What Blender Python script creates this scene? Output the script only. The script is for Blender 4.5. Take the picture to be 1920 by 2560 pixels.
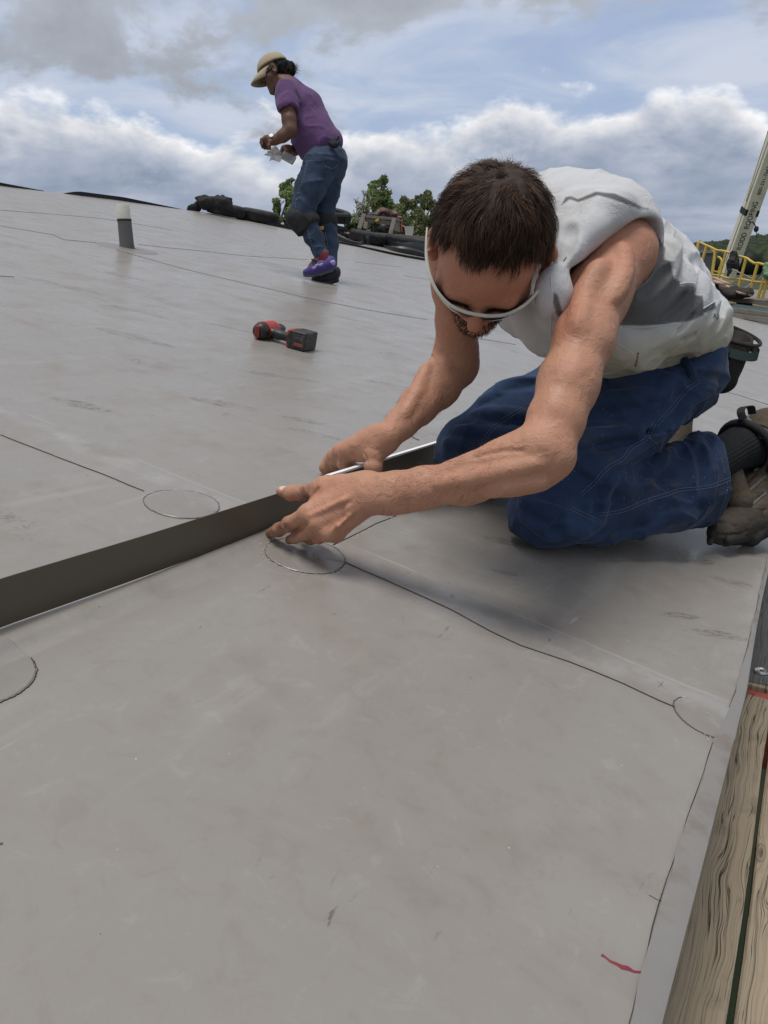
import bpy, bmesh, math, random
import numpy as np
from mathutils import Vector, Matrix
from mathutils.bvhtree import BVHTree

# ------------------------------------------------------------------ scene, camera
for _o in list(bpy.data.objects):
    bpy.data.objects.remove(_o)
SC = bpy.context.scene
COL = SC.collection
PITCH = math.radians(18.4)
FPX = 1923.0
CAM = np.array([0.0, 0.0, 6.0])
FWD = np.array([0.0, math.cos(PITCH), -math.sin(PITCH)])
UPV = np.array([0.0, math.sin(PITCH), math.cos(PITCH)])
RGT = np.array([1.0, 0.0, 0.0])
cam_data = bpy.data.cameras.new('camera')
cam = bpy.data.objects.new('camera', cam_data)
COL.objects.link(cam)
cam.location = CAM
cam.rotation_euler = (math.pi / 2 - PITCH, 0, 0)
cam_data.sensor_fit = 'VERTICAL'
cam_data.lens = 26.0
cam_data.sensor_height = 26.0 * 2560 / FPX
cam_data.sensor_width = 26.0 * 1920 / FPX
cam_data.clip_start = 0.02
cam_data.clip_end = 6000
SC.camera = cam
SC.view_settings.view_transform = 'Standard'
SC.view_settings.look = 'None'
SC.view_settings.exposure = 0.17
SC.view_settings.gamma = 1.0
SC.cycles.max_bounces = 6
SC.cycles.transparent_max_bounces = 6

# ------------------------------------------------------------------ node helpers
class NG:
    """small helper that writes shader node expressions"""
    def __init__(self, nt):
        self.nt = nt
    def new(self, t, **props):
        n = self.nt.nodes.new(t)
        for k, v in props.items():
            setattr(n, k, v)
        return n
    def put(self, sock, v):
        if v is None:
            return
        if isinstance(v, bpy.types.NodeSocket):
            self.nt.links.new(v, sock)
        elif isinstance(v, bpy.types.Node):
            self.nt.links.new(v.outputs[0], sock)
        else:
            if sock.type == 'RGBA' and len(v) == 3:
                v = (*v, 1.0)
            sock.default_value = v
    def m(self, op, a, b=None, c=None, clamp=False):
        n = self.new('ShaderNodeMath', operation=op, use_clamp=clamp)
        self.put(n.inputs[0], a)
        self.put(n.inputs[1], b)
        self.put(n.inputs[2], c)
        return n.outputs[0]
    def add(self, a, b): return self.m('ADD', a, b)
    def sub(self, a, b): return self.m('SUBTRACT', a, b)
    def mul(self, a, b): return self.m('MULTIPLY', a, b)
    def mx(self, a, b): return self.m('MAXIMUM', a, b)
    def mn(self, a, b): return self.m('MINIMUM', a, b)
    def step(self, x, lo, hi):
        n = self.new('ShaderNodeMapRange', interpolation_type='SMOOTHSTEP')
        self.put(n.inputs[0], x)
        self.put(n.inputs[1], lo)
        self.put(n.inputs[2], hi)
        return n.outputs[0]
    def lin(self, x, lo, hi, a, b):
        n = self.new('ShaderNodeMapRange')
        self.put(n.inputs[0], x)
        self.put(n.inputs[1], lo); self.put(n.inputs[2], hi)
        self.put(n.inputs[3], a); self.put(n.inputs[4], b)
        return n.outputs[0]
    def mix(self, f, a, b):
        n = self.new('ShaderNodeMix', data_type='RGBA')
        self.put(n.inputs[0], f)
        self.put(n.inputs[6], a)
        self.put(n.inputs[7], b)
        return n.outputs[2]
    def sep(self, v):
        n = self.new('ShaderNodeSeparateXYZ')
        self.put(n.inputs[0], v)
        return n.outputs[0], n.outputs[1], n.outputs[2]
    def comb(self, x, y, z):
        n = self.new('ShaderNodeCombineXYZ')
        self.put(n.inputs[0], x); self.put(n.inputs[1], y); self.put(n.inputs[2], z)
        return n.outputs[0]
    def noise(self, v, scale, detail=3.0, rough=0.55, dist=0.0, color=False):
        n = self.new('ShaderNodeTexNoise')
        self.put(n.inputs['Vector'], v)
        self.put(n.inputs['Scale'], scale)
        n.inputs['Detail'].default_value = detail
        n.inputs['Roughness'].default_value = rough
        n.inputs['Distortion'].default_value = dist
        return n.outputs[1] if color else n.outputs[0]
    def voro(self, v, scale, feature='F1', out=0, rnd=1.0):
        n = self.new('ShaderNodeTexVoronoi', feature=feature)
        self.put(n.inputs['Vector'], v)
        self.put(n.inputs['Scale'], scale)
        n.inputs['Randomness'].default_value = rnd
        return n.outputs[out]
    def mapping(self, v, loc=(0, 0, 0), rot=(0, 0, 0), scale=(1, 1, 1)):
        n = self.new('ShaderNodeMapping')
        self.put(n.inputs[0], v)
        n.inputs[1].default_value = loc
        n.inputs[2].default_value = rot
        n.inputs[3].default_value = scale
        return n.outputs[0]
    def bump(self, h, strength=0.3, dist=0.01, normal=None):
        n = self.new('ShaderNodeBump')
        n.inputs['Strength'].default_value = strength
        n.inputs['Distance'].default_value = dist
        self.put(n.inputs['Height'], h)
        self.put(n.inputs['Normal'], normal)
        return n.outputs[0]
    def obj(self):
        return self.new('ShaderNodeTexCoord').outputs['Object']
    def attr(self, name):
        return self.new('ShaderNodeAttribute', attribute_name=name).outputs[0]

# ------------------------------------------------------------------ sun and sky
SUN_DIR = Vector((-0.12, -0.06, 0.985)).normalized()      # towards the sun, behind thin cloud
sun_data = bpy.data.lights.new('sun', 'SUN')
sun_data.energy = 2.1
sun_data.angle = math.radians(24)
sun_data.color = (1.0, 0.96, 0.9)
sun = bpy.data.objects.new('sun', sun_data)
COL.objects.link(sun)
sun.rotation_euler = SUN_DIR.to_track_quat('Z', 'Y').to_euler()

world = bpy.data.worlds.new('World')
SC.world = world
world.use_nodes = True
def build_world():
    nt = world.node_tree
    nt.nodes.clear()
    g = NG(nt)
    sky = g.new('ShaderNodeTexSky', sky_type='NISHITA')
    sky.sun_disc = False
    sky.sun_elevation = math.asin(SUN_DIR.z)
    sky.sun_rotation = math.atan2(SUN_DIR.x, SUN_DIR.y)
    sky.air_density = 1.0
    sky.dust_density = 1.5
    bg_sky = g.new('ShaderNodeBackground')
    g.put(bg_sky.inputs[0], sky.outputs[0])
    bg_sky.inputs[1].default_value = 0.11
    d = g.new('ShaderNodeTexCoord').outputs['Generated']
    x, y, z = g.sep(d)
    az = g.m('ARCTAN2', x, y)                    # 0 straight ahead, + to the right
    el = g.m('ARCSINE', z)
    # cloud bank standing on the horizon
    p2 = g.comb(az, g.mul(el, 1.7), 0.0)
    pd = g.comb(g.mul(az, 1.0), g.mul(el, 1.0), 3.1)
    nbig = g.noise(d, 4.6, 2, 0.5)
    nmid = g.noise(p2, 9.0, 6, 0.56, 0.15)
    nfin = g.noise(p2, 42.0, 5, 0.6)
    nmid_up = g.noise(g.comb(g.add(az, 0.006), g.mul(g.add(el, 0.018), 1.7), 0.0), 9.0, 6, 0.56, 0.15)
    # height of the tops: left and right shoulders, a dip between them
    bump_l = g.m('EXPONENT', g.mul(g.m('POWER', g.m('DIVIDE', g.add(az, 0.36), 0.16), 2.0), -1.0))
    bump_r = g.m('EXPONENT', g.mul(g.m('POWER', g.m('DIVIDE', g.sub(az, 0.26), 0.20), 2.0), -1.0))
    top = g.add(0.132, g.add(g.mul(bump_l, 0.035), g.mul(bump_r, 0.040)))
    top = g.add(top, g.mul(g.sub(nbig, 0.5), 0.10))
    top = g.add(top, g.mul(g.sub(nmid, 0.5), 0.20))
    depth = g.sub(top, el)                        # how far below the bank's top
    cov = g.step(depth, -0.004, 0.024)
    relief = g.mul(g.sub(nmid, nmid_up), 2.9)
    white = g.m('EXPONENT', g.mul(g.mx(depth, 0.0), -23.0))
    v = g.add(g.mul(white, 0.54), 0.345)
    v = g.add(v, g.mul(relief, g.add(0.10, g.mul(white, 0.55))))
    v = g.add(v, g.mul(g.sub(nfin, 0.5), 0.07))
    # flat grey layers low down, paler next to the horizon
    lay = g.noise(g.comb(g.mul(az, 2.6), g.mul(el, 15.0), 7.0), 2.2, 5, 0.55, 0.4)
    lowmask = g.m('SUBTRACT', 1.0, g.step(el, 0.03, 0.11))
    laycol = g.lin(lay, 0.32, 0.68, 0.33, 0.66)
    v = g.lin(g.mul(lowmask, 0.55), 0.0, 1.0, v, laycol)
    v = g.m('MAXIMUM', g.mn(v, 0.93), 0.2)
    bank = g.mix(g.step(v, 0.25, 0.80), (0.56, 0.71, 1.0), (1.0, 1.0, 1.02))
    bankc = g.new('ShaderNodeVectorMath', operation='SCALE')
    g.put(bankc.inputs[0], bank); g.put(bankc.inputs['Scale'], v)
    # higher wisps and grey rags overhead, laid out on a flat ceiling
    inv = g.m('DIVIDE', 1.0, g.add(g.mx(z, 0.0), 0.13))
    ceil = g.comb(g.mul(x, inv), g.mul(y, inv), 0.0)
    wis = g.noise(ceil, 1.15, 6, 0.58, 0.5)
    wisp = g.step(wis, 0.34, 0.66)
    rag_n = g.noise(g.comb(az, g.mul(el, 1.6), 11.3), 5.2, 7, 0.60, 0.2)
    rag_lo = g.lin(el, 0.14, 0.28, 0.58, 0.32)
    rag_lo = g.mx(rag_lo, 0.36)
    rag = g.step(rag_n, rag_lo, g.add(rag_lo, 0.10))
    rag_v = g.lin(rag_n, 0.38, 0.75, 0.46, 0.29)
    skyblue = (0.34, 0.42, 0.60, 1)
    hi = g.mix(wisp, skyblue, (0.52, 0.57, 0.67, 1))
    ragc = g.new('ShaderNodeVectorMath', operation='SCALE')
    ragc.inputs[0].default_value = (0.93, 1.0, 1.13); g.put(ragc.inputs['Scale'], rag_v)
    upper = g.mix(rag, hi, ragc.outputs[0])
    colr = g.mix(cov, upper, bankc.outputs[0])
    bg_cl = g.new('ShaderNodeBackground')
    g.put(bg_cl.inputs[0], colr)
    bg_cl.inputs[1].default_value = 1.0
    mixs = g.new('ShaderNodeMixShader')
    cloudiness = g.mx(cov, g.mx(rag, g.lin(wisp, 0, 1, 0.72, 1.0)))
    g.put(mixs.inputs[0], cloudiness)
    nt.links.new(bg_sky.outputs[0], mixs.inputs[1])
    nt.links.new(bg_cl.outputs[0], mixs.inputs[2])
    out = g.new('ShaderNodeOutputWorld')
    nt.links.new(mixs.outputs[0], out.inputs[0])
build_world()

# ------------------------------------------------------------------ points, planes, objects
def P(px, py, d):
    """point at photo pixel px,py (1920 x 2560) and view depth d"""
    return CAM + d * (FWD + RGT * ((px - 960.0) / FPX) + UPV * ((1280.0 - py) / FPX))
def R(rpx, d):
    return rpx * d / FPX
def project(V):
    V = np.asarray(V) - CAM
    d = V @ FWD
    return np.stack([960 + FPX * (V @ RGT) / d, 1280 - FPX * (V @ UPV) / d], -1), d
RB, RC, RA = -0.19, 0.05, -0.527                  # the roof plane: z = CAM.z + RA + RB x + RC y
RN = np.array([-RB, -RC, 1.0]); RN /= np.linalg.norm(RN)
def roof_z(x, y):
    return CAM[2] + RA + RB * x + RC * y
def on_roof(px, py, lift=0.0):
    r = FWD + RGT * ((px - 960.0) / FPX) + UPV * ((1280.0 - py) / FPX)
    t = (RA + lift) / (r[2] - RB * r[0] - RC * r[1])
    return CAM + t * r
def on_plane(px, py, p0, n):
    r = FWD + RGT * ((px - 960.0) / FPX) + UPV * ((1280.0 - py) / FPX)
    t = np.dot(np.asarray(p0) - CAM, n) / np.dot(r, n)
    return CAM + t * r
EAVE_P = np.array([0.504, 0.932])
EE = np.array([0.487, 0.8734]); EE /= np.linalg.norm(EE)   # along the eave
EN = np.array([-EE[1], EE[0]])                             # up the slope
E3 = np.array([EE[0], EE[1], RB * EE[0] + RC * EE[1]]); E3 /= np.linalg.norm(E3)
N3 = np.cross(RN, E3)
def roof_uv(u, v, lift=0.0):
    p = EAVE_P + EE * u + EN * v
    return np.array([p[0], p[1], roof_z(p[0], p[1])]) + RN * lift

def tag(o, label=None, cat=None, group=None, kind=None):
    if label: o['label'] = label
    if cat: o['category'] = cat
    if group: o['group'] = group
    if kind: o['kind'] = kind
    return o
def thing(name, label, cat, loc=(0, 0, 0), group=None):
    o = bpy.data.objects.new(name, None)
    o.empty_display_size = 0.1
    COL.objects.link(o)
    o.location = loc
    tag(o, label, cat, group)
    return o
def link(name, me, mat=None, parent=None, smooth=False):
    o = bpy.data.objects.new(name, me)
    COL.objects.link(o)
    if mat is not None:
        for mm in (mat if isinstance(mat, (list, tuple)) else [mat]):
            me.materials.append(mm)
    if smooth:
        me.polygons.foreach_set('use_smooth', np.ones(len(me.polygons), dtype=bool))
    if parent is not None:
        o.parent = parent
        # children keep their world coordinates
        if parent.parent is None:
            o.matrix_parent_inverse = Matrix.Translation(-Vector(parent.location))
    return o
def mesh_np(name, V, F, smooth=False):
    """V (n,3), F (m,4) or (m,3) int arrays, or a list of faces"""
    me = bpy.data.meshes.new(name)
    V = np.asarray(V, dtype=np.float32)
    if isinstance(F, np.ndarray) and F.ndim == 2:
        k = F.shape[1]
        me.vertices.add(len(V)); me.vertices.foreach_set('co', V.ravel())
        me.loops.add(F.size); me.loops.foreach_set('vertex_index', F.ravel().astype(np.int32))
        me.polygons.add(len(F))
        me.polygons.foreach_set('loop_start', np.arange(0, F.size, k, dtype=np.int32))
        me.polygons.foreach_set('loop_total', np.full(len(F), k, dtype=np.int32))
        me.update(calc_edges=True)
        me.validate()
    else:
        me.from_pydata([tuple(map(float, v)) for v in V], [], [tuple(int(i) for i in f) for f in F])
        me.update()
    if smooth:
        me.polygons.foreach_set('use_smooth', np.ones(len(me.polygons), dtype=bool))
    return me

class MB:
    """collects boxes, tubes, lathes, sheets into one mesh"""
    def __init__(self):
        self.V, self.F = [], []
    def addm(self, V, F):
        o = len(self.V)
        self.V += [tuple(map(float, v)) for v in V]
        self.F += [tuple(int(i) + o for i in f) for f in F]
        return self
    def box(self, c, size, ax=None, taper=1.0):
        """box at centre c, full size, axes rows of ax"""
        ax = np.eye(3) if ax is None else np.asarray(ax, float)
        h = np.asarray(size, float) / 2
        vs = []
        for sz in (-1, 1):
            k = taper if sz > 0 else 1.0
            for sx, sy in ((-1, -1), (1, -1), (1, 1), (-1, 1)):
                vs.append(np.asarray(c) + ax[0] * h[0] * sx * k + ax[1] * h[1] * sy * k + ax[2] * h[2] * sz)
        return self.addm(vs, [(3, 2, 1, 0), (4, 5, 6, 7), (0, 1, 5, 4), (1, 2, 6, 5), (2, 3, 7, 6), (3, 0, 4, 7)])
    def beam(self, a, b, w, t, up=(0, 0, 1)):
        a, b = np.asarray(a, float), np.asarray(b, float)
        d = b - a; L = np.linalg.norm(d); d /= L
        s = np.cross(d, up); s /= np.linalg.norm(s)
        n = np.cross(s, d)
        return self.box((a + b) / 2, (L, w, t), (d, s, n))
    def tube(self, pts, r, n=8, caps=True, closed=False):
        pts = [np.asarray(p, float) for p in pts]
        k = len(pts)
        rr = r if isinstance(r, (list, tuple, np.ndarray)) else [r] * k
        vs = []
        ref = None
        for i, p in enumerate(pts):
            if closed:
                d = pts[(i + 1) % k] - pts[i - 1]
            else:
                d = pts[min(i + 1, k - 1)] - pts[max(i - 1, 0)]
            d = d / (np.linalg.norm(d) + 1e-12)
            if ref is None:
                ref = np.array([0, 0, 1.0]) if abs(d[2]) < 0.9 else np.array([1.0, 0, 0])
            s = np.cross(d, ref); s /= np.linalg.norm(s) + 1e-12
            t = np.cross(s, d)
            ref = t
            for j in range(n):
                a = 2 * math.pi * j / n
                vs.append(p + rr[i] * (math.cos(a) * s + math.sin(a) * t))
        fs = []
        for i in range(k if closed else k - 1):
            i2 = (i + 1) % k
            for j in range(n):
                j2 = (j + 1) % n
                fs.append((i * n + j, i * n + j2, i2 * n + j2, i2 * n + j))
        if caps and not closed:
            fs.append(tuple(range(n)))
            fs.append(tuple(reversed(range((k - 1) * n, k * n))))
        return self.addm(vs, fs)
    def lathe(self, prof, c, ax, n=32, caps=False):
        """prof: list of (radius, height) along axis ax through c"""
        ax = np.asarray(ax, float); ax /= np.linalg.norm(ax)
        s = np.cross(ax, (0, 0, 1)) if abs(ax[2]) < 0.9 else np.cross(ax, (1, 0, 0))
        s /= np.linalg.norm(s); t = np.cross(ax, s)
        vs, fs = [], []
        for (r, h) in prof:
            for j in range(n):
                a = 2 * math.pi * j / n
                vs.append(np.asarray(c) + ax * h + r * (math.cos(a) * s + math.sin(a) * t))
        for i in range(len(prof) - 1):
            for j in range(n):
                j2 = (j + 1) % n
                fs.append((i * n + j, i * n + j2, (i + 1) * n + j2, (i + 1) * n + j))
        if caps:
            fs.append(tuple(reversed(range(n))))
            fs.append(tuple(range((len(prof) - 1) * n, len(prof) * n)))
        return self.addm(vs, fs)
    def build(self, name, mat, parent=None, smooth=False, bevel=0.0):
        me = mesh_np(name, self.V, self.F)
        bm = bmesh.new(); bm.from_mesh(me)
        bmesh.ops.recalc_face_normals(bm, faces=bm.faces)
        if bevel > 0:
            bmesh.ops.bevel(bm, geom=[e for e in bm.edges if len(e.link_faces) == 2 and e.calc_face_angle(0) > 0.5], offset=bevel, segments=2, affect='EDGES', profile=0.6)
        bm.to_mesh(me); bm.free()
        o = link(name, me, mat, parent, smooth)
        if smooth:
            try:
                me.set_sharp_from_angle(angle=math.radians(38))
            except Exception:
                pass
        return o
def catmull(pts, n=6):
    pts = [np.asarray(p, float) for p in pts]
    out = []
    for i in range(len(pts) - 1):
        p0, p1, p2, p3 = pts[max(i - 1, 0)], pts[i], pts[i + 1], pts[min(i + 2, len(pts) - 1)]
        for k in range(n):
            t = k / n
            out.append(0.5 * ((2 * p1) + (-p0 + p2) * t + (2 * p0 - 5 * p1 + 4 * p2 - p3) * t * t + (-p0 + 3 * p1 - 3 * p2 + p3) * t ** 3))
    out.append(pts[-1])
    return out

# ------------------------------------------------------------------ value noise in numpy
def vnoise(Q, seed=0):
    Q = np.asarray(Q, dtype=np.float32)
    I = np.floor(Q).astype(np.int64)
    f = Q - I
    f = f * f * (3 - 2 * f)
    def h(ix, iy, iz):
        n = (ix * 374761393 + iy * 668265263 + iz * 2147483647 + seed * 1442695041) & 0xFFFFFFFF
        n = ((n ^ (n >> 13)) * 1274126177) & 0xFFFFFFFF
        n = (n ^ (n >> 16)) & 0xFFFF
        return n.astype(np.float32) / 65535.0
    x, y, z = I[..., 0], I[..., 1], I[..., 2]
    fx, fy, fz = f[..., 0], f[..., 1], f[..., 2]
    c00 = h(x, y, z) * (1 - fx) + h(x + 1, y, z) * fx
    c10 = h(x, y + 1, z) * (1 - fx) + h(x + 1, y + 1, z) * fx
    c01 = h(x, y, z + 1) * (1 - fx) + h(x + 1, y, z + 1) * fx
    c11 = h(x, y + 1, z + 1) * (1 - fx) + h(x + 1, y + 1, z + 1) * fx
    return ((c00 * (1 - fy) + c10 * fy) * (1 - fz) + (c01 * (1 - fy) + c11 * fy) * fz) * 2 - 1

# ------------------------------------------------------------------ blended solids
class Cone:
    """tapered capsule a-b, radii r1 r2; flat=(direction, factor) squeezes it along a direction"""
    def __init__(s, a, b, r1, r2, k=0.01, op='u', flat=None):
        s.a, s.b, s.r1, s.r2, s.k, s.op = np.asarray(a, np.float32), np.asarray(b, np.float32), r1, r2, k, op
        s.flat = None
        if flat is not None:
            w = np.asarray(flat[0], np.float32); s.flat = (w / np.linalg.norm(w), flat[1])
    def d(s, Q):
        ab = s.b - s.a
        q = Q - s.a
        t = np.clip(q @ ab / max(float(ab @ ab), 1e-12), 0, 1)
        q = q - t[..., None] * ab
        r = s.r1 + (s.r2 - s.r1) * t
        if s.flat is not None:
            w, f = s.flat
            q = q + ((1.0 / f - 1.0) * (q @ w))[..., None] * w
            return (np.sqrt((q * q).sum(-1)) - r) * min(1.0, f)
        return np.sqrt((q * q).sum(-1)) - r
class Ell:
    """ellipsoid: centre, radii, rows of ax are its axes"""
    def __init__(s, c, r, ax=None, k=0.01, op='u'):
        s.c, s.r, s.k, s.op = np.asarray(c, np.float32), np.asarray(r, np.float32), k, op
        s.ax = np.eye(3, dtype=np.float32) if ax is None else np.asarray(ax, np.float32)
    def d(s, Q):
        q = (Q - s.c) @ s.ax.T
        k0 = np.sqrt(((q / s.r) ** 2).sum(-1))
        k1 = np.sqrt(((q / (s.r * s.r)) ** 2).sum(-1))
        return k0 * (k0 - 1.0) / (k1 + 1e-9)
class Box:
    def __init__(s, c, h, ax=None, rnd=0.005, k=0.005, op='u'):
        s.c, s.h, s.k, s.op, s.rnd = np.asarray(c, np.float32), np.asarray(h, np.float32), k, op, rnd
        s.ax = np.eye(3, dtype=np.float32) if ax is None else np.asarray(ax, np.float32)
    def d(s, Q):
        q = np.abs((Q - s.c) @ s.ax.T) - (s.h - s.rnd)
        return np.sqrt((np.maximum(q, 0) ** 2).sum(-1)) + np.minimum(q.max(-1), 0) - s.rnd
class Half:
    """half space: keeps / cuts the side the normal points away from"""
    def __init__(s, p, n, k=0.004, op='i'):
        s.p, s.k, s.op = np.asarray(p, np.float32), k, op
        n = np.asarray(n, np.float32); s.n = n / np.linalg.norm(n)
    def d(s, Q):
        return (Q - s.p) @ s.n
class Fn:
    def __init__(s, f, k=0.004, op='u'):
        s.f, s.k, s.op = f, k, op
    def d(s, Q):
        return s.f(Q)
def poly2(P2, poly):
    """signed distance to a polygon in the plane"""
    poly = np.asarray(poly, np.float32)
    d = np.full(P2.shape[:-1], 1e9, np.float32); s = np.ones(P2.shape[:-1], np.float32)
    n = len(poly)
    for i in range(n):
        a, b = poly[i], poly[i - 1]
        e = b - a; w = P2 - a
        t = np.clip((w @ e) / float(e @ e), 0, 1)
        q = w - t[..., None] * e
        d = np.minimum(d, (q * q).sum(-1))
        c1 = P2[..., 1] >= a[1]; c2 = P2[..., 1] < b[1]; c3 = e[0] * w[..., 1] > e[1] * w[..., 0]
        flip = (c1 & c2 & c3) | (~c1 & ~c2 & ~c3)
        s = np.where(flip, -s, s)
    return s * np.sqrt(d)
def comb_op(D, d, k, op):
    if op == 'u':
        h = np.maximum(k - np.abs(D - d), 0) / k
        return np.minimum(D, d) - h * h * k * 0.25
    if op == 's':
        d = -d
    h = np.maximum(k - np.abs(D - d), 0) / k
    return np.maximum(D, d) + h * h * k * 0.25
def solid(prims, h, lo=None, hi=None, disp=None, B=12, pad=0.02):
    """blended solid -> (V, F) quads by surface nets on a block-sparse grid"""
    if lo is None:
        L, H = [], []
        for p in prims:
            if p.op != 'u': continue
            if isinstance(p, Cone):
                rr = max(p.r1, p.r2)
                L.append(np.minimum(p.a, p.b) - rr); H.append(np.maximum(p.a, p.b) + rr)
            elif isinstance(p, Ell):
                rr = p.r.max(); L.append(p.c - rr); H.append(p.c + rr)
            elif isinstance(p, Box):
                rr = np.linalg.norm(p.h); L.append(p.c - rr); H.append(p.c + rr)
        lo, hi = np.min(L, 0) - pad, np.max(H, 0) + pad
    lo, hi = np.asarray(lo, np.float32), np.asarray(hi, np.float32)
    nb = np.maximum(np.ceil((hi - lo) / (h * B)).astype(int), 1)
    n = nb * B
    bi = np.stack(np.meshgrid(*[np.arange(k) for k in nb], indexing='ij'), -1).reshape(-1, 3)
    ctr = lo + (bi + 0.5) * (h * B) - h * 0.5
    ctr = ctr.astype(np.float32)
    brad = 0.5 * math.sqrt(3) * h * B
    Dc = np.full(len(ctr), 1.0, np.float32)
    dcs = []
    for p in prims:
        d = p.d(ctr).astype(np.float32)
        dcs.append(d)
        Dc = comb_op(Dc, d, p.k, p.op)
    act = np.abs(Dc) < brad * 1.25 + 0.022
    ai = np.where(act)[0]
    loc = np.stack(np.meshgrid(*[np.arange(B)] * 3, indexing='ij'), -1).reshape(-1, 3).astype(np.float32) * h
    base = lo + bi[ai] * (h * B)
    Q = (base[:, None, :] + loc[None]).astype(np.float32)       # blocks, cells, 3
    D = np.full(Q.shape[:2], 1.0, np.float32)
    for p, dc in zip(prims, dcs):
        if p.op == 'i' or isinstance(p, Fn):
            sel = np.arange(len(ai))
        else:
            sel = np.where(dc[ai] < brad * 1.4 + 0.03 + p.k)[0]
        if len(sel) == 0: continue
        D[sel] = comb_op(D[sel], p.d(Q[sel]).astype(np.float32), p.k, p.op)
    if disp is not None:
        near = np.where(np.abs(D).min(1) < 0.03)[0]
        if len(near):
            D[near] += disp(Q[near]).astype(np.float32)
    G = np.empty(tuple(nb) + (B, B, B), np.float32)
    G[:] = np.where(Dc > 0, 1.0, -1.0).reshape(tuple(nb))[..., None, None, None]
    G[bi[ai, 0], bi[ai, 1], bi[ai, 2]] = D.reshape(-1, B, B, B)
    G = G.transpose(0, 3, 1, 4, 2, 5).reshape(tuple(n))
    return nets(G, lo, h)
def nets(G, lo, h):
    S = G < 0
    nx, ny, nz = G.shape
    cnt = np.zeros((nx - 1, ny - 1, nz - 1), np.uint8)
    for dx in (0, 1):
        for dy in (0, 1):
            for dz in (0, 1):
                cnt += S[dx:nx - 1 + dx, dy:ny - 1 + dy, dz:nz - 1 + dz]
    C = np.argwhere((cnt > 0) & (cnt < 8))
    key = (C[:, 0] * (ny - 1) + C[:, 1]) * (nz - 1) + C[:, 2]
    cor = [(a, b, c) for a in (0, 1) for b in (0, 1) for c in (0, 1)]
    val = {o: G[C[:, 0] + o[0], C[:, 1] + o[1], C[:, 2] + o[2]] for o in cor}
    acc = np.zeros((len(C), 3), np.float32); num = np.zeros(len(C), np.float32)
    for o in cor:
        for ax in range(3):
            if o[ax] == 1: continue
            o2 = list(o); o2[ax] = 1; o2 = tuple(o2)
            a, b = val[o], val[o2]
            m = (a < 0) != (b < 0)
            t = np.where(m, a / np.where(m, a - b, 1.0), 0)
            t = np.clip(t, 0, 1)
            pt = np.tile(np.array(o, np.float32), (len(C), 1))
            pt[:, ax] = t
            acc[m] += pt[m]; num[m] += 1
    V = lo + (C + acc / num[:, None]) * h
    F = []
    for ax in range(3):
        sl1 = [slice(None)] * 3; sl2 = [slice(None)] * 3
        sl1[ax] = slice(0, -1); sl2[ax] = slice(1, None)
        ch = S[tuple(sl1)] != S[tuple(sl2)]
        e = np.argwhere(ch)
        o1, o2 = (ax + 1) % 3, (ax + 2) % 3
        e = e[(e[:, o1] > 0) & (e[:, o2] > 0) & (e[:, o1] < G.shape[o1] - 1) & (e[:, o2] < G.shape[o2] - 1)]
        ins = S[e[:, 0], e[:, 1], e[:, 2]]
        ids = []
        for (a, b) in ((0, 0), (-1, 0), (-1, -1), (0, -1)):
            c = e.copy(); c[:, o1] += a; c[:, o2] += b
            kk = (c[:, 0] * (ny - 1) + c[:, 1]) * (nz - 1) + c[:, 2]
            ids.append(np.searchsorted(key, kk))
        q = np.stack(ids, 1)
        q[~ins] = q[~ins][:, ::-1]
        F.append(q)
    F = np.concatenate(F)
    return V.astype(np.float32), F.astype(np.int32)
def relax(V, F, it=2, lam=0.5):
    for _ in range(it):
        acc = np.zeros_like(V); c = np.zeros(len(V), np.float32)
        for i in range(F.shape[1]):
            j = (i + 1) % F.shape[1]
            np.add.at(acc, F[:, i], V[F[:, j]]); np.add.at(c, F[:, i], 1)
            np.add.at(acc, F[:, j], V[F[:, i]]); np.add.at(c, F[:, j], 1)
        V = V * (1 - lam) + lam * acc / np.maximum(c, 1)[:, None]
    return V
def set_attr(me, name, val):
    """per point colour attribute"""
    val = np.asarray(val, np.float32)
    if val.ndim == 1:
        val = np.repeat(val[:, None], 3, 1)
    a = me.color_attributes.new(name, 'FLOAT_COLOR', 'POINT')
    a.data.foreach_set('color', np.concatenate([val, np.ones((len(val), 1), np.float32)], 1).ravel())
def limb(pts, k=0.02, flat=None):
    """chain of tapered capsules through (px, py, depth, radius_px)"""
    out = []
    for a, b in zip(pts[:-1], pts[1:]):
        out.append(Cone(P(*a[:3]), P(*b[:3]), R(a[3], a[2]), R(b[3], b[2]), k, 'u', flat))
    return out
def comp(prims, Q):
    D = np.full(Q.shape[:-1], 1.0, np.float32)
    for p in prims:
        D = comb_op(D, p.d(Q).astype(np.float32), p.k, p.op)
    return D
def trace(prims, pts, d0=0.5, d1=3.0):
    """surface points of a solid seen at photo pixels; None where it is missed"""
    pts = np.asarray(pts, float)
    rays = FWD[None] + RGT[None] * ((pts[:, :1] - 960) / FPX) + UPV[None] * ((1280 - pts[:, 1:2]) / FPX)
    t = np.full(len(pts), d0)
    for _ in range(90):
        D = comp(prims, (CAM + rays * t[:, None]).astype(np.float32))
        t = np.minimum(t + np.where(np.abs(D) < 0.0004, 0, D * 0.7), d1)
    return CAM + rays * t[:, None], t < d1 - 0.01
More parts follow.
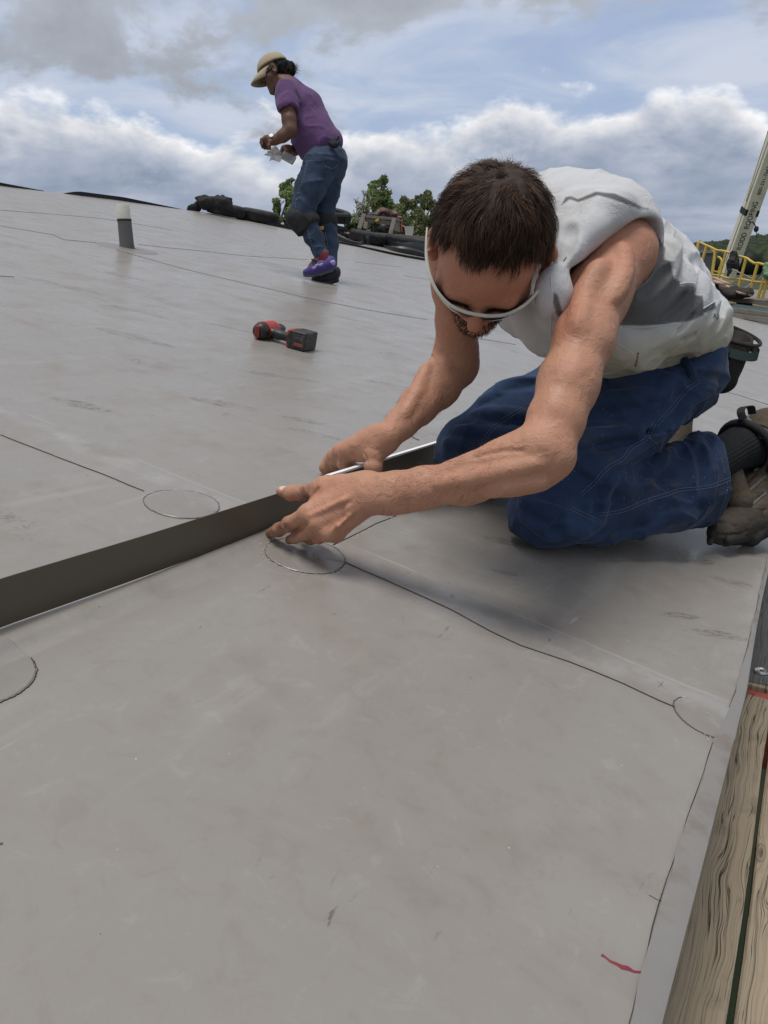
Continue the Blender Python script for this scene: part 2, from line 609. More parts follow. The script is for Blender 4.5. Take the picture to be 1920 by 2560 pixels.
def ridges(prims, lines, r=0.006, sink=0.45, k=0.012, op='u', step=14):
    """folds (or grooves) that run over a solid's surface along pixel lines"""
    out = []
    for ln in lines:
        rr = r
        if isinstance(ln, tuple):
            ln, rr = ln
        c = catmull([np.array([x, y, 0.0]) for x, y in ln], 5)
        q, ok = trace(prims, [(p[0], p[1]) for p in c])
        n = len(c)
        for i in range(n - 1):
            if not (ok[i] and ok[i + 1]): continue
            if np.linalg.norm(q[i] - q[i + 1]) > 0.09: continue
            f = [0.45 + 0.55 * math.sin(math.pi * min(1, max(0, (j / (n - 1)) * 0.9 + 0.05))) for j in (i, i + 1)]
            vd = (q[i] - CAM) / np.linalg.norm(q[i] - CAM)
            out.append(Cone(q[i] + vd * rr * f[0] * sink, q[i + 1] + vd * rr * f[1] * sink, rr * f[0], rr * f[1], k, op))
    return out
def sstep(x, a, b):
    t = np.clip((x - a) / (b - a), 0, 1)
    return t * t * (3 - 2 * t)
# ------------------------------------------------------------------ materials
def new_mat(name):
    m = bpy.data.materials.new(name)
    m.use_nodes = True
    nt = m.node_tree
    nt.nodes.clear()
    g = NG(nt)
    b = g.new('ShaderNodeBsdfPrincipled')
    o = g.new('ShaderNodeOutputMaterial')
    nt.links.new(b.outputs[0], o.inputs[0])
    return m, g, b
def simple(name, col, rough=0.6, metal=0.0, var=0.25, scale=20.0, bump=0.0, bscale=None, spec=0.5, dirt=None, dscale=6.0, damt=0.5):
    """base colour broken up by noise, optional dirt colour in patches, optional bump"""
    m, g, b = new_mat(name)
    v = g.obj()
    n = g.noise(v, scale, 4, 0.6)
    c = g.mix(n, tuple(x * (1 - var) for x in col), tuple(min(1, x * (1 + var)) for x in col))
    if dirt is not None:
        dn = g.noise(v, dscale, 5, 0.65)
        c = g.mix(g.mul(g.step(dn, 0.48, 0.68), damt), c, dirt)
    g.put(b.inputs['Base Color'], c)
    g.put(b.inputs['Roughness'], g.lin(n, 0.3, 0.7, max(0.02, rough - 0.08), min(1, rough + 0.08)))
    b.inputs['Metallic'].default_value = metal
    b.inputs['Specular IOR Level'].default_value = spec
    if bump > 0:
        bn = g.noise(v, bscale or scale * 3, 4, 0.6)
        g.put(b.inputs['Normal'], g.bump(bn, bump, 0.01))
    return m

# px, py of the mark in the photo, half length and half width in metres, turn in degrees
SCUFFS = [(1800, 1585, 0.055, 0.016, -62), (1700, 1535, 0.045, 0.012, -50), (1830, 1455, 0.050, 0.014, -65), (1310, 1362, 0.070, 0.012, -52), (1255, 1348, 0.045, 0.010, -55), (1750, 1405, 0.05, 0.014, -40),
          (790, 1085, 0.075, 0.022, -70), (765, 1052, 0.07, 0.020, -60), (690, 940, 0.16, 0.022, -52), (340, 845, 0.16, 0.04, -75), (330, 775, 0.18, 0.035, -70), (150, 712, 0.22, 0.05, -72), (300, 690, 0.16, 0.03, -70),
          (880, 800, 0.14, 0.03, -70), (1265, 1432, 0.03, 0.010, -60), (560, 1010, 0.10, 0.03, -60), (200, 1010, 0.09, 0.03, -65), (620, 830, 0.20, 0.03, -72), (960, 960, 0.12, 0.025, -60), (1880, 1385, 0.06, 0.016, -62)]
def scuff_uv(px, py):
    # the shader's own coordinates: world x, y turned by the eave's angle
    q = on_roof(px, py)
    return float(q[0] * EE[0] + q[1] * EE[1]), float(-q[0] * EE[1] + q[1] * EE[0])
_sq = EAVE_P + EE * (-0.122)
SEAM_U = float(_sq @ EE)
def mat_membrane(dark=1.0, name='membrane'):
    m, g, b = new_mat(name)
    w = g.obj()
    # roof coordinates: u along the eave, v up the slope
    ang = math.atan2(EE[1], EE[0])
    uv = g.mapping(w, rot=(0, 0, 0))
    rot = g.new('ShaderNodeVectorRotate', rotation_type='Z_AXIS')
    g.put(rot.inputs['Vector'], w); rot.inputs['Angle'].default_value = -ang
    uv = rot.outputs[0]
    big = g.noise(w, 1.3, 4, 0.6)
    mid = g.noise(w, 6.0, 6, 0.62)
    fine = g.noise(w, 60.0, 4, 0.7)
    # dust wiped and walked along the slope
    streak = g.noise(g.mapping(uv, scale=(9.0, 1.4, 1.0)), 1.0, 6, 0.62, 0.6)
    streak2 = g.noise(g.mapping(uv, scale=(2.0, 16.0, 1.0)), 1.0, 5, 0.6, 0.4)
    base = g.mix(big, (0.250 * dark, 0.230 * dark, 0.206 * dark), (0.300 * dark, 0.278 * dark, 0.252 * dark))
    base = g.mix(g.mul(g.step(mid, 0.50, 0.72), 0.34), base, (0.205 * dark, 0.168 * dark, 0.134 * dark))
    base = g.mix(g.mul(g.step(streak, 0.54, 0.74), 0.24), base, (0.175, 0.140, 0.110))
    base = g.mix(g.mul(g.step(streak2, 0.56, 0.75), 0.28), base, (0.41, 0.395, 0.37))
    # boot prints: tread bars inside ragged patches
    pr = g.voro(g.mapping(uv, scale=(4.2, 2.6, 1.0)), 1.0, 'F1', 0, 1.0)
    prc = g.voro(g.mapping(uv, scale=(4.2, 2.6, 1.0)), 1.0, 'F1', 1, 1.0)
    pc, _a, _b = g.sep(prc)
    inside = g.mul(g.m('SUBTRACT', 1.0, g.step(pr, 0.16, 0.30)), g.step(pc, 0.40, 0.48))
    tn = g.noise(g.mapping(uv, scale=(1.0, 1.6, 1.0)), 34.0, 3, 0.6, 1.4)
    tread = g.mul(inside, g.mul(g.m('SUBTRACT', 1.0, g.step(g.m('ABSOLUTE', g.sub(tn, 0.5)), 0.012, 0.05)), g.step(g.noise(w, 11, 3, 0.6), 0.40, 0.58)))
    # fine mottling of dried mud all over
    mo = g.noise(w, 24.0, 6, 0.72, 0.6)
    base = g.mix(g.mul(g.step(mo, 0.52, 0.66), 0.22), base, (0.20, 0.168, 0.138))
    base = g.mix(g.mul(g.m('SUBTRACT', 1.0, g.step(mo, 0.32, 0.44)), 0.20), base, (0.40, 0.385, 0.365))
    # paler weld bleed beside the lap across the slope
    ux, vx, _z = g.sep(uv)
    du = g.sub(ux, SEAM_U)
    bleed = g.mul(g.m('SUBTRACT', 1.0, g.step(g.m('ABSOLUTE', g.sub(du, 0.040)), 0.012, 0.040)), g.step(g.noise(w, 14, 4, 0.6), 0.38, 0.62))
    base = g.mix(g.mul(bleed, 0.30), base, (0.43, 0.425, 0.415))
    edge = g.m('SUBTRACT', 1.0, g.step(g.m('ABSOLUTE', g.sub(du, 0.078)), 0.0012, 0.004))
    base = g.mix(g.mul(edge, g.mul(0.30, g.step(g.noise(w, 9, 3, 0.6), 0.40, 0.6))), base, (0.47, 0.465, 0.455))
    base = g.mix(g.mul(tread, 0.66), base, (0.14, 0.116, 0.094))
    # black rubber scuffs, sparse
    sc_gate = g.step(g.noise(w, 2.3, 3, 0.5), 0.50, 0.58)
    sc = g.noise(g.mapping(uv, rot=(0, 0, 0.35), scale=(16.0, 90.0, 1.0)), 1.0, 6, 0.7, 1.2)
    scuff = g.mul(g.mul(g.step(sc, 0.61, 0.68), sc_gate), g.step(g.noise(w, 17, 2, 0.5), 0.5, 0.62))
    base = g.mix(g.mul(scuff, 0.6), base, (0.045, 0.036, 0.030))
    # boot scuffs with a place of their own: black rubber dragged along the sheet
    for i, (px, py, half, wid, rotd) in enumerate(SCUFFS):
        u0, v0 = scuff_uv(px, py)
        off = g.new('ShaderNodeVectorMath', operation='SUBTRACT')
        g.put(off.inputs[0], uv); off.inputs[1].default_value = (u0, v0, 0)
        lv = g.new('ShaderNodeVectorRotate', rotation_type='Z_AXIS')
        g.put(lv.inputs['Vector'], off.outputs[0]); lv.inputs['Angle'].default_value = math.radians(-rotd)
        lx, ly, lz = g.sep(lv.outputs[0])
        ex, ey = g.m('DIVIDE', lx, half), g.m('DIVIDE', ly, wid)
        fall = g.m('SUBTRACT', 1.0, g.m('SQRT', g.add(g.mul(ex, ex), g.mul(ey, ey))), clamp=True)
        nz = g.noise(g.comb(g.m('DIVIDE', lx, half * 0.40), g.m('DIVIDE', ly, wid * 0.42), i * 3.7), 1.0, 5, 0.72, 1.2)
        lines = g.m('SUBTRACT', 1.0, g.step(g.m('ABSOLUTE', g.sub(nz, 0.5)), 0.014, 0.050))
        patch = g.step(g.noise(g.comb(g.m('DIVIDE', lx, half * 0.5), g.m('DIVIDE', ly, wid * 0.5), i * 5.1), 1.0, 3, 0.6), 0.40, 0.56)
        msk = g.mul(g.mul(lines, patch), g.step(fall, 0.0, 0.25))
        base = g.mix(g.mul(msk, 0.80), base, (0.045, 0.034, 0.027, 1))
        base = g.mix(g.mul(g.step(fall, 0.0, 0.6), 0.10), base, (0.17, 0.135, 0.105, 1))
    # pale scratches
    st = g.noise(g.mapping(uv, rot=(0, 0, 1.25), scale=(5.0, 110.0, 1.0)), 1.0, 3, 0.55, 0.8)
    st_gate = g.step(g.noise(w, 3.1, 2, 0.5), 0.57, 0.66)
    base = g.mix(g.mul(g.mul(g.step(st, 0.68, 0.74), st_gate), 0.45), base, (0.52, 0.50, 0.47))
    # crumbs of white and dark dirt
    def crumbs(scale, r, lo, sx):
        vv = g.mapping(w, loc=(sx, sx * 2, 0))
        dd = g.voro(vv, scale, 'F1', 0, 1.0)
        cc = g.voro(vv, scale, 'F1', 1, 1.0)
        c1, c2, c3 = g.sep(cc)
        return g.mul(g.m('LESS_THAN', dd, g.mul(c2, r)), g.m('GREATER_THAN', c1, lo))
    base = g.mix(g.mul(crumbs(60.0, 0.062, 0.74, 0.3), 0.75), base, (0.70, 0.68, 0.64))
    base = g.mix(g.mul(crumbs(41.0, 0.065, 0.80, 5.3), 0.85), base, (0.05, 0.04, 0.035))
    g.put(b.inputs['Base Color'], base)
    rg = g.lin(mid, 0.3, 0.75, 0.22, 0.42)
    rg = g.add(rg, g.mul(tread, 0.2))
    rg = g.add(rg, g.mul(g.step(streak, 0.55, 0.75), 0.12))
    g.put(b.inputs['Roughness'], rg)
    b.inputs['Specular IOR Level'].default_value = 0.62
    wav = g.noise(w, 2.2, 2, 0.4)
    b1 = g.bump(wav, 0.40, 0.016)
    wav2 = g.noise(g.mapping(uv, scale=(2.0, 10.0, 1.0)), 1.6, 2, 0.4)
    b2 = g.bump(wav2, 0.28, 0.005, b1)
    b3 = g.bump(fine, 0.12, 0.002, b2)
    g.put(b.inputs['Normal'], b3)
    return m
M = {}
M['membrane'] = mat_membrane()
M['patch'] = mat_membrane(0.92, 'patch membrane')
M['seam'] = simple('dark seam sealant', (0.050, 0.042, 0.035), 0.7, var=0.5, scale=40)  # dark bead along sheet laps and patch rims
M['flange'] = simple('eave flashing membrane', (0.228, 0.216, 0.202), 0.42, var=0.12, scale=9, dirt=(0.17, 0.13, 0.10), dscale=11, damt=0.7, bump=0.1, bscale=30)
M['crayon'] = simple('red crayon', (0.20, 0.022, 0.035), 0.6, var=0.5, scale=70)

def mat_skin(name, base, red, dark, hairy=0.0):
    m, g, b = new_mat(name)
    v = g.obj()
    a = g.attr('Col')
    r, d, l = g.sep(a)                    # redness, dirt, paleness
    n1 = g.noise(v, 28, 5, 0.6)
    n2 = g.noise(v, 240, 3, 0.6)
    c = g.mix(g.mul(n1, 0.55), base, red)
    c = g.mix(g.mul(r, 0.9), c, red)
    c = g.mix(g.mul(g.step(n2, 0.50, 0.75), 0.24), c, dark)
    n3 = g.noise(v, 11, 5, 0.65, 0.5)
    c = g.mix(g.mul(g.step(n3, 0.48, 0.70), 0.22), c, dark)
    dn = g.noise(v, 75, 5, 0.7)
    c = g.mix(g.mul(d, g.step(dn, 0.30, 0.62)), c, (0.075, 0.048, 0.036, 1))
    c = g.mix(l, c, (0.72, 0.55, 0.46, 1))
    g.put(b.inputs['Base Color'], c)
    g.put(b.inputs['Roughness'], g.lin(n1, 0.3, 0.7, 0.52, 0.68))
    b.inputs['Subsurface Weight'].default_value = 0.05
    b.inputs['Subsurface Radius'].default_value = (1.0, 0.35, 0.2)
    b.inputs['Subsurface Scale'].default_value = 0.006
    pores = g.voro(v, 420, 'F1', 0)
    b1 = g.bump(pores, 0.25, 0.0012)
    vein = g.m('ABSOLUTE', g.sub(g.noise(v, 26, 2, 0.5, 0.8), 0.5))
    b2 = g.bump(g.m('SUBTRACT', 1.0, g.step(vein, 0.0, 0.05)), 0.22, 0.002, b1)
    cre = g.noise(g.mapping(v, scale=(1, 1, 1)), 150, 3, 0.6, 1.5)
    b3 = g.bump(cre, 0.30, 0.0015, b2)
    g.put(b.inputs['Normal'], g.bump(g.noise(v, 90, 4, 0.65), 0.22, 0.0025, b3))
    return m
M['skin'] = mat_skin('tanned skin', (0.505, 0.275, 0.172, 1), (0.47, 0.195, 0.120, 1), (0.26, 0.118, 0.070, 1))
M['brown_skin'] = mat_skin('brown skin', (0.135, 0.062, 0.038, 1), (0.120, 0.050, 0.030, 1), (0.06, 0.028, 0.018, 1))

def mat_denim(name, deep, worn, dscale=7.0, spots=0.0, dirt=0.0):
    m, g, b = new_mat(name)
    v = g.obj()
    n = g.noise(v, dscale, 5, 0.6)
    tw = g.new('ShaderNodeTexWave', wave_type='BANDS', bands_direction='DIAGONAL')
    g.put(tw.inputs['Vector'], v); tw.inputs['Scale'].default_value = 260.0
    tw.inputs['Distortion'].default_value = 3.0; tw.inputs['Detail'].default_value = 2.0
    sl = g.noise(g.mapping(v, scale=(1, 1, 0.25)), 330, 3, 0.7)
    c = g.mix(g.step(n, 0.35, 0.72), deep, worn)
    c = g.mix(g.mul(sl, 0.35), c, tuple(x * 1.9 for x in worn[:3]))
    if dirt > 0:
        c = g.mix(g.mul(g.step(g.noise(v, 12, 5, 0.65), 0.56, 0.72), dirt), c, (0.10, 0.085, 0.07))
    if spots > 0:
        dd = g.voro(v, 190, 'F1', 0); cc, c2, c3 = g.sep(g.voro(v, 190, 'F1', 1))
        gate = g.step(g.noise(v, 5.5, 2, 0.5), 0.52, 0.6)
        c = g.mix(g.mul(g.mul(g.m('LESS_THAN', dd, g.mul(c2, 0.16)), g.m('GREATER_THAN', cc, 0.62)), g.mul(gate, spots)), c, (0.62, 0.62, 0.62))
    g.put(b.inputs['Base Color'], c)
    b.inputs['Roughness'].default_value = 0.85
    b.inputs['Specular IOR Level'].default_value = 0.2
    b.inputs['Sheen Weight'].default_value = 0.12
    b.inputs['Sheen Roughness'].default_value = 0.4
    b1 = g.bump(sl, 0.25, 0.0015)
    wr = g.noise(v, 22, 5, 0.6, 0.8)
    g.put(b.inputs['Normal'], g.bump(wr, 0.42, 0.008, b1))
    return m
M['denim'] = mat_denim('dark blue denim', (0.0095, 0.0175, 0.043, 1), (0.030, 0.055, 0.115, 1), 7.0, 0.35, 0.4)
M['denim_faded'] = mat_denim('faded blue denim', (0.016, 0.025, 0.042, 1), (0.037, 0.057, 0.098, 1), 9.0)
M['thread'] = simple('pale stitching thread', (0.155, 0.175, 0.225), 0.8, var=0.3, scale=90)
M['cuff_thread'] = M['thread']

def mat_cloth(name, attr=True, col=(0.6, 0.6, 0.6), dirt=(0.42, 0.36, 0.28), damt=0.4, weave=500, sheen=0.05, rough=0.85, wr=0.4, wscale=16):
    m, g, b = new_mat(name)
    v = g.obj()
    c = g.attr('Col') if attr else None
    n = g.noise(v, 9, 5, 0.62)
    base = g.mix(g.mul(n, 0.25), c if attr else (*col, 1), (0.35, 0.35, 0.35, 1) if attr else tuple(x * 0.6 for x in col))
    dn = g.noise(v, 7.5, 6, 0.66, 0.6)
    mulc = g.new('ShaderNodeMix', data_type='RGBA', blend_type='MULTIPLY')
    g.put(mulc.inputs[0], g.mul(g.step(dn, 0.50, 0.72), damt))
    g.put(mulc.inputs[6], base); mulc.inputs[7].default_value = (*dirt, 1)
    g.put(b.inputs['Base Color'], mulc.outputs[2])
    b.inputs['Roughness'].default_value = rough
    b.inputs['Specular IOR Level'].default_value = 0.25
    b.inputs['Sheen Weight'].default_value = sheen
    kn = g.voro(v, weave, 'F1', 0, 0.35)
    b1 = g.bump(kn, 0.25, 0.0012)
    g.put(b.inputs['Normal'], g.bump(g.noise(v, wscale, 5, 0.6, 1.0), wr, 0.012, b1))
    return m
M['shirt'] = mat_cloth('white and grey sleeveless shirt', weave=420, damt=0.55)
M['tee'] = mat_cloth('purple t-shirt', False, (0.128, 0.064, 0.165), (0.7, 0.7, 0.75), 0.4, 300, 0.1, 0.9, 0.5, 12)
M['cap'] = mat_cloth('khaki cap cloth', False, (0.44, 0.37, 0.25), (0.75, 0.7, 0.6), 0.3, 400, 0.05, 0.9, 0.15, 20)
M['black_cloth'] = simple('black cloth', (0.012, 0.012, 0.014), 0.8, var=0.4, scale=30, bump=0.3, bscale=60)
M['suede'] = simple('black suede pouch', (0.016, 0.012, 0.011), 0.9, var=0.6, scale=45, bump=0.3, bscale=160, dirt=(0.05, 0.04, 0.032), dscale=14)
M['webbing'] = simple('green webbing', (0.018, 0.035, 0.034), 0.85, var=0.3, scale=200, bump=0.4, bscale=600)
M['sock'] = simple('charcoal ribbed sock', (0.022, 0.023, 0.025), 0.92, var=0.4, scale=120, bump=0.3, bscale=300, spec=0.15)
M['sock_red'] = simple('red patterned sock', (0.13, 0.012, 0.028), 0.9, var=0.9, scale=60)
M['leather'] = simple('taupe suede leather', (0.105, 0.082, 0.060), 0.82, var=0.35, scale=30, bump=0.3, bscale=120, dirt=(0.05, 0.038, 0.028), dscale=18, damt=0.7, spec=0.2)
M['leather_dark'] = simple('dark toe leather', (0.060, 0.048, 0.036), 0.7, var=0.5, scale=40, bump=0.5, bscale=70, dirt=(0.09, 0.075, 0.06), dscale=22, damt=0.6, spec=0.25)
M['shoe_mesh'] = simple('grey shoe mesh', (0.20, 0.19, 0.175), 0.8, var=0.4, scale=300, bump=0.6, bscale=420)
M['sole'] = simple('black rubber sole', (0.016, 0.015, 0.014), 0.75, var=0.4, scale=50, bump=0.2, bscale=120, dirt=(0.07, 0.06, 0.05), dscale=20)
M['glasses'] = simple('ivory plastic frame', (0.60, 0.61, 0.52), 0.32, var=0.12, scale=50, dirt=(0.30, 0.29, 0.24), dscale=60, damt=0.3)
M['lens'] = simple('dark lens', (0.012, 0.010, 0.010), 0.08, var=0.1)
M['black_plastic'] = simple('black plastic', (0.014, 0.014, 0.015), 0.45, var=0.3, scale=60, dirt=(0.09, 0.085, 0.08), dscale=40, damt=0.45, bump=0.1, bscale=200)
M['red_plastic'] = simple('worn red plastic', (0.42, 0.040, 0.028), 0.5, var=0.2, scale=40, dirt=(0.10, 0.03, 0.025), dscale=50, damt=0.5)
M['label_grey'] = simple('printed grey label', (0.14, 0.14, 0.13), 0.5, var=0.2)
M['bronze_strip'] = simple('bronze painted metal', (0.115, 0.099, 0.072), 0.40, 0.15, var=0.12, scale=3, bump=0.02, bscale=40)
M['strip_lip'] = simple('strip lip painted sky-bright', (0.90, 0.90, 0.90), 0.5, 0.0, var=0.06, scale=20)  # sky light caught by the metal lip is put into a near-white colour
def mat_hair(name, c1, c2, c3):
    m, g, b = new_mat(name)
    a = g.attr('Col')
    r, _, _ = g.sep(a)
    c = g.mix(g.step(r, 0.0, 0.6), c1, c2)
    c = g.mix(g.step(r, 0.7, 1.0), c, c3)
    g.put(b.inputs['Base Color'], c)
    b.inputs['Roughness'].default_value = 0.58
    b.inputs['Specular IOR Level'].default_value = 0.16
    return m
M['hair'] = mat_hair('dark brown hair', (0.016, 0.0090, 0.0058, 1), (0.055, 0.030, 0.018, 1), (0.150, 0.085, 0.050, 1))
M['scalp'] = simple('hair roots', (0.034, 0.018, 0.011), 0.8, var=0.5, scale=160)
M['hair_black'] = simple('black hair', (0.006, 0.005, 0.005), 0.6, var=0.5, scale=90, bump=0.8, bscale=120, spec=0.12)
# ------------------------------------------------------------------ ground, roof
def mat_ground():
    m, g, b = new_mat('scrubby ground')
    v = g.obj()
    n = g.noise(v, 0.08, 6, 0.65)
    n2 = g.noise(v, 1.6, 5, 0.65)
    c = g.mix(g.step(n, 0.40, 0.62), (0.016, 0.030, 0.010, 1), (0.085, 0.080, 0.045, 1))
    c = g.mix(g.mul(n2, 0.6), c, (0.02, 0.032, 0.012, 1))
    g.put(b.inputs['Base Color'], c)
    b.inputs['Roughness'].default_value = 0.95
    g.put(b.inputs['Normal'], g.bump(n2, 0.6, 0.1))
    return m
_g = MB()
_n = 40
_xs = [math.copysign(abs(t) ** 3 * 3000, t) for t in np.linspace(-1, 1, _n)]
_vs = [(x, y + 40, 0.0) for y in _xs for x in _xs]
_fs = [(j * _n + i, j * _n + i + 1, (j + 1) * _n + i + 1, (j + 1) * _n + i) for j in range(_n - 1) for i in range(_n - 1)]
ground = _g.addm(_vs, _fs).build('ground', mat_ground())
tag(ground, 'scrubby ground far below the roof', 'ground', kind='structure')

building = thing('building', 'low sloped building roof covered in seamed grey membrane', 'building', (2.0, 4.0, 0.0))
def u_max(v):
    return np.interp(v, [0, 1.0, 1.6, 7.0, 7.9, 8.7], [15.0, 14.6, 14.0, 11.6, 10.9, 8.9])
def v_ridge(u):
    return np.interp(u, [-3, 5, 7, 9], [7.9, 8.15, 8.6, 8.65])
def relief(u, v):
    z = 0.011 * np.exp(-((v - 0.720) / 0.015) ** 2)
    z = z + 0.004 * np.exp(-((v - 0.78) / 0.03) ** 2)
    q = np.stack([u * 1.7, v * 1.7, np.zeros_like(u)], -1)
    z = z + 0.0035 * vnoise(q, 3) + 0.0016 * vnoise(q * 3.1, 4)
    z = z + 0.0015 * np.exp(-((u + 0.125) / 0.03) ** 2) * (v < 0.6)
    return z * sstep(v, 0.02, 0.10)
def ve(u):
    return float(np.interp(u, [-2.6, -0.59, -0.49, -0.37, -0.16, 0.0, 0.2, 0.38, 0.6, 2], [0.011, 0.011, 0.009, 0.007, 0.004, 0.001, 0.005, 0.007, 0.007, 0.007]))
def build_membrane():
    us = np.concatenate([np.linspace(-2.6, -1.0, 30)[:-1], np.linspace(-1.0, 1.4, 190)[:-1], np.linspace(1.4, 6, 110)[:-1], np.linspace(6, 15, 90)])
    vs = np.concatenate([np.linspace(0.006, 1.5, 190)[:-1], np.linspace(1.5, 4.0, 70)[:-1], np.linspace(4.0, 8.65, 50)])
    U, W = np.meshgrid(us, vs, indexing='ij')
    ve_u = np.array([ve(x) for x in us])[:, None]
    W = W + (ve_u + 0.002 - 0.006) * (1 - sstep(W, 0.006, 0.06))
    Vv = np.where(W < 7, W, 7 + (W - 7) * (v_ridge(U) - 7) / 1.65)
    Uu = np.where(U < 6, U, 6 + (U - 6) * (u_max(Vv) - 6) / 9.0)
    X = EAVE_P[0] + EE[0] * Uu + EN[0] * Vv
    Y = EAVE_P[1] + EE[1] * Uu + EN[1] * Vv
    Z = roof_z(X, Y) + relief(Uu, Vv)
    V = np.stack([X, Y, Z], -1).reshape(-1, 3)
    nu, nv = U.shape
    i = np.arange(nu * nv).reshape(nu, nv)
    F = np.stack([i[:-1, :-1], i[1:, :-1], i[1:, 1:], i[:-1, 1:]], -1).reshape(-1, 4)
    return link('membrane', mesh_np('membrane', V, F, True), M['membrane'], building)
membrane = build_membrane()
def R3(u, v, lift=0.0):
    return roof_uv(u, v, 0.0) + np.array([0, 0, float(relief(np.array([float(u)]), np.array([float(v)]))[0])]) + RN * lift
def uv_of(p):
    q = np.asarray(p)[:2] - EAVE_P
    return float(q @ EE), float(q @ EN)
# the far slope beyond the ridge and the walls below
_b = MB()
_rid = [roof_uv(u, v_ridge(u)) for u in np.linspace(-2.6, 8.9, 24)]
_low = [p + np.array([EN[0] * 9, EN[1] * 9, -2.4]) for p in _rid]
_b.addm(_rid + _low, [(i, i + 1, 25 + i, 24 + i) for i in range(23)])
_b.build('back_slope', M['membrane'], building)
M['siding'] = simple('grey wall siding', (0.16, 0.155, 0.145), 0.8, var=0.15, scale=6)
_b = MB()
_per = [roof_uv(u, 0.03) for u in (-2.6, 2, 6, 10, 15.0)] + [roof_uv(u_max(v) - 0.03, v) for v in (1.6, 4, 7, 7.9, 8.6)] + [_low[-1], _low[0], roof_uv(-2.55, 7.9), roof_uv(-2.55, 0.03)]
for a, c in zip(_per, _per[1:]):
    a = a - np.array([0, 0, 0.03]); c = c - np.array([0, 0, 0.03])
    _b.addm([(a[0], a[1], 0), (c[0], c[1], 0), c, a], [(0, 1, 2, 3)])
_b.build('wall', M['siding'], building)
# eave flashing: a folded metal edge wrapped in membrane
def ribbon(mb, c_list, w_list, lift0=0.0):
    pass
_b = MB()
_uu = np.concatenate([np.linspace(-2.6, -0.8, 12)[:-1], np.linspace(-0.8, 1.2, 60)[:-1], np.linspace(1.2, 15, 30)])
_rows = []
for u in _uu:
    wv = np.interp(u, [-0.62, -0.47, -0.16, -0.10, 0.0, 0.2, 0.6], [0.031, 0.034, 0.0245, 0.020, 0.014, 0.0125, 0.014])
    wv += 0.0012 * math.sin(u * 31) + 0.0008 * math.sin(u * 77)
    _rows.append([R3(u, wv + 0.001, 0.0026), R3(u, ve(u) + (wv - ve(u)) * 0.6, 0.0034), R3(u, ve(u) + 0.004, 0.0030), R3(u, ve(u) + 0.0012, 0.0022), R3(u, ve(u), -0.001), R3(u, ve(u) - 0.0002, -0.055), R3(u, ve(u) - 0.005, -0.064)])
_k = len(_rows[0])
_b.addm([p for r in _rows for p in r], [(i * _k + j, (i + 1) * _k + j, (i + 1) * _k + j + 1, i * _k + j + 1) for i in range(len(_rows) - 1) for j in range(_k - 1)])
_b.build('eave_flashing', M['flange'], building, True)
# dark ridge edge strip that stands a little proud at the top
for (u0, u1, h) in ((3.6, 5.55, 0.055), (5.95, 8.2, 0.05)):
    _b = MB()
    us = np.linspace(u0, u1, 26)
    for a, c in zip(us[:-1], us[1:]):
        fa = h * min(1, (a - u0) / 0.3 + 0.25, (u1 - a) / 1.2 + 0.1); fc = h * min(1, (c - u0) / 0.3 + 0.25, (u1 - c) / 1.2 + 0.1)
        pa, pc = roof_uv(a, v_ridge(a) - 0.01), roof_uv(c, v_ridge(c) - 0.01)
        up = np.array([0, 0, 1.0]); bk = np.array([EN[0], EN[1], 0]) * 0.06
        _b.addm([pa, pc, pc + up * fc, pa + up * fa, pa + bk, pc + bk, pc + bk + up * fc, pa + bk + up * fa], [(0, 1, 2, 3), (3, 2, 6, 7), (5, 4, 7, 6)])
    _b.build('ridge_edge', M['black_cloth'], building)

# seams: the dark cut edge of each lapped sheet
def seam(pts_uv, w=0.0028, h=0.0016, name='seam', seed=0, mat='seam', parent=None, lift=0.0):
    rng = random.Random(seed)
    pts = []
    for (a, c) in zip(pts_uv[:-1], pts_uv[1:]):
        L = math.hypot(c[0] - a[0], c[1] - a[1]); n = max(2, int(L / 0.03) if L < 3 else int(L / 0.12))
        pts += [(a[0] + (c[0] - a[0]) * k / n, a[1] + (c[1] - a[1]) * k / n) for k in range(n)]
    pts.append(pts_uv[-1])
    b = MB(); rows = []
    for i, p in enumerate(pts):
        q = pts[min(i + 1, len(pts) - 1)]; o = pts[max(i - 1, 0)]
        d = np.array([q[0] - o[0], q[1] - o[1]]); d /= np.linalg.norm(d) + 1e-9
        n = np.array([-d[1], d[0]])
        ww = w * 0.5 * rng.uniform(0.45, 1.2)
        jit = rng.uniform(-0.0007, 0.0007)
        c = np.array(p) + n * jit
        rows.append([R3(*(c + n * ww), lift + 0.0004), R3(*(c + n * ww * 0.3), lift + h), R3(*(c - n * ww * 0.3), lift + h), R3(*(c - n * ww), lift + 0.0004)])
    b.addm([p for r in rows for p in r], [(i * 4 + j, (i + 1) * 4 + j, (i + 1) * 4 + j + 1, i * 4 + j + 1) for i in range(len(rows) - 1) for j in range(3)])
    return b.build(name, M[mat], parent or building)
def px_uv(*pts):
    return [uv_of(on_roof(*p)) for p in pts]
seam(px_uv((0, 1085), (110, 1127), (250, 1180), (360, 1225)), 0.0022, seed=1)
seam(px_uv((862, 1412), (1000, 1472), (1130, 1530), (1225, 1583), (1300, 1617), (1420, 1657), (1560, 1712), (1650, 1752), (1735, 1788)), 0.0014, seed=2)
seam(px_uv((990, 1290), (940, 1312), (880, 1344), (832, 1366)), 0.0020, seed=3)
seam(px_uv((505, 1284), (530, 1296)), 0.002, seed=4)
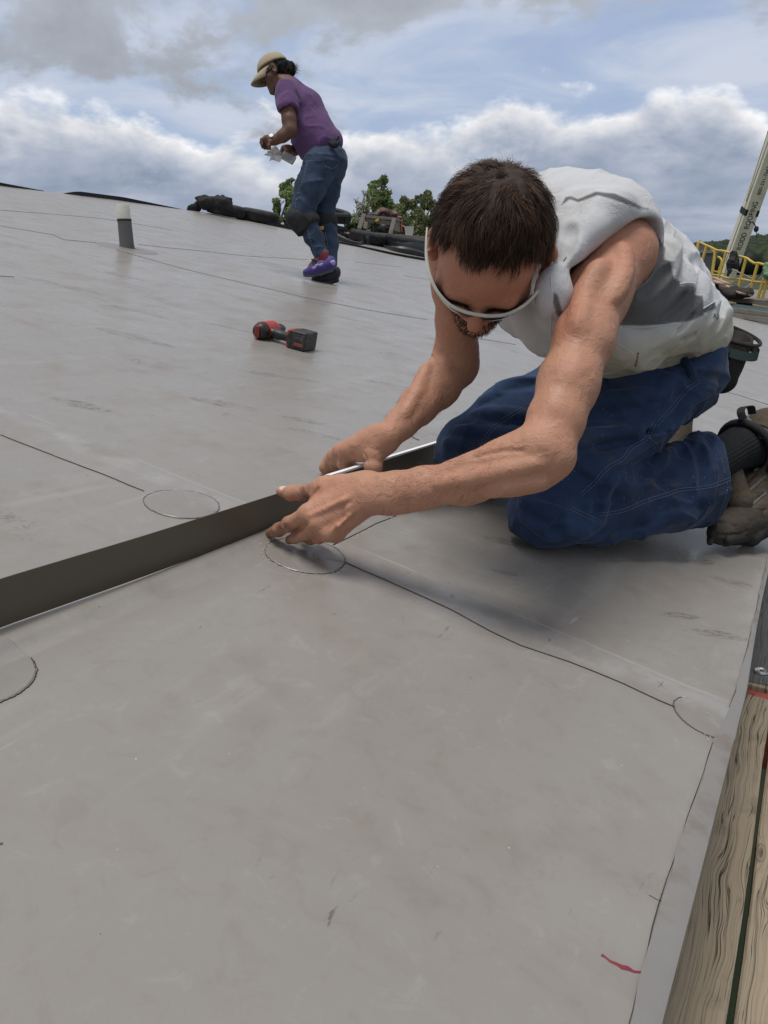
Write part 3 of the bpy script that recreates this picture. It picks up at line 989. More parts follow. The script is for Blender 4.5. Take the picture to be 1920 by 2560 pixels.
# along the flashing's inner edge
seam([(u, float(np.interp(u, [-0.62, -0.47, -0.16], [0.0325, 0.0355, 0.026]))) for u in (-2.4, -1.5, -0.62, -0.47, -0.3, -0.165)], 0.0009, seed=5)
seam([(u, float(np.interp(u, [-0.10, 0.0, 0.2, 0.6, 3], [0.021, 0.0150, 0.0135, 0.015, 0.015]))) for u in (-0.10, -0.05, 0.0, 0.1, 0.2, 0.6, 3, 8, 14)], 0.0008, seed=6)
# sheets further up the slope
for i, l in enumerate([((0, 525), (250, 545), (430, 575)), ((0, 565), (135, 588), (160, 600), (270, 610), (300, 617)), ((345, 612), (470, 625), (620, 640), (770, 650)),
                       ((290, 625), (450, 670), (560, 697), (652, 718), (760, 745), (900, 773), (1068, 800)), ((1180, 845), (1290, 861)), ((1010, 690), (1075, 700)),
                       ((1771, 971), (1850, 990), (1930, 1016)), ((1030, 1092), (1048, 1100)), ((885, 655), (1010, 668)), ((0, 690), (36, 692))]):
    seam(px_uv(*l), 0.0036 if i in (0, 1, 2, 8) else 0.0026, 0.002, seed=10 + i)

def disc_patch(c, r, a0, a1, seed=0, rim_w=0.0005):
    """round joint cover, its rim dark over the arc a0..a1"""
    rng = random.Random(seed)
    n = 72
    rr = [r * (1 + 0.012 * math.sin(3 * t + seed) + 0.006 * rng.uniform(-1, 1)) for t in np.linspace(0, 2 * math.pi, n, endpoint=False)]
    b = MB()
    rings = [(0.0, 0.0020), (0.35, 0.0021), (0.7, 0.0021), (0.97, 0.0019), (1.0, 0.0003)]
    vs = []
    for f, lift in rings:
        for k in range(n):
            t = 2 * math.pi * k / n
            u, v = c[0] + rr[k] * f * math.cos(t), c[1] + rr[k] * f * math.sin(t)
            v = max(v, 0.004)
            vs.append(R3(u, v, lift))
    fs = [(i * n + j, i * n + (j + 1) % n, (i + 1) * n + (j + 1) % n, (i + 1) * n + j) for i in range(len(rings) - 1) for j in range(n)]
    o = b.addm(vs, fs).build('joint_patch', M['patch'], building, True)
    pts = []
    for t in np.linspace(a0, a1, 60):
        k = int((t % (2 * math.pi)) / (2 * math.pi) * n) % n
        pts.append((c[0] + (rr[k] + 0.0006) * math.cos(t), max(0.005, c[1] + (rr[k] + 0.0006) * math.sin(t))))
    # the cut edge, as a sub-part of the patch
    seam(pts, rim_w, 0.0013, 'patch_edge', seed + 50, 'seam', o)
    return o
disc_patch(uv_of(on_roof(765, 1392)), 0.062, math.radians(70), math.radians(405), 1)
disc_patch(uv_of(on_roof(455, 1258)), 0.062, math.radians(60), math.radians(400), 2)
_pc = uv_of(on_roof(1792, 1800))
disc_patch((_pc[0], _pc[1] + 0.006), 0.047, math.radians(60), math.radians(215), 3)
disc_patch((-0.655, 0.700), 0.060, math.radians(150), math.radians(345), 4, 0.0012)
# white crumbs of cut sheet scattered round the joint covers
M['crumb'] = simple('white crumbs', (0.66, 0.65, 0.62), 0.8, var=0.2)
_rng = random.Random(77); _b = MB()
for (cx, cy, n, rr) in ((765, 1392, 130, 0.066), (455, 1258, 40, 0.066), (1792, 1800, 14, 0.05)):
    cu, cv = uv_of(on_roof(cx, cy))
    for i in range(n):
        a = _rng.uniform(0, 2 * math.pi); r0 = rr * (1 + _rng.gauss(0, 0.05)) if i % 3 else rr * _rng.uniform(0.2, 1.3)
        s_ = _rng.uniform(0.0004, 0.0011)
        u_, v_ = cu + r0 * math.cos(a), cv + r0 * math.sin(a)
        if v_ < 0.03: continue
        c_ = R3(u_, v_, 0.0022 + s_ * 0.3)
        _b.box(c_, (s_ * _rng.uniform(1, 2.4), s_, s_ * 0.7), ((math.cos(a * 3), math.sin(a * 3), 0), (-math.sin(a * 3), math.cos(a * 3), 0), (0, 0, 1)))
for i in range(90):
    t = _rng.uniform(0, 1); q_ = on_roof(990 - 155 * t + _rng.gauss(0, 3), 1290 + 76 * t + _rng.gauss(0, 3), 0.002); s_ = _rng.uniform(0.0004, 0.0010)
    _b.box(q_, (s_ * 1.6, s_, s_ * 0.7))
tag(_b.build('crumbs', M['crumb']), 'white crumbs of trimmed membrane scattered round the joint patches', 'crumbs', kind='stuff')
# crayon marks
seam(px_uv((1504, 2386), (1525, 2402), (1555, 2418), (1585, 2428), (1614, 2436)), 0.0036, 0.0005, 'crayon_mark', 30, 'crayon')
for (x, y, s) in ((1652, 1708, 7), (1131, 1492, 5), (1374, 1600, 4)):
    seam(px_uv((x - s, y - s), (x + s, y + s)), 0.0005, 0.0003, 'crayon_mark', 31, 'seam')
    seam(px_uv((x + s, y - s), (x - s, y + s)), 0.0005, 0.0003, 'crayon_mark', 32, 'seam')
seam(px_uv((1622, 2238), (1660, 2258)), 0.0007, 0.0004, 'crayon_mark', 33, 'seam')

# ------------------------------------------------------------------ staging planks below the eave
def mat_wood(name, pale, mid, dark, grey=0.0, rot=0.0, scale=1.0):
    m, g, b = new_mat(name)
    w = g.obj()
    r = g.new('ShaderNodeVectorRotate', rotation_type='Z_AXIS')
    g.put(r.inputs['Vector'], w); r.inputs['Angle'].default_value = rot
    v = g.mapping(r.outputs[0], scale=(scale, scale, scale))
    x, y, z = g.sep(v)
    # knots pull the grain around them
    kd = g.voro(g.comb(g.mul(x, 3.4), g.mul(y, 11.0), 0), 1.0, 'F1', 0)
    pull = g.m('EXPONENT', g.mul(g.mul(kd, kd), -26.0))
    warp = g.noise(g.comb(g.mul(x, 1.8), g.mul(y, 6.0), z), 1.0, 3, 0.5)
    yy = g.add(y, g.add(g.mul(warp, 0.10), g.mul(pull, 0.020)))
    grain = g.noise(g.comb(g.mul(x, 1.2), g.mul(yy, 90.0), g.mul(z, 3)), 1.0, 5, 0.65)
    rings = g.m('SINE', g.mul(yy, 330.0))
    c = g.mix(grain, mid, pale)
    c = g.mix(g.mul(g.step(rings, 0.35, 1.0), 0.22), c, dark)
    c = g.mix(g.mul(g.step(pull, 0.75, 0.95), 0.8), c, dark)
    kring = g.m('SINE', g.mul(kd, 60.0))
    c = g.mix(g.mul(g.mul(g.step(kring, 0.2, 1.0), g.step(pull, 0.25, 0.6)), 0.5), c, dark)
    # drying checks: long thin black cracks
    cr = g.noise(g.comb(g.mul(x, 0.8), g.mul(yy, 48.0), 4.0), 1.0, 2, 0.5)
    crack = g.m('SUBTRACT', 1.0, g.step(g.m('ABSOLUTE', g.sub(cr, 0.5)), 0.0, 0.011))
    gate = g.step(g.noise(g.comb(g.mul(x, 1.3), g.mul(y, 26.0), 9.0), 1.0, 2, 0.5), 0.44, 0.54)
    crack = g.mul(crack, gate)
    cr2 = g.noise(g.comb(g.mul(x, 0.9), g.mul(yy, 120.0), 14.0), 1.0, 2, 0.5)
    crack2 = g.mul(g.m('SUBTRACT', 1.0, g.step(g.m('ABSOLUTE', g.sub(cr2, 0.5)), 0.0, 0.016)), g.step(g.noise(g.comb(g.mul(x, 1.7), g.mul(y, 40.0), 19.0), 1.0, 2, 0.5), 0.40, 0.52))
    crack = g.mx(crack, g.mul(crack2, 0.75))
    st = g.noise(v, 9.0, 5, 0.6)
    c = g.mix(g.mul(g.step(st, 0.5, 0.75), 0.45), c, tuple(q * 0.55 for q in mid[:3]))
    if grey > 0:
        c = g.mix(grey, c, (0.13, 0.13, 0.125, 1))
    c = g.mix(g.mul(crack, 0.93), c, (0.012, 0.010, 0.008, 1))
    g.put(b.inputs['Base Color'], c)
    b.inputs['Roughness'].default_value = 0.88
    b.inputs['Specular IOR Level'].default_value = 0.2
    h = g.sub(g.mul(grain, 0.4), crack)
    g.put(b.inputs['Normal'], g.bump(h, 0.55, 0.004))
    return m
_ang = math.atan2(EE[1], EE[0])
M['plank'] = mat_wood('weathered plank', (0.42, 0.345, 0.25, 1), (0.29, 0.232, 0.16, 1), (0.15, 0.115, 0.08, 1), 0.0, -_ang, 1.6)
M['plank_grey'] = mat_wood('grey plank', (0.20, 0.19, 0.175, 1), (0.13, 0.125, 0.115, 1), (0.06, 0.055, 0.05, 1), 0.35, -_ang, 1.6)
PL_DROP = 0.34
PL_UP = np.cross(E3, np.array([EN[0], EN[1], 0.0]))
PL_UP = PL_UP / np.linalg.norm(PL_UP)
if PL_UP[2] < 0: PL_UP = -PL_UP
PL_S = np.cross(E3, PL_UP); PL_S /= np.linalg.norm(PL_S)     # outward, away from the roof
PL_0 = roof_uv(0, 0) - np.array([0, 0, PL_DROP])
def pl_px(px, py, lift=0.0):
    q = on_plane(px, py, PL_0 + PL_UP * lift, PL_UP) - PL_0
    return float(q @ E3), float(q @ PL_S)
def plank(name, label, u0, u1, s0, s1, top, thick, mat, group, seed=0):
    rng = random.Random(seed)
    b = MB()
    n = 40
    rows = []
    for k in range(n + 1):
        u = u0 + (u1 - u0) * k / n
        wob = 0.0012 * math.sin(u * 9 + seed)
        e = 0.003
        a, c = s0 + wob + rng.uniform(-0.0006, 0.0006), s1 + wob + rng.uniform(-0.0006, 0.0006)
        prof = [(a, -thick), (a, -e), (a + e, 0)] + [(a + (c - a) * f, 0.0007 * math.sin(f * 9 + u * 3)) for f in (0.2, 0.4, 0.6, 0.8)] + [(c - e, 0), (c, -e), (c, -thick)]
        rows.append([PL_0 + E3 * u + PL_S * s + PL_UP * (top + h) for s, h in prof])
    m = len(rows[0])
    fs = [(i * m + j, (i + 1) * m + j, (i + 1) * m + (j + 1) % m, i * m + (j + 1) % m) for i in range(n) for j in range(m)]
    fs += [tuple(range(m)), tuple(reversed(range(n * m, n * m + m)))]
    o = b.addm([p for r in rows for p in r], fs).build(name, M[mat], None, True)
    return tag(o, label, 'plank', group)
ub, sb = pl_px(1890, 1735)
_, gap0 = pl_px(1819, 2560); _, gap1 = pl_px(1912, 1960)
gap = 0.5 * (gap0 + gap1)
print('plank gap', gap0, gap1, 'bracket u', ub)
plank('staging_plank', 'tan weathered plank with long cracks beside the roof eave', -1.5, ub - 0.012, gap - 0.19, gap - 0.004, 0.0, 0.038, 'plank', 'staging planks', 1)
plank('staging_plank', 'tan weathered plank with ringed knots, outer one of the pair', -1.5, ub - 0.02, gap + 0.0035, gap + 0.20, -0.002, 0.038, 'plank', 'staging planks', 2)
plank('staging_plank', 'dark grey weathered plank end holding a round washer', ub + 0.035, 2.6, gap - 0.19, gap + 0.02, 0.012, 0.038, 'plank_grey', 'staging planks', 3)
M['red_paint'] = simple('chipped red paint', (0.40, 0.085, 0.055), 0.6, var=0.2, scale=20, dirt=(0.05, 0.03, 0.025), dscale=38, damt=0.95, bump=0.3, bscale=60)
_b = MB()
for (s, h, w, z) in ((0.0, 0.0, 0.030, -0.012),):
    a = PL_0 + E3 * (ub + 0.004) + PL_S * (gap - 0.30) + PL_UP * z
    c = PL_0 + E3 * (ub + 0.004) + PL_S * (gap + 0.5) + PL_UP * z
    _b.beam(a, c, w, 0.022, PL_UP)
    _b.beam(a - PL_UP * 0.10, c - PL_UP * 0.10, 0.012, 0.14, PL_UP)
tag(_b.build('staging_bracket', M['red_paint'], None, False, 0.003), 'chipped red steel bracket bar crossing under the planks', 'bracket')
_b = MB()
_wa = PL_0 + E3 * (ub + 0.03) + PL_S * (gap - 0.19) - PL_UP * 0.005
_b.beam(_wa, _wa + PL_S * 0.30, 0.022, 0.03, PL_UP)
tag(_b.build('wood_batten', M['plank'], None, False, 0.002), 'thin wooden batten lying beside the red bracket bar', 'batten')
M['zinc'] = simple('zinc washer', (0.62, 0.62, 0.60), 0.35, 0.8, var=0.2, scale=90)
_wc = on_plane(1903, 1679, PL_0 + PL_UP * 0.0145, PL_UP)
_b = MB(); _b.lathe([(0.0045, 0.0005), (0.0045, 0.0025), (0.009, 0.0035), (0.0095, 0.0015), (0.0125, 0.002), (0.0145, 0.0035), (0.0158, 0.002), (0.016, -0.001)], _wc, PL_UP, 32)
tag(_b.build('washer', M['zinc'], None, True), 'shiny round washer screwed to the grey plank', 'washer')
# ------------------------------------------------------------------ the metal strip being fitted
def strip_pt(u, h, off=0.0):
    """point on the strip: u along the roof, h up its face, off sideways (up-slope)"""
    v0 = float(np.interp(u, [-0.585, -0.39, -0.106, 0.6], [0.751, 0.741, 0.732, 0.706]))
    p = roof_uv(u, v0, 0.0045)
    up = (RN + 0.06 * N3); up /= np.linalg.norm(up)
    return p + up * h + np.array([EN[0], EN[1], 0.0]) * off
STRIP_H = 0.0605
def build_strip():
    root = thing('metal_strip', 'long bronze metal flashing strip with top lip coloured sky-bright held on edge by kneeling man', 'flashing strip', strip_pt(-0.1, 0))
    us = np.linspace(-1.6, 0.66, 60)
    b = MB(); rows = []
    for u in us:
        w = 0.0006 * math.sin(u * 7)
        rows.append([strip_pt(u, 0.0, w), strip_pt(u, STRIP_H, w), strip_pt(u, STRIP_H, w + 0.0012), strip_pt(u, 0, w + 0.0012)])
    n = len(rows)
    fs = [(i * 4 + j, (i + 1) * 4 + j, (i + 1) * 4 + (j + 1) % 4, i * 4 + (j + 1) % 4) for i in range(n - 1) for j in range(4)]
    fs += [(0, 1, 2, 3), (n * 4 - 1, n * 4 - 2, n * 4 - 3, n * 4 - 4)]
    b.addm([p for r in rows for p in r], fs).build('face', M['bronze_strip'], root)
    b = MB(); rows = []
    for u in us[us > 0.03]:
        rows.append([strip_pt(u, STRIP_H + 0.0002, -0.0012), strip_pt(u, STRIP_H + 0.0042, -0.0012), strip_pt(u, STRIP_H + 0.0042, 0.0085), strip_pt(u, STRIP_H + 0.0002, 0.0085)])
    n = len(rows)
    fs = [(i * 4 + j, (i + 1) * 4 + j, (i + 1) * 4 + (j + 1) % 4, i * 4 + (j + 1) % 4) for i in range(n - 1) for j in range(4)]
    fs += [(0, 1, 2, 3), (n * 4 - 1, n * 4 - 2, n * 4 - 3, n * 4 - 4)]
    b.addm([p for r in rows for p in r], fs).build('lip', M['strip_lip'], root)
build_strip()
# ------------------------------------------------------------------ the kneeling man
def cam_dir(x, y, z):
    """direction given as right, up, towards the camera"""
    v = RGT * x + UPV * y - FWD * z
    return v / np.linalg.norm(v)
# head frame: A his left, Fd face direction, U crown
HEAD_O = P(1226, 611, 1.12)
H_F = cam_dir(-0.20, -0.958, 0.20)
H_A = cam_dir(0.98, -0.165, 0.06)
H_A = H_A - H_F * np.dot(H_A, H_F); H_A /= np.linalg.norm(H_A)
H_U = np.cross(H_A, H_F)
if np.dot(H_U, UPV) < 0: H_U = -H_U
HAX = np.stack([H_A, H_F, H_U])
def HP(x, y, z):
    return HEAD_O + H_A * x + H_F * y + H_U * z
def head_prims(k=0.012, HP=HP, HAX=HAX, ears=True, s=1.0, face=True):
    p = [Ell(HP(0, 0.001 * s, 0.030 * s), (0.0765 * s, 0.086 * s, 0.087 * s), HAX, k),
         Ell(HP(0, 0.030 * s, -0.020 * s), (0.066 * s, 0.062 * s, 0.078 * s), HAX, 0.02 * s),
         Cone(HP(0, 0.030 * s, -0.055 * s), HP(0, 0.066 * s, -0.092 * s), 0.046 * s, 0.024 * s, 0.03 * s),
         Cone(HP(-0.045 * s, 0.0, -0.065 * s), HP(-0.012 * s, 0.070 * s, -0.094 * s), 0.022 * s, 0.016 * s, 0.02 * s),
         Cone(HP(0.045 * s, 0.0, -0.065 * s), HP(0.012 * s, 0.070 * s, -0.094 * s), 0.022 * s, 0.016 * s, 0.02 * s)]
    if face:
        p += [Cone(HP(-0.036 * s, 0.082 * s, 0.003 * s), HP(0.036 * s, 0.082 * s, 0.003 * s), 0.0170 * s, 0.0170 * s, 0.018 * s), Ell(HP(0, 0.056 * s, 0.028 * s), (0.058 * s, 0.040 * s, 0.040 * s), HAX, 0.02 * s),
              Ell(HP(-0.046 * s, 0.058 * s, -0.022 * s), (0.022 * s,) * 3, None, 0.02 * s), Ell(HP(0.046 * s, 0.058 * s, -0.022 * s), (0.022 * s,) * 3, None, 0.02 * s),
              Ell(HP(-0.032 * s, 0.094 * s, -0.018 * s), (0.017 * s, 0.016 * s, 0.012 * s), HAX, 0.012 * s, 's'), Ell(HP(0.032 * s, 0.094 * s, -0.018 * s), (0.017 * s, 0.016 * s, 0.012 * s), HAX, 0.012 * s, 's'),
              Ell(HP(-0.032 * s, 0.077 * s, -0.018 * s), (0.0125 * s,) * 3, None, 0.002 * s), Ell(HP(0.032 * s, 0.077 * s, -0.018 * s), (0.0125 * s,) * 3, None, 0.002 * s),
              Cone(HP(0, 0.086 * s, 0.012 * s), HP(0, 0.114 * s, -0.030 * s), 0.0085 * s, 0.0118 * s, 0.012 * s),
              Ell(HP(-0.0125 * s, 0.101 * s, -0.034 * s), (0.0078 * s,) * 3, None, 0.006 * s), Ell(HP(0.0125 * s, 0.101 * s, -0.034 * s), (0.0078 * s,) * 3, None, 0.006 * s),
              Cone(HP(-0.020 * s, 0.082 * s, -0.060 * s), HP(0.020 * s, 0.082 * s, -0.060 * s), 0.0085 * s, 0.0085 * s, 0.008 * s),
              Cone(HP(-0.015 * s, 0.084 * s, -0.072 * s), HP(0.015 * s, 0.084 * s, -0.072 * s), 0.0085 * s, 0.0085 * s, 0.004 * s),
              Ell(HP(0, 0.084 * s, -0.098 * s), (0.016 * s, 0.012 * s, 0.013 * s), HAX, 0.012 * s)]
    if ears:
        for sg in (-0.93, 1):
            e_ax = np.stack([HAX[0] * 0.86 * sg - HAX[1] * 0.5, HAX[1] * 0.86 + HAX[0] * 0.5 * sg, HAX[2]])
            p += [Ell(HP(sg * 0.089 * s, 0.004 * s, -0.006 * s), (0.0095 * s, 0.021 * s, 0.034 * s), e_ax, 0.008 * s),
                  Ell(HP(sg * 0.0985 * s, 0.012 * s, -0.004 * s), (0.0075 * s, 0.0115 * s, 0.021 * s), e_ax, 0.005 * s, 's'),
                  Ell(HP(sg * 0.085 * s, 0.014 * s, -0.032 * s), (0.006 * s, 0.009 * s, 0.010 * s), e_ax, 0.005 * s)]
    return p
# hand pictures: zoom coordinates -> photo pixels
def z2(x, y, d): return P(640 + x / 4.608, 1180 + y / 4.608, d)
def z3(x, y, d): return P(780 + x / 6.9125, 1040 + y / 6.9125, d)
def finger(pts, rr, k=0.004, k0=0.010, knob=True):
    out = []
    for i, (a, b) in enumerate(zip(pts[:-1], pts[1:])):
        out.append(Cone(a, b, rr[i], rr[i + 1], k0 if i == 0 else k))
    for i in (range(1, len(pts) - 1) if knob else ()):            # knuckle thickening
        out.append(Ell(pts[i], (rr[i] * 1.025,) * 3, None, 0.006))
    return out
def skin_prims():
    p = head_prims()
    # neck, trunk and legs under the clothes
    p += [Cone(HP(0, -0.045, -0.055), P(1375, 610, 1.34), 0.054, 0.050, 0.02)]
    p += [Cone(P(1480, 600, 1.27), P(1225, 600, 1.38), 0.060, 0.064, 0.03), Cone(P(1415, 635, 1.31), P(1560, 750, 1.45), 0.105, 0.105, 0.03),
          Cone(P(1560, 750, 1.45), P(1640, 870, 1.58), 0.105, 0.105, 0.03),
          Cone(P(1670, 930, 1.53), P(1372, 1270, 1.41), 0.062, 0.045, 0.02), Cone(P(1372, 1270, 1.41), P(1790, 1175, 1.62), 0.045, 0.028, 0.02),
          Cone(P(1570, 900, 1.70), P(1190, 1120, 1.68), 0.062, 0.045, 0.02), Cone(P(1190, 1120, 1.68), P(1640, 1080, 1.93), 0.045, 0.034, 0.02),
          Cone(P(1790, 1175, 1.62), P(1895, 1112, 1.68), 0.022, 0.016, 0.02), Cone(P(1895, 1112, 1.68), P(1890, 1250, 1.70), 0.016, 0.014, 0.02)]
    p += [Ell(P(1575, 650, 1.26), (0.046, 0.046, 0.046), None, 0.03), Cone(P(1560, 640, 1.22), P(1585, 690, 1.28), 0.03, 0.030, 0.03)]   # armpit
    # his left arm, nearest to the camera
    p += limb([(1545, 640, 1.20, 84), (1492, 740, 1.14, 76), (1459, 849, 1.09, 70), (1420, 960, 1.06, 71), (1390, 1050, 1.04, 65), (1362, 1128, 1.025, 60)], 0.02)
    p += [Ell(P(1545, 628, 1.205), (0.054, 0.050, 0.052), None, 0.03)]
    p += limb([(1362, 1128, 1.025, 64), (1277, 1168, 1.045, 66), (1166, 1201, 1.075, 55), (1055, 1221, 1.10, 47)], 0.02)
    p += [Cone(P(1385, 1150, 1.02), P(1345, 1178, 1.03), 0.024, 0.026, 0.02)]                 # point of the elbow
    p += [Cone(P(1330, 1120, 1.02), P(1200, 1172, 1.05), 0.024, 0.020, 0.025)]                # brachioradialis
    cz = cam_dir(0.1, 0.25, 1.0)
    p += [Cone(P(1055, 1221, 1.10), P(985, 1232, 1.12), R(47, 1.10), R(46, 1.12), 0.02, 'u', (cz, 0.82)),
          Cone(P(985, 1232, 1.12), P(935, 1237, 1.13), R(46, 1.12), R(48, 1.13), 0.02, 'u', (cz, 0.72))]
    wr = z2(1390, 250, 1.135)
    # back of the hand: one tapered slab per metacarpal
    mc = {'i': z2(605, 470, 1.155), 'm': z2(700, 590, 1.145), 'r': z2(830, 700, 1.145), 'p': z2(930, 720, 1.165)}
    for kx, (ox, oy), r1, r2 in (('i', (1330, 140), 0.0150, 0.0125), ('m', (1330, 220), 0.0150, 0.0125), ('r', (1330, 300), 0.0145, 0.0120), ('p', (1320, 360), 0.0135, 0.0110)):
        p.append(Cone(z2(ox, oy, 1.138), mc[kx], r1, r2, 0.014))
    p += [Cone(z2(1150, 250, 1.155), z2(820, 400, 1.17), 0.020, 0.018, 0.02)]                     # palm
    p += [Cone(z2(1240, 130, 1.145), z2(800, 165, 1.175), 0.0170, 0.0140, 0.014), Cone(z2(980, 170, 1.165), z2(700, 330, 1.18), 0.013, 0.012, 0.018)]   # thumb base and web
    # thumb
    p += finger([z2(800, 165, 1.175), z2(520, 238, 1.205), z2(400, 245, 1.218), z2(295, 222, 1.232)], [0.0130, 0.0118, 0.0118, 0.0086], 0.006, 0.012, False)
    # index, middle, ring and little fingers
    p += finger([mc['i'], z2(385, 600, 1.188), z2(262, 668, 1.210), z2(158, 704, 1.232)], [0.0126, 0.0116, 0.0106, 0.0074], 0.006, 0.012, False)
    p += finger([mc['m'], z2(565, 708, 1.176), z2(455, 758, 1.198), z2(385, 780, 1.216)], [0.0116, 0.0104, 0.0096, 0.0076], 0.002, 0.004, False)
    p += [Cone(z2(500, 655, 1.203), z2(600, 620, 1.178), 0.0075, 0.0095, 0.004)]
    p += finger([mc['r'], z2(720, 745, 1.185), z2(630, 765, 1.21), z2(560, 760, 1.23)], [0.0116, 0.0098, 0.0088, 0.0072])
    p += finger([mc['p'], z2(860, 720, 1.20), z2(780, 720, 1.22), z2(720, 715, 1.235)], [0.0105, 0.0088, 0.0080, 0.0065])
    # tendons and veins
    for pts, r in (([(1300, 190), (1000, 330), (640, 500)], 0.0028), ([(1310, 240), (1080, 420), (900, 520), (730, 610)], 0.0026), ([(1300, 300), (1080, 500), (950, 620), (850, 720)], 0.0026)  , ([(1550, 210), (1350, 265), (1180, 300)], 0.0020)):
        q = [z2(x, y, 1.1240 if x > 900 else 1.1365) for x, y in pts]
        for a, b in zip(q[:-1], q[1:]):
            p.append(Cone(a, b, r, r, 0.006))
    # his right arm
    p += limb([(1128, 620, 1.37, 62), (1136, 720, 1.43, 52), (1140, 800, 1.49, 47), (1141, 870, 1.53, 50), (1138, 912, 1.555, 54)], 0.02)
    p += limb([(1138, 912, 1.555, 54), (1092, 965, 1.52, 54), (1045, 1015, 1.48, 44), (1005, 1058, 1.45, 36), (972, 1090, 1.43, 34)], 0.02)
    m3 = {'i': z3(640, 600, 1.475), 'm': z3(500, 610, 1.50), 'r': z3(390, 680, 1.525), 'p': z3(330, 740, 1.55)}
    for kx, (ox, oy), r1, r2 in (('i', (1210, 400), 0.0170, 0.0140), ('m', (1190, 330), 0.0165, 0.0140), ('r', (1150, 300), 0.0155, 0.0130), ('p', (1120, 300), 0.0140, 0.0120)):
        p.append(Cone(z3(ox, oy, 1.435 if kx in 'im' else 1.46), m3[kx], r1, r2, 0.014))
    p += [Cone(z3(1150, 420, 1.45), z3(800, 560, 1.475), 0.024, 0.020, 0.02)]
    p += finger([m3['i'], z3(565, 850, 1.50), z3(690, 900, 1.53), z3(800, 890, 1.545)], [0.0135, 0.0125, 0.0115, 0.0095])
    p += finger([m3['m'], z3(420, 850, 1.525), z3(490, 950, 1.55), z3(600, 990, 1.56)], [0.0135, 0.0125, 0.0115, 0.0095])
    p += finger([m3['r'], z3(262, 885, 1.55), z3(310, 1010, 1.565), z3(420, 1060, 1.575)], [0.0130, 0.0122, 0.0110, 0.0090])
    p += finger([m3['p'], z3(225, 900, 1.575), z3(280, 1010, 1.59), z3(380, 1050, 1.595)], [0.0118, 0.0105, 0.0095, 0.008])
    p += finger([z3(1240, 470, 1.44), z3(1080, 690, 1.435), z3(1058, 880, 1.432), z3(1015, 1000, 1.44)], [0.0205, 0.0165, 0.0155, 0.0115], 0.006, 0.02)
    p += [Cone(z3(1020, 700, 1.45), z3(760, 640, 1.48), 0.012, 0.012, 0.016)]              # web
    return p
MAN_ROOT = thing('person', 'man kneeling in jeans and sleeveless shirt, fitting a metal strip', 'person', on_roof(1400, 1300))
def c3_(x, y): return (1000 + x / 1.803, 850 + y / 1.803)
def c1_(x, y): return (1000 + x / 1.803, 350 + y / 1.803)
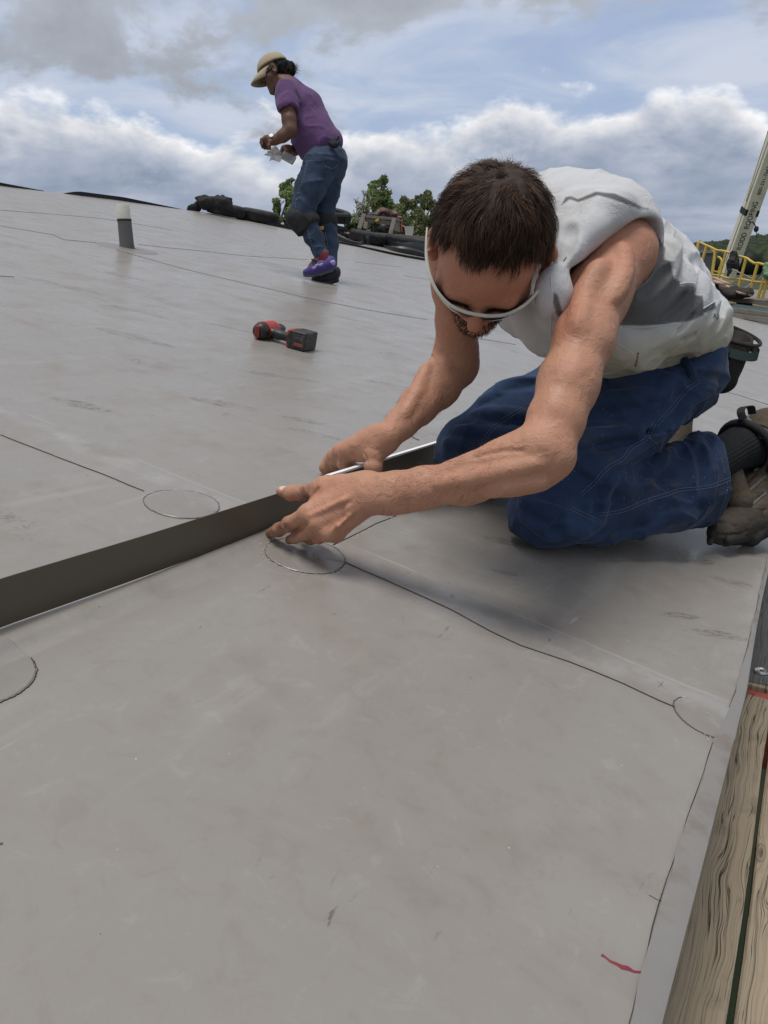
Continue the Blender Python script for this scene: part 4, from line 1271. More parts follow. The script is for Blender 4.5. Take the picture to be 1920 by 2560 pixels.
def build_man_skin():
    p = skin_prims()
    def disp(Q):
        return 0.0005 * vnoise(Q * 130, 1) + 0.0008 * vnoise(Q * 45, 2)
        # creases over the knuckles, the web of the thumb, the bend of the elbow
    cr = [([(640 + x / 4.608, 1180 + y / 4.608) for x, y in l], r) for l, r in (([(300, 610), (330, 650), (385, 700)], 0.0016), ([(330, 600), (360, 640), (405, 680)], 0.0016), ([(268, 640), (290, 680), (325, 715)], 0.0014),
        ([(520, 180), (535, 230), (515, 300)], 0.0016), ([(490, 190), (500, 240), (485, 300)], 0.0014), ([(400, 730), (500, 660), (600, 585)], 0.0026), ([(640, 270), (680, 230), (720, 180)], 0.0026), ([(560, 330), (630, 280), (650, 250)], 0.002))]
    cr += [([c3_(140, 70), c3_(175, 100), c3_(210, 122)], 0.0028), ([c3_(330, 530), c3_(450, 500), c3_(560, 500)], 0.003)]
    cr += [([(780 + x / 6.9125, 1040 + y / 6.9125) for x, y in l], r) for l, r in (([(690, 660), (780, 740), (930, 780)], 0.003), ([(890, 640), (920, 720), (945, 780)], 0.002), ([(300, 870), (400, 940), (480, 930)], 0.0026), ([(500, 720), (500, 860), (540, 930)], 0.003))]
    p = p + ridges(p, cr, sink=-0.25, k=0.003, op='s')
    # tendons and muscle edges that stand out a little
    mu = [([c3_(620, 560), c3_(480, 590), c3_(330, 620), c3_(180, 650)], 0.004), ([c3_(640, 640), c3_(520, 650), c3_(400, 690)], 0.004), ([c1_(905, 560), c1_(830, 700), c1_(800, 860)], 0.009), ([c1_(1000, 480), c1_(1010, 600), c1_(960, 720)], 0.007), ([c3_(120, 120), c3_(80, 220), c3_(20, 330)], 0.007)]
    p = p + ridges(p, mu, sink=0.80, k=0.016)
    V, F = solid(p, 0.0021, disp=disp)
    V = relax(V, F, 1, 0.4)
    px, d = project(V)
    # redness, dirt and paleness of the skin
    col = np.zeros((len(V), 3), np.float32)
    loc = (V - HEAD_O) @ HAX.T
    headm = (np.abs(loc) < 0.14).all(1)
    col[:, 0] = np.where(headm, 0.75, 0.15)
    nose = np.linalg.norm(loc - np.array([0, 0.112, -0.03]), axis=1)
    col[:, 0] = np.maximum(col[:, 0], 1.0 * (nose < 0.03))
    sh = np.linalg.norm(V - P(1555, 590, 1.15), axis=1)
    col[:, 0] = np.maximum(col[:, 0], 0.55 * (1 - sstep(sh, 0.06, 0.16)))
    # grime on the fingers
    tips = [z2(160, 706, 1.232), z2(235, 690, 1.21), z2(385, 780, 1.222), z2(330, 640, 1.19), z2(620, 260, 1.19), z2(560, 760, 1.22), z3(300, 950, 1.56), z3(480, 900, 1.53), z3(640, 800, 1.52), z3(1030, 960, 1.44)]
    for i, t in enumerate(tips):
        q = np.linalg.norm(V - t, axis=1)
        col[:, 1] = np.maximum(col[:, 1], (0.62 if i < 6 else 0.72) * (1 - sstep(q, 0.008, 0.030)))
    fa = np.linalg.norm(V - z2(900, 300, 1.15), axis=1); col[:, 0] = np.maximum(col[:, 0], 0.30 * (1 - sstep(fa, 0.02, 0.08)))
    nail = np.linalg.norm((V - z2(315, 168, 1.222)), axis=1)
    col[:, 2] = np.maximum(col[:, 2], 0.9 * (1 - sstep(nail, 0.0065, 0.0085)))
    me = mesh_np('body', V, F, True)
    set_attr(me, 'Col', col)
    o = link('body', me, M['skin'], MAN_ROOT)
    return o, V, F
man_body, man_V, man_F = build_man_skin()
# ------------------------------------------------------------------ his shirt
def c1(x, y): return (1000 + x / 1.803, 350 + y / 1.803)
def c2(x, y): return (1150 + x / 2.37, 400 + y / 2.37)
def c3(x, y): return (1000 + x / 1.803, 850 + y / 1.803)
def cs(x, y): return (1700 + x / 5.027, 980 + y / 5.027)
ARM_N = cam_dir(0.50, -0.22, 0.84)
ARM_P = P(1390, 732, 1.10)
_hem_px = [(1391, 742), (1390, 722), (1398, 684), (1424, 638), (1470, 590), (1530, 555), (1590, 538), (1634, 538), (1652, 560), (1657, 604), (1646, 652), (1622, 700), (1574, 733), (1500, 770), (1430, 772)]
_hem = catmull([on_plane(x, y, ARM_P, ARM_N) for x, y in _hem_px + _hem_px[:1]], 4)[:-1]
_hx = np.cross(ARM_N, UPV); _hx /= np.linalg.norm(_hx); _hy = np.cross(_hx, ARM_N)
def _arm2(Q): q = Q - ARM_P; return np.stack([q @ _hx, q @ _hy], -1).astype(np.float32), q @ ARM_N
_hem2 = _arm2(np.array(_hem))[0]
def armhole(Q):
    p2, h = _arm2(Q)
    d = poly2(p2, _hem2)
    # narrows towards the inside so the cloth reads as a thin sleeve edge
    return np.maximum(d + 0.0035 + np.maximum(-h - 0.010, 0) * 0.35, -(h + 0.080))
_hc = np.mean(np.array(_hem), 0)
def shirt_prims():
    p = [Cone(P(1515, 590, 1.22), P(1205, 600, 1.40), 0.083, 0.085, 0.04),
         Cone(P(1420, 645, 1.30), P(1562, 745, 1.45), 0.128, 0.130, 0.05),
         Cone(P(1562, 745, 1.45), P(1672, 835, 1.575), 0.130, 0.113, 0.04),
         Cone(P(1340, 738, 1.29), P(1490, 790, 1.37), 0.066, 0.088, 0.05),
         Cone(P(1490, 790, 1.37), P(1600, 835, 1.46), 0.085, 0.075, 0.05),
         Cone(P(1345, 590, 1.30), P(1400, 570, 1.30), 0.075, 0.080, 0.03),
         Cone(P(1690, 800, 1.575), P(1762, 806, 1.60), 0.056, 0.036, 0.03),
         Cone(P(1560, 850, 1.45), P(1650, 858, 1.52), 0.058, 0.045, 0.03)]
    for h in _hem[::2]:
        inn = h + (_hc - h) * 0.02
        w_ = float(np.clip((1475 - project(h[None])[0][0, 0]) / 60, 0, 1))
        go = -ARM_N * (1 - w_) + (FWD * 0.9 + RGT * 0.35) * w_
        p.append(Cone(inn - ARM_N * 0.004, inn + go * 0.085 + (_hc - h) * 0.18, 0.0038, 0.022, 0.014))
    p.append(Half(ARM_P + ARM_N * 0.004, ARM_N, 0.004))
    p.append(Fn(armhole, 0.003, 's'))
    n = len(_hem)
    for i in range(n):                                   # stitched hem of the armhole
        p.append(Cone(_hem[i] - ARM_N * 0.002, _hem[(i + 1) % n] - ARM_N * 0.002, 0.0024, 0.0024, 0.002))
    # folds
    L = [([c2(1225, 520), c2(1180, 640), c2(1110, 740), c2(1010, 820)], 0.010),
         ([c2(1290, 700), c2(1230, 760), c2(1140, 830), c2(1040, 890)], 0.012),
         ([c2(1385, 745), c2(1340, 840), c2(1270, 930), c2(1180, 1010), c2(1080, 1060)], 0.014),
         ([c2(1440, 810), c2(1400, 910), c2(1330, 990), c2(1240, 1060)], 0.012),
         ([c2(1525, 900), c2(1470, 960), c2(1400, 1020), c2(1320, 1055)], 0.011),
         ([c2(1540, 1010), c2(1480, 1050), c2(1400, 1070)], 0.009),
         ([c2(700, 260), c2(690, 360), c2(650, 450), c2(610, 540)], 0.010),
         ([c2(800, 250), c2(770, 340), c2(700, 430), c2(640, 560)], 0.009),
         ([c2(950, 260), c2(860, 320), c2(740, 440)], 0.008),
         ([c2(540, 700), c2(560, 850), c2(545, 1000), c2(540, 1080)], 0.010),
         ([c2(420, 800), c2(440, 950), c2(480, 1080)], 0.009),
         ([c2(950, 1060), c2(1020, 1130), c2(1100, 1160)], 0.008)]
    p += ridges(p, [(l, r * 1.5) for l, r in L], sink=0.80, k=0.030)
    G = [([c2(655, 400), c2(625, 500), c2(600, 570)], 0.008), ([c2(1260, 640), c2(1180, 720), c2(1090, 790)], 0.006), ([c2(1330, 790), c2(1270, 870), c2(1180, 940)], 0.006), ([c2(1385, 900), c2(1320, 980), c2(1260, 1030)], 0.006), ([c2(1450, 950), c2(1380, 1030), c2(1300, 1060)], 0.005)]
    p += ridges(p, G, sink=-0.2, k=0.012, op='s')
    return p
SHIRT_P = shirt_prims()
def build_shirt():
    def disp(Q):
        T = cam_dir(-0.62, -0.74, 0.25); S = np.cross(T, FWD); S /= np.linalg.norm(S); W = np.cross(T, S)
        q = np.stack([Q @ T * 5.0, Q @ S * 19.0, Q @ W * 12.0], -1).astype(np.float32)
        q = q + 0.7 * vnoise(Q * 6, 51)[..., None]
        n = vnoise(q, 52)
        far = sstep(np.sqrt(((Q - _hc) ** 2).sum(-1)), 0.10, 0.24)
        cre = (1 - np.abs(n)) ** 4
        n2 = vnoise(q * 2.1 + 3.3, 53)
        return -far * (0.0065 * cre + 0.0030 * (1 - np.abs(n2)) ** 5) + 0.0012 * vnoise(Q * 14, 5)
    V, F = solid(SHIRT_P, 0.0028, disp=disp)
    V = relax(V, F, 1, 0.4)
    px, d = project(V)
    white, grey = np.array([0.60, 0.60, 0.605]), np.array([0.125, 0.123, 0.125])
    col = np.tile(white, (len(V), 1)).astype(np.float32)
    side = [c2(*q) for q in ((1165, 440), (1190, 480), (1216, 522), (1208, 588), (1246, 600), (1268, 700), (1306, 722), (1302, 748), (1345, 736), (1388, 742), (1392, 800), (1440, 806), (1444, 918), (1372, 952), (1282, 962), (1200, 974), (1080, 980), (900, 978), (700, 1100), (700, 900), (960, 780), (1110, 700), (1158, 600), (1160, 500))]
    back = [c2(*q) for q in ((600, 268), (625, 222), (655, 214), (700, 232), (805, 188), (920, 200), (1010, 240), (1070, 276), (1120, 290), (1060, 288), (985, 262), (900, 232), (815, 208), (700, 250), (650, 232))]
    tail = [c2(*q) for q in ((1440, 880), (1480, 850), (1505, 838), (1520, 880), (1440, 908))]
    inner = [c2(*q) for q in ((553, 780), (580, 800), (606, 900), (607, 945), (570, 915), (553, 850))]
    P2 = px.astype(np.float32)
    dg = np.minimum(np.minimum(poly2(P2, side), poly2(P2, back)), np.minimum(poly2(P2, tail), poly2(P2, inner)))
    w = 1 - sstep(dg, -2.2, 2.2)
    # only the faces that can be seen from the side the panels are on
    col = col * (1 - w[:, None]) + grey * w[:, None]
    piping = (np.abs(dg - 5) < 3.2) & (dg > 0)
    col[piping] *= 1.06
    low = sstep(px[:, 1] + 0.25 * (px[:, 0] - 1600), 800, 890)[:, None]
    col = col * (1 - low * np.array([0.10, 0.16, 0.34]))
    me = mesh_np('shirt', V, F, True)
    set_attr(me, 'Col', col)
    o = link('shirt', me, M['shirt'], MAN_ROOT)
    return o, BVHTree.FromPolygons([tuple(v) for v in V], [tuple(f) for f in F])
man_shirt, SHIRT_BVH = build_shirt()

# ------------------------------------------------------------------ his jeans
CUFF_N = cam_dir(0.985, 0.05, -0.16)
CUFF_P = P(1826, 1215, 1.525)
def jeans_prims():
    p = [Cone(P(1695, 925, 1.52), P(1590, 890, 1.70), 0.083, 0.088, 0.05),
         Ell(P(1668, 905, 1.62), (0.098, 0.098, 0.092), None, 0.05),
         Cone(P(1640, 880, 1.60), P(1560, 800, 1.50), 0.090, 0.080, 0.04)]
    p += limb([(1688, 930, 1.52, 100), (1560, 1035, 1.475, 112), (1450, 1160, 1.44, 104), (1368, 1278, 1.415, 90)], 0.04)
    p += limb([(1572, 900, 1.70, 98), (1440, 985, 1.69, 104), (1290, 1070, 1.68, 102), (1192, 1132, 1.67, 96)], 0.03)
    q = limb([(1368, 1282, 1.415, 86), (1490, 1262, 1.46, 92), (1620, 1232, 1.53, 104), (1776, 1197, 1.62, 113), (1860, 1180, 1.66, 113)], 0.03)
    for c in q: c.k = 0.014
    p += q
    p += limb([(1192, 1132, 1.67, 88), (1420, 1090, 1.82, 84), (1660, 1075, 1.98, 78)], 0.02)
    p.append(Half(CUFF_P, CUFF_N, 0.003))
    c = P(1776, 1197, 1.62)
    p.append(Cone(c - CUFF_N * 0.04, c + CUFF_N * 0.2, 0.086, 0.088, 0.004, 's'))
    L = [([c3(1165, 480), c3(1050, 520), c3(950, 590), c3(880, 690), c3(850, 770)], 0.012),
         ([c3(1130, 380), c3(1000, 410), c3(880, 440), c3(800, 470)], 0.010),
         ([c3(1180, 440), c3(1060, 480), c3(940, 540), c3(830, 580)], 0.011),
         ([c3(1300, 330), c3(1200, 390), c3(1110, 450)], 0.011),
         ([c3(1200, 250), c3(1050, 260), c3(900, 300)], 0.010),
         ([c3(1400, 200), c3(1320, 250), c3(1250, 330)], 0.009),
         ([c3(1340, 130), c3(1260, 160), c3(1170, 230)], 0.009),
         ([c3(910, 640), c3(890, 760), c3(870, 820), c3(780, 870)], 0.010),
         ([c3(980, 650), c3(1060, 600), c3(1150, 560)], 0.009),
         ([c3(1330, 440), c3(1360, 520), c3(1385, 620), c3(1370, 720)], 0.010),
         ([c3(1240, 480), c3(1160, 560), c3(1080, 640), c3(990, 700)], 0.010),
         ([c3(1320, 780), c3(1220, 800), c3(1100, 850), c3(960, 880)], 0.009),
         ([c3(560, 700), c3(620, 760), c3(700, 800), c3(760, 870)], 0.009),
         ([c3(570, 800), c3(640, 850), c3(700, 890)], 0.008),
         ([c3(590, 130), c3(500, 150), c3(430, 200)], 0.009), ([c3(590, 190), c3(480, 220), c3(380, 280)], 0.009), ([c3(590, 340), c3(480, 330), c3(340, 330)], 0.009),
         ([c3(560, 420), c3(430, 420), c3(260, 400)], 0.009), ([c3(450, 480), c3(330, 480), c3(200, 460)], 0.009)]
    p += ridges(p, L, sink=0.30, k=0.014)
    G = [([c3(1160, 490), c3(1060, 560), c3(950, 620), c3(900, 700), c3(885, 790)], 0.007), ([c3(1150, 420), c3(1020, 450), c3(900, 480)], 0.006), ([c3(740, 800), c3(690, 880)], 0.006), ([c3(1350, 470), c3(1370, 560)], 0.006), ([c3(1290, 410), c3(1190, 420)], 0.006)]
    p += ridges(p, G, sink=-0.1, k=0.014, op='s')
    return p
JEANS_P = jeans_prims()
def strip_on(bvh, pts, r, name, mat, parent, dash=None, lift=0.0006, n=5, gap=0.5):
    """a cord laid on a surface along photo pixels, whole or in stitches"""
    c = catmull([np.array([x, y, 0.0]) for x, y in pts], 24)
    W = []
    for q in c:
        ray = FWD + RGT * ((q[0] - 960) / FPX) + UPV * ((1280 - q[1]) / FPX)
        hit, nor, _, _ = bvh.ray_cast(Vector(CAM), Vector(ray).normalized())
        if hit is None: continue
        if nor.dot(Vector(ray)) > 0: nor = -nor
        W.append(np.array(hit) + np.array(nor) * lift)
    if len(W) < 2: return None
    # resample by length
    W = np.array(W); seg = np.linalg.norm(np.diff(W, axis=0), axis=1)
    s = np.concatenate([[0], np.cumsum(np.minimum(seg, 0.03))])
    b = MB()
    if dash is None:
        k = max(2, int(s[-1] / 0.006))
        t = np.linspace(0, s[-1], k)
        b.tube([np.array([np.interp(x, s, W[:, j]) for j in range(3)]) for x in t], r, n)
    else:
        x = 0.0
        while x < s[-1]:
            pts3 = [np.array([np.interp(min(y, s[-1]), s, W[:, j]) for j in range(3)]) for y in (x, x + dash * 0.5, x + dash)]
            if np.linalg.norm(pts3[2] - pts3[0]) > 1e-4:
                b.tube(pts3, r, 4)
            x += dash * (1 + gap)
    return b.build(name, mat, parent, dash is None)
def build_jeans():
    def disp(Q):
        w = np.stack([vnoise(Q * 7, 55 + i) for i in range(3)], -1)
        n = vnoise(Q * np.array([9, 9, 15], np.float32) + 1.1 * w, 58)
        n2 = vnoise(Q * np.array([20, 20, 30], np.float32) + 1.6 * w, 59)
        return -0.0085 * (1 - np.abs(n)) ** 4 - 0.0036 * (1 - np.abs(n2)) ** 4 + 0.002 + 0.0008 * vnoise(Q * 55, 8)
    V, F = solid(JEANS_P, 0.0032, disp=disp)
    V = relax(V, F, 1, 0.4)
    o = link('jeans', mesh_np('jeans', V, F, True), M['denim'], MAN_ROOT)
    return o, BVHTree.FromPolygons([tuple(v) for v in V], [tuple(f) for f in F])
man_jeans, JEANS_BVH = build_jeans()
def off(pts, dx, dy): return [(x + dx, y + dy) for x, y in pts]
_st = [[c3(585, 285), c3(500, 330), c3(430, 380), c3(385, 430), c3(355, 495)],
       [c3(1345, 182), c3(1290, 218), c3(1230, 290), c3(1165, 365)], [c3(1140, 372), c3(1105, 440), c3(1040, 480), c3(1000, 530), c3(930, 572), c3(870, 640), c3(815, 690)],
       [c3(890, 782), c3(1000, 764), c3(1100, 722), c3(1200, 690), c3(1260, 670), c3(1390, 655), c3(1482, 622)]]
for l in _st:
    for o_ in ((0, 0), (5, 6)):
        strip_on(JEANS_BVH, off(l, *o_), 0.00052, 'stitching', M['thread'], man_jeans, 0.0034, 0.0003)
for l in ([c3(765, 762), c3(820, 790), c3(882, 818)], [c3(775, 752), c3(830, 780), c3(888, 806)], [c3(1140, 370), c3(1120, 430), c3(1160, 470), c3(1140, 490)]):
    strip_on(JEANS_BVH, l, 0.0006, 'stitching', M['thread'], man_jeans, 0.0034, 0.0003)
strip_on(JEANS_BVH, [cs(300, 545), cs(400, 620), cs(480, 750), cs(540, 920), cs(560, 1020)], 0.0006, 'stitching', M['thread'], man_jeans, 0.0045, 0.0004)
strip_on(JEANS_BVH, [cs(590, 1140), cs(600, 1200), cs(560, 1350), cs(510, 1500), cs(470, 1600)], 0.0006, 'stitching', M['thread'], man_jeans, 0.0045, 0.0004)
strip_on(JEANS_BVH, [c3(1215, 22), c3(1245, 60), c3(1280, 100), c3(1310, 140), c3(1312, 172)], 0.0085, 'hammer_loop', M['denim'], man_jeans, None, 0.004, 8)

# stitched seams of the shirt and its little printed mark
b = MB(); b.tube([q - ARM_N * 0.0015 for q in _hem], 0.0026, 8, False, True); b.build('armhole_trim', simple('grey armhole trim', (0.17, 0.165, 0.17), 0.9, var=0.2, scale=60), man_shirt, True)
M['shirt_seam'] = simple('shirt seam tape', (0.60, 0.60, 0.61), 0.9, var=0.1, scale=60)
for l, r in (([c2(968, 985), c2(1080, 990), c2(1200, 982), c2(1285, 968)], 0.0016), ([c2(928, 1082), c2(970, 1110), c2(1020, 1142)], 0.0012), ([c2(540, 690), c2(545, 850), c2(538, 1020), c2(545, 1080)], 0.0012), ([c2(1300, 735), c2(1350, 728), c2(1392, 738), c2(1395, 800)], 0.0010), ([c2(1440, 880), c2(1480, 856), c2(1510, 838)], 0.0012)):
    strip_on(SHIRT_BVH, l, r, 'seam', M['shirt_seam'], man_shirt, None, 0.0002, 6)
strip_on(SHIRT_BVH, [c2(1055, 1140), c2(1048, 1180), c2(1040, 1222)], 0.0016, 'tan_stitch', simple('tan thread', (0.22, 0.13, 0.05), 0.9), man_shirt, 0.004, 0.0004)
def shirt_mark():
    ray = FWD + RGT * ((1793 - 960) / FPX) + UPV * ((1280 - 792) / FPX)
    hit, nor, _, _ = SHIRT_BVH.ray_cast(Vector(CAM), Vector(ray).normalized())
    if hit is None: return
    nor = np.array(nor); nor = nor if np.dot(nor, FWD) < 0 else -nor
    ex = cam_dir(1, -0.06, 0); ex = ex - nor * np.dot(ex, nor); ex /= np.linalg.norm(ex); ey = np.cross(nor, ex)
    cu = bpy.data.curves.new('print', 'FONT'); cu.body = 'AQUA'; cu.size = 0.0125; cu.align_x = 'CENTER'; cu.align_y = 'CENTER'; cu.extrude = 0.0003
    o = bpy.data.objects.new('print', cu); me = bpy.data.meshes.new_from_object(o); bpy.data.objects.remove(o)
    R4 = Matrix(((*ex, 0), (*ey, 0), (*nor, 0), (0, 0, 0, 1))).transposed()
    me.transform(Matrix.Translation(Vector(np.array(hit) + nor * 0.03)) @ R4)
    for v in me.vertices:
        h2, n2, _, _ = SHIRT_BVH.ray_cast(v.co, Vector(-nor), 0.08)
        if h2 is not None: v.co = h2 + Vector(nor) * 0.0012
    link('print', me, simple('grey print', (0.10, 0.10, 0.09), 0.7), man_shirt)
shirt_mark()

# ------------------------------------------------------------------ socks and shoes
def build_shoe_left():
    sock = [Cone(P(1772, 1165, 1.62), P(1850, 1118, 1.645), 0.044, 0.043, 0.01), Cone(P(1850, 1118, 1.645), P(1890, 1118, 1.665), 0.043, 0.046, 0.01)]
    def ribs(Q):
        a = P(1850, 1118, 1.645) - P(1772, 1165, 1.62); a /= np.linalg.norm(a)
        q = Q - P(1772, 1165, 1.62); s = np.cross(a, FWD); s /= np.linalg.norm(s); t = np.cross(a, s)
        th = np.arctan2(q @ s, q @ t)
        return 0.0009 * np.sin(th * 34)
    V, F = solid(sock, 0.0022, disp=ribs)
    link('sock', mesh_np('sock', V, F, True), M['sock'], MAN_ROOT)
    up = limb([(1922, 1085, 1.70, 66), (1908, 1190, 1.695, 62), (1892, 1270, 1.675, 56)], 0.03)
    up += [Cone(P(1892, 1270, 1.675), P(1872, 1308, 1.665), R(56, 1.675), R(44, 1.665), 0.03), Cone(P(1868, 1215, 1.665), P(1858, 1275, 1.65), 0.030, 0.030, 0.02)]
    rn = cam_dir(0.86, 0.28, -0.42); rc = P(1866, 1124, 1.655)
    e1 = UPV - rn * np.dot(UPV, rn); e1 /= np.linalg.norm(e1); e2 = np.cross(rn, e1)
    if np.dot(e2, FWD) > 0: e2 = -e2
    ring = [rc + 0.062 * (math.cos(a) * e1 + math.sin(a) * e2) - rn * 0.012 * math.cos(a) for a in np.linspace(0, 2 * math.pi, 28, endpoint=False)]
    core = P(1908, 1150, 1.695)
    for q in ring[::2]:
        up.append(Cone(q + rn * 0.004, q * 0.45 + core * 0.55, 0.006, 0.036, 0.02))
    mouth = Cone(rc - rn * 0.05, rc + rn * 0.025, 0.055, 0.046, 0.006, 's')
    g = ridges(up, [([cs(880, 1240), cs(960, 1170), cs(1080, 1060)], 0.004), ([cs(900, 1420), cs(980, 1360), cs(1090, 1270)], 0.004), ([cs(1010, 420), cs(1040, 520), cs(1075, 640)], 0.003), ([cs(800, 1520), cs(950, 1520), cs(1080, 1480)], 0.0035), ([cs(760, 1180), cs(860, 1100), cs(960, 1020)], 0.003)], sink=0.0, k=0.003, op='s')
    V, F = solid(up + [mouth] + g, 0.0024, disp=lambda Q: 0.0008 * vnoise(Q * 70, 9))
    shoe = link('shoe', mesh_np('shoe', V, F, True), M['leather'], MAN_ROOT)
    bvh = BVHTree.FromPolygons([tuple(v) for v in V], [tuple(f) for f in F])
    toe = [Cone(P(1866, 1296, 1.655), P(1806, 1328, 1.605), 0.042, 0.026, 0.02), Cone(P(1835, 1312, 1.63), P(1795, 1334, 1.592), 0.034, 0.020, 0.02)]
    toe += ridges(toe, [([cs(330, 1700), cs(420, 1640), cs(560, 1640), cs(700, 1690)], 0.0028), ([cs(420, 1790), cs(560, 1800), cs(720, 1800), cs(860, 1740)], 0.0028), ([cs(560, 1580), cs(640, 1650), cs(660, 1720)], 0.002)], sink=-0.1, k=0.003, op='s')
    V, F = solid(toe, 0.0024, disp=lambda Q: 0.001 * vnoise(Q * 60, 10))
    link('toe_cap', mesh_np('toe_cap', V, F, True), M['leather_dark'], shoe)
    V, F = solid([Cone(P(1826, 1185, 1.632), P(1845, 1250, 1.64), 0.026, 0.028, 0.01), Cone(P(1845, 1250, 1.64), P(1850, 1295, 1.645), 0.028, 0.024, 0.01)], 0.003)
    link('tongue', mesh_np('tongue', V, F, True), M['leather'], shoe)
    sole = limb([(1968, 1060, 1.75, 30), (1962, 1200, 1.75, 28), (1925, 1310, 1.715, 26), (1880, 1346, 1.68, 17), (1815, 1352, 1.61, 12), (1782, 1346, 1.583, 9)], 0.01)
    sole += [Cone(P(1892, 1330, 1.655), P(1820, 1350, 1.575), 0.016, 0.010, 0.012), Cone(P(1915, 1318, 1.65), P(1880, 1345, 1.63), 0.016, 0.014, 0.01)]
    lugs = []
    for t in np.linspace(0, 1, 7):
        q = P(1775 + 130 * t, 1356 - 14 * t, 1.575 + 0.09 * t)
        lugs.append(Cone(q, q + np.array([0.012, 0.03, -0.004]), 0.0065, 0.0065, 0.003))
    V, F = solid(sole + lugs, 0.0024)
    link('sole', mesh_np('sole', V, F, True), M['sole'], shoe)
    # padded collar and pull loop
    b = MB()
    b.tube(ring, 0.0088, 10, False, True)
    b.build('collar', M['black_cloth'], shoe, True)
    b = MB()
    lp = catmull([P(*cs(790, 340), 1.615), P(*cs(765, 270), 1.615), P(*cs(775, 215), 1.62), P(*cs(830, 188), 1.63), P(*cs(890, 200), 1.64), P(*cs(905, 280), 1.65)], 6)
    rows = []
    sd = cam_dir(0.9, 0.1, 0.5)
    for q in lp: rows += [q - sd * 0.008, q + sd * 0.008, q + sd * 0.008 + UPV * 0.002, q - sd * 0.008 + UPV * 0.002]
    n = len(lp)
    b.addm(rows, [(i * 4 + j, (i + 1) * 4 + j, (i + 1) * 4 + (j + 1) % 4, i * 4 + (j + 1) % 4) for i in range(n - 1) for j in range(4)])
    b.build('pull_loop', M['black_cloth'], shoe, True)
    for l in ([cs(660, 1240), cs(760, 1290), cs(850, 1360), cs(880, 1430), cs(800, 1450), cs(720, 1380)], [cs(680, 1300), cs(740, 1420), cs(740, 1560)]):
        strip_on(bvh, l, 0.0017, 'lace', M['black_cloth'], shoe, None, 0.0016, 6)
    for l, r in (([cs(1010, 560), cs(1065, 700), cs(1050, 850), cs(960, 990)], 0.006), ([cs(870, 1240), cs(960, 1160), cs(1085, 1050)], 0.0038), ([cs(910, 1410), cs(985, 1345), cs(1085, 1265)], 0.0038), ([cs(840, 320), cs(870, 380), cs(890, 430)], 0.006), ([cs(770, 1640), cs(870, 1660), cs(970, 1650)], 0.0035)):
        strip_on(bvh, l, r, 'mesh_panel', M['shoe_mesh'], shoe, None, -0.0012, 8)
    return shoe
build_shoe_left()
def build_shoe_right():
    up = limb([(1690, 1030, 2.02, 44), (1676, 1090, 2.02, 42), (1655, 1150, 1.98, 36), (1600, 1165, 1.92, 24)], 0.03)
    V, F = solid(up, 0.004)
    shoe = link('shoe', mesh_np('shoe', V, F, True), M['leather'], MAN_ROOT)
    sole = limb([(1714, 1030, 2.03, 12), (1712, 1100, 2.03, 12), (1690, 1165, 1.99, 12), (1600, 1182, 1.92, 10)], 0.01)
    V, F = solid(sole, 0.004)
    link('sole', mesh_np('sole', V, F, True), M['sole'], shoe)
build_shoe_right()

# ------------------------------------------------------------------ tool pouch on his belt
def build_pouch():
    root = thing('tool_pouch', 'empty black suede tool pouch hanging at the kneeling man\'s back', 'tool pouch', P(1820, 900, 1.70))
    top, tip = P(1814, 830, 1.70), P(1804, 945, 1.68)
    ax = top - tip; L = np.linalg.norm(ax); ax = ax / L
    rim_n = ax * 0.75 + cam_dir(0.12, 0.25, 0.95) * 0.75; rim_n /= np.linalg.norm(rim_n)
    cz = cam_dir(-0.2, 0, 1)
    p = [Cone(top + ax * 0.04, tip, 0.077, 0.034, 0.01, 'u', (cz, 0.75)), Half(top, rim_n, 0.002),
         Cone(top + ax * 0.05, tip + ax * 0.02, 0.074, 0.030, 0.003, 's', (cz, 0.72))]
    V, F = solid(p, 0.003, disp=lambda Q: 0.0016 * vnoise(Q * 35, 12))
    body = link('pocket', mesh_np('pocket', V, F, True), M['suede'], root)
    bvh = BVHTree.FromPolygons([tuple(v) for v in V], [tuple(f) for f in F])
    # webbing band and thick rim
    s = np.cross(ax, cz); s /= np.linalg.norm(s)
    def ring(c, rr, n0, k=40, a0=0, a1=2 * math.pi, fl=0.75):
        out = []
        for t in np.linspace(a0, a1, k):
            q = c + s * rr * math.cos(t) + cz * rr * fl * math.sin(t)
            q = q - ax * (np.dot(q - c, n0) / np.dot(ax, n0)) if n0 is not None else q
            out.append(q)
        return out
    rimp = ring(top, 0.072, rim_n)
    MB().tube(rimp[:-1], 0.0042, 8, False, True).build('rim', M['suede'], body, True)
    b = MB(); c = top - ax * 0.026
    lo, hi = ring(c - ax * 0.011, 0.0690, rim_n), ring(c + ax * 0.011, 0.0722, rim_n)
    k = len(lo)
    b.addm(lo + hi, [(i, i + 1, k + i + 1, k + i) for i in range(k - 1)])
    b.build('webbing_band', M['webbing'], body, True)
    b = MB()
    b.tube(catmull([P(1690, 872, 1.50), P(1740, 878, 1.53), P(1790, 880, 1.60), P(1815, 875, 1.68)], 6), 0.016, 8)
    b.build('belt', M['suede'], root, True)
build_pouch()
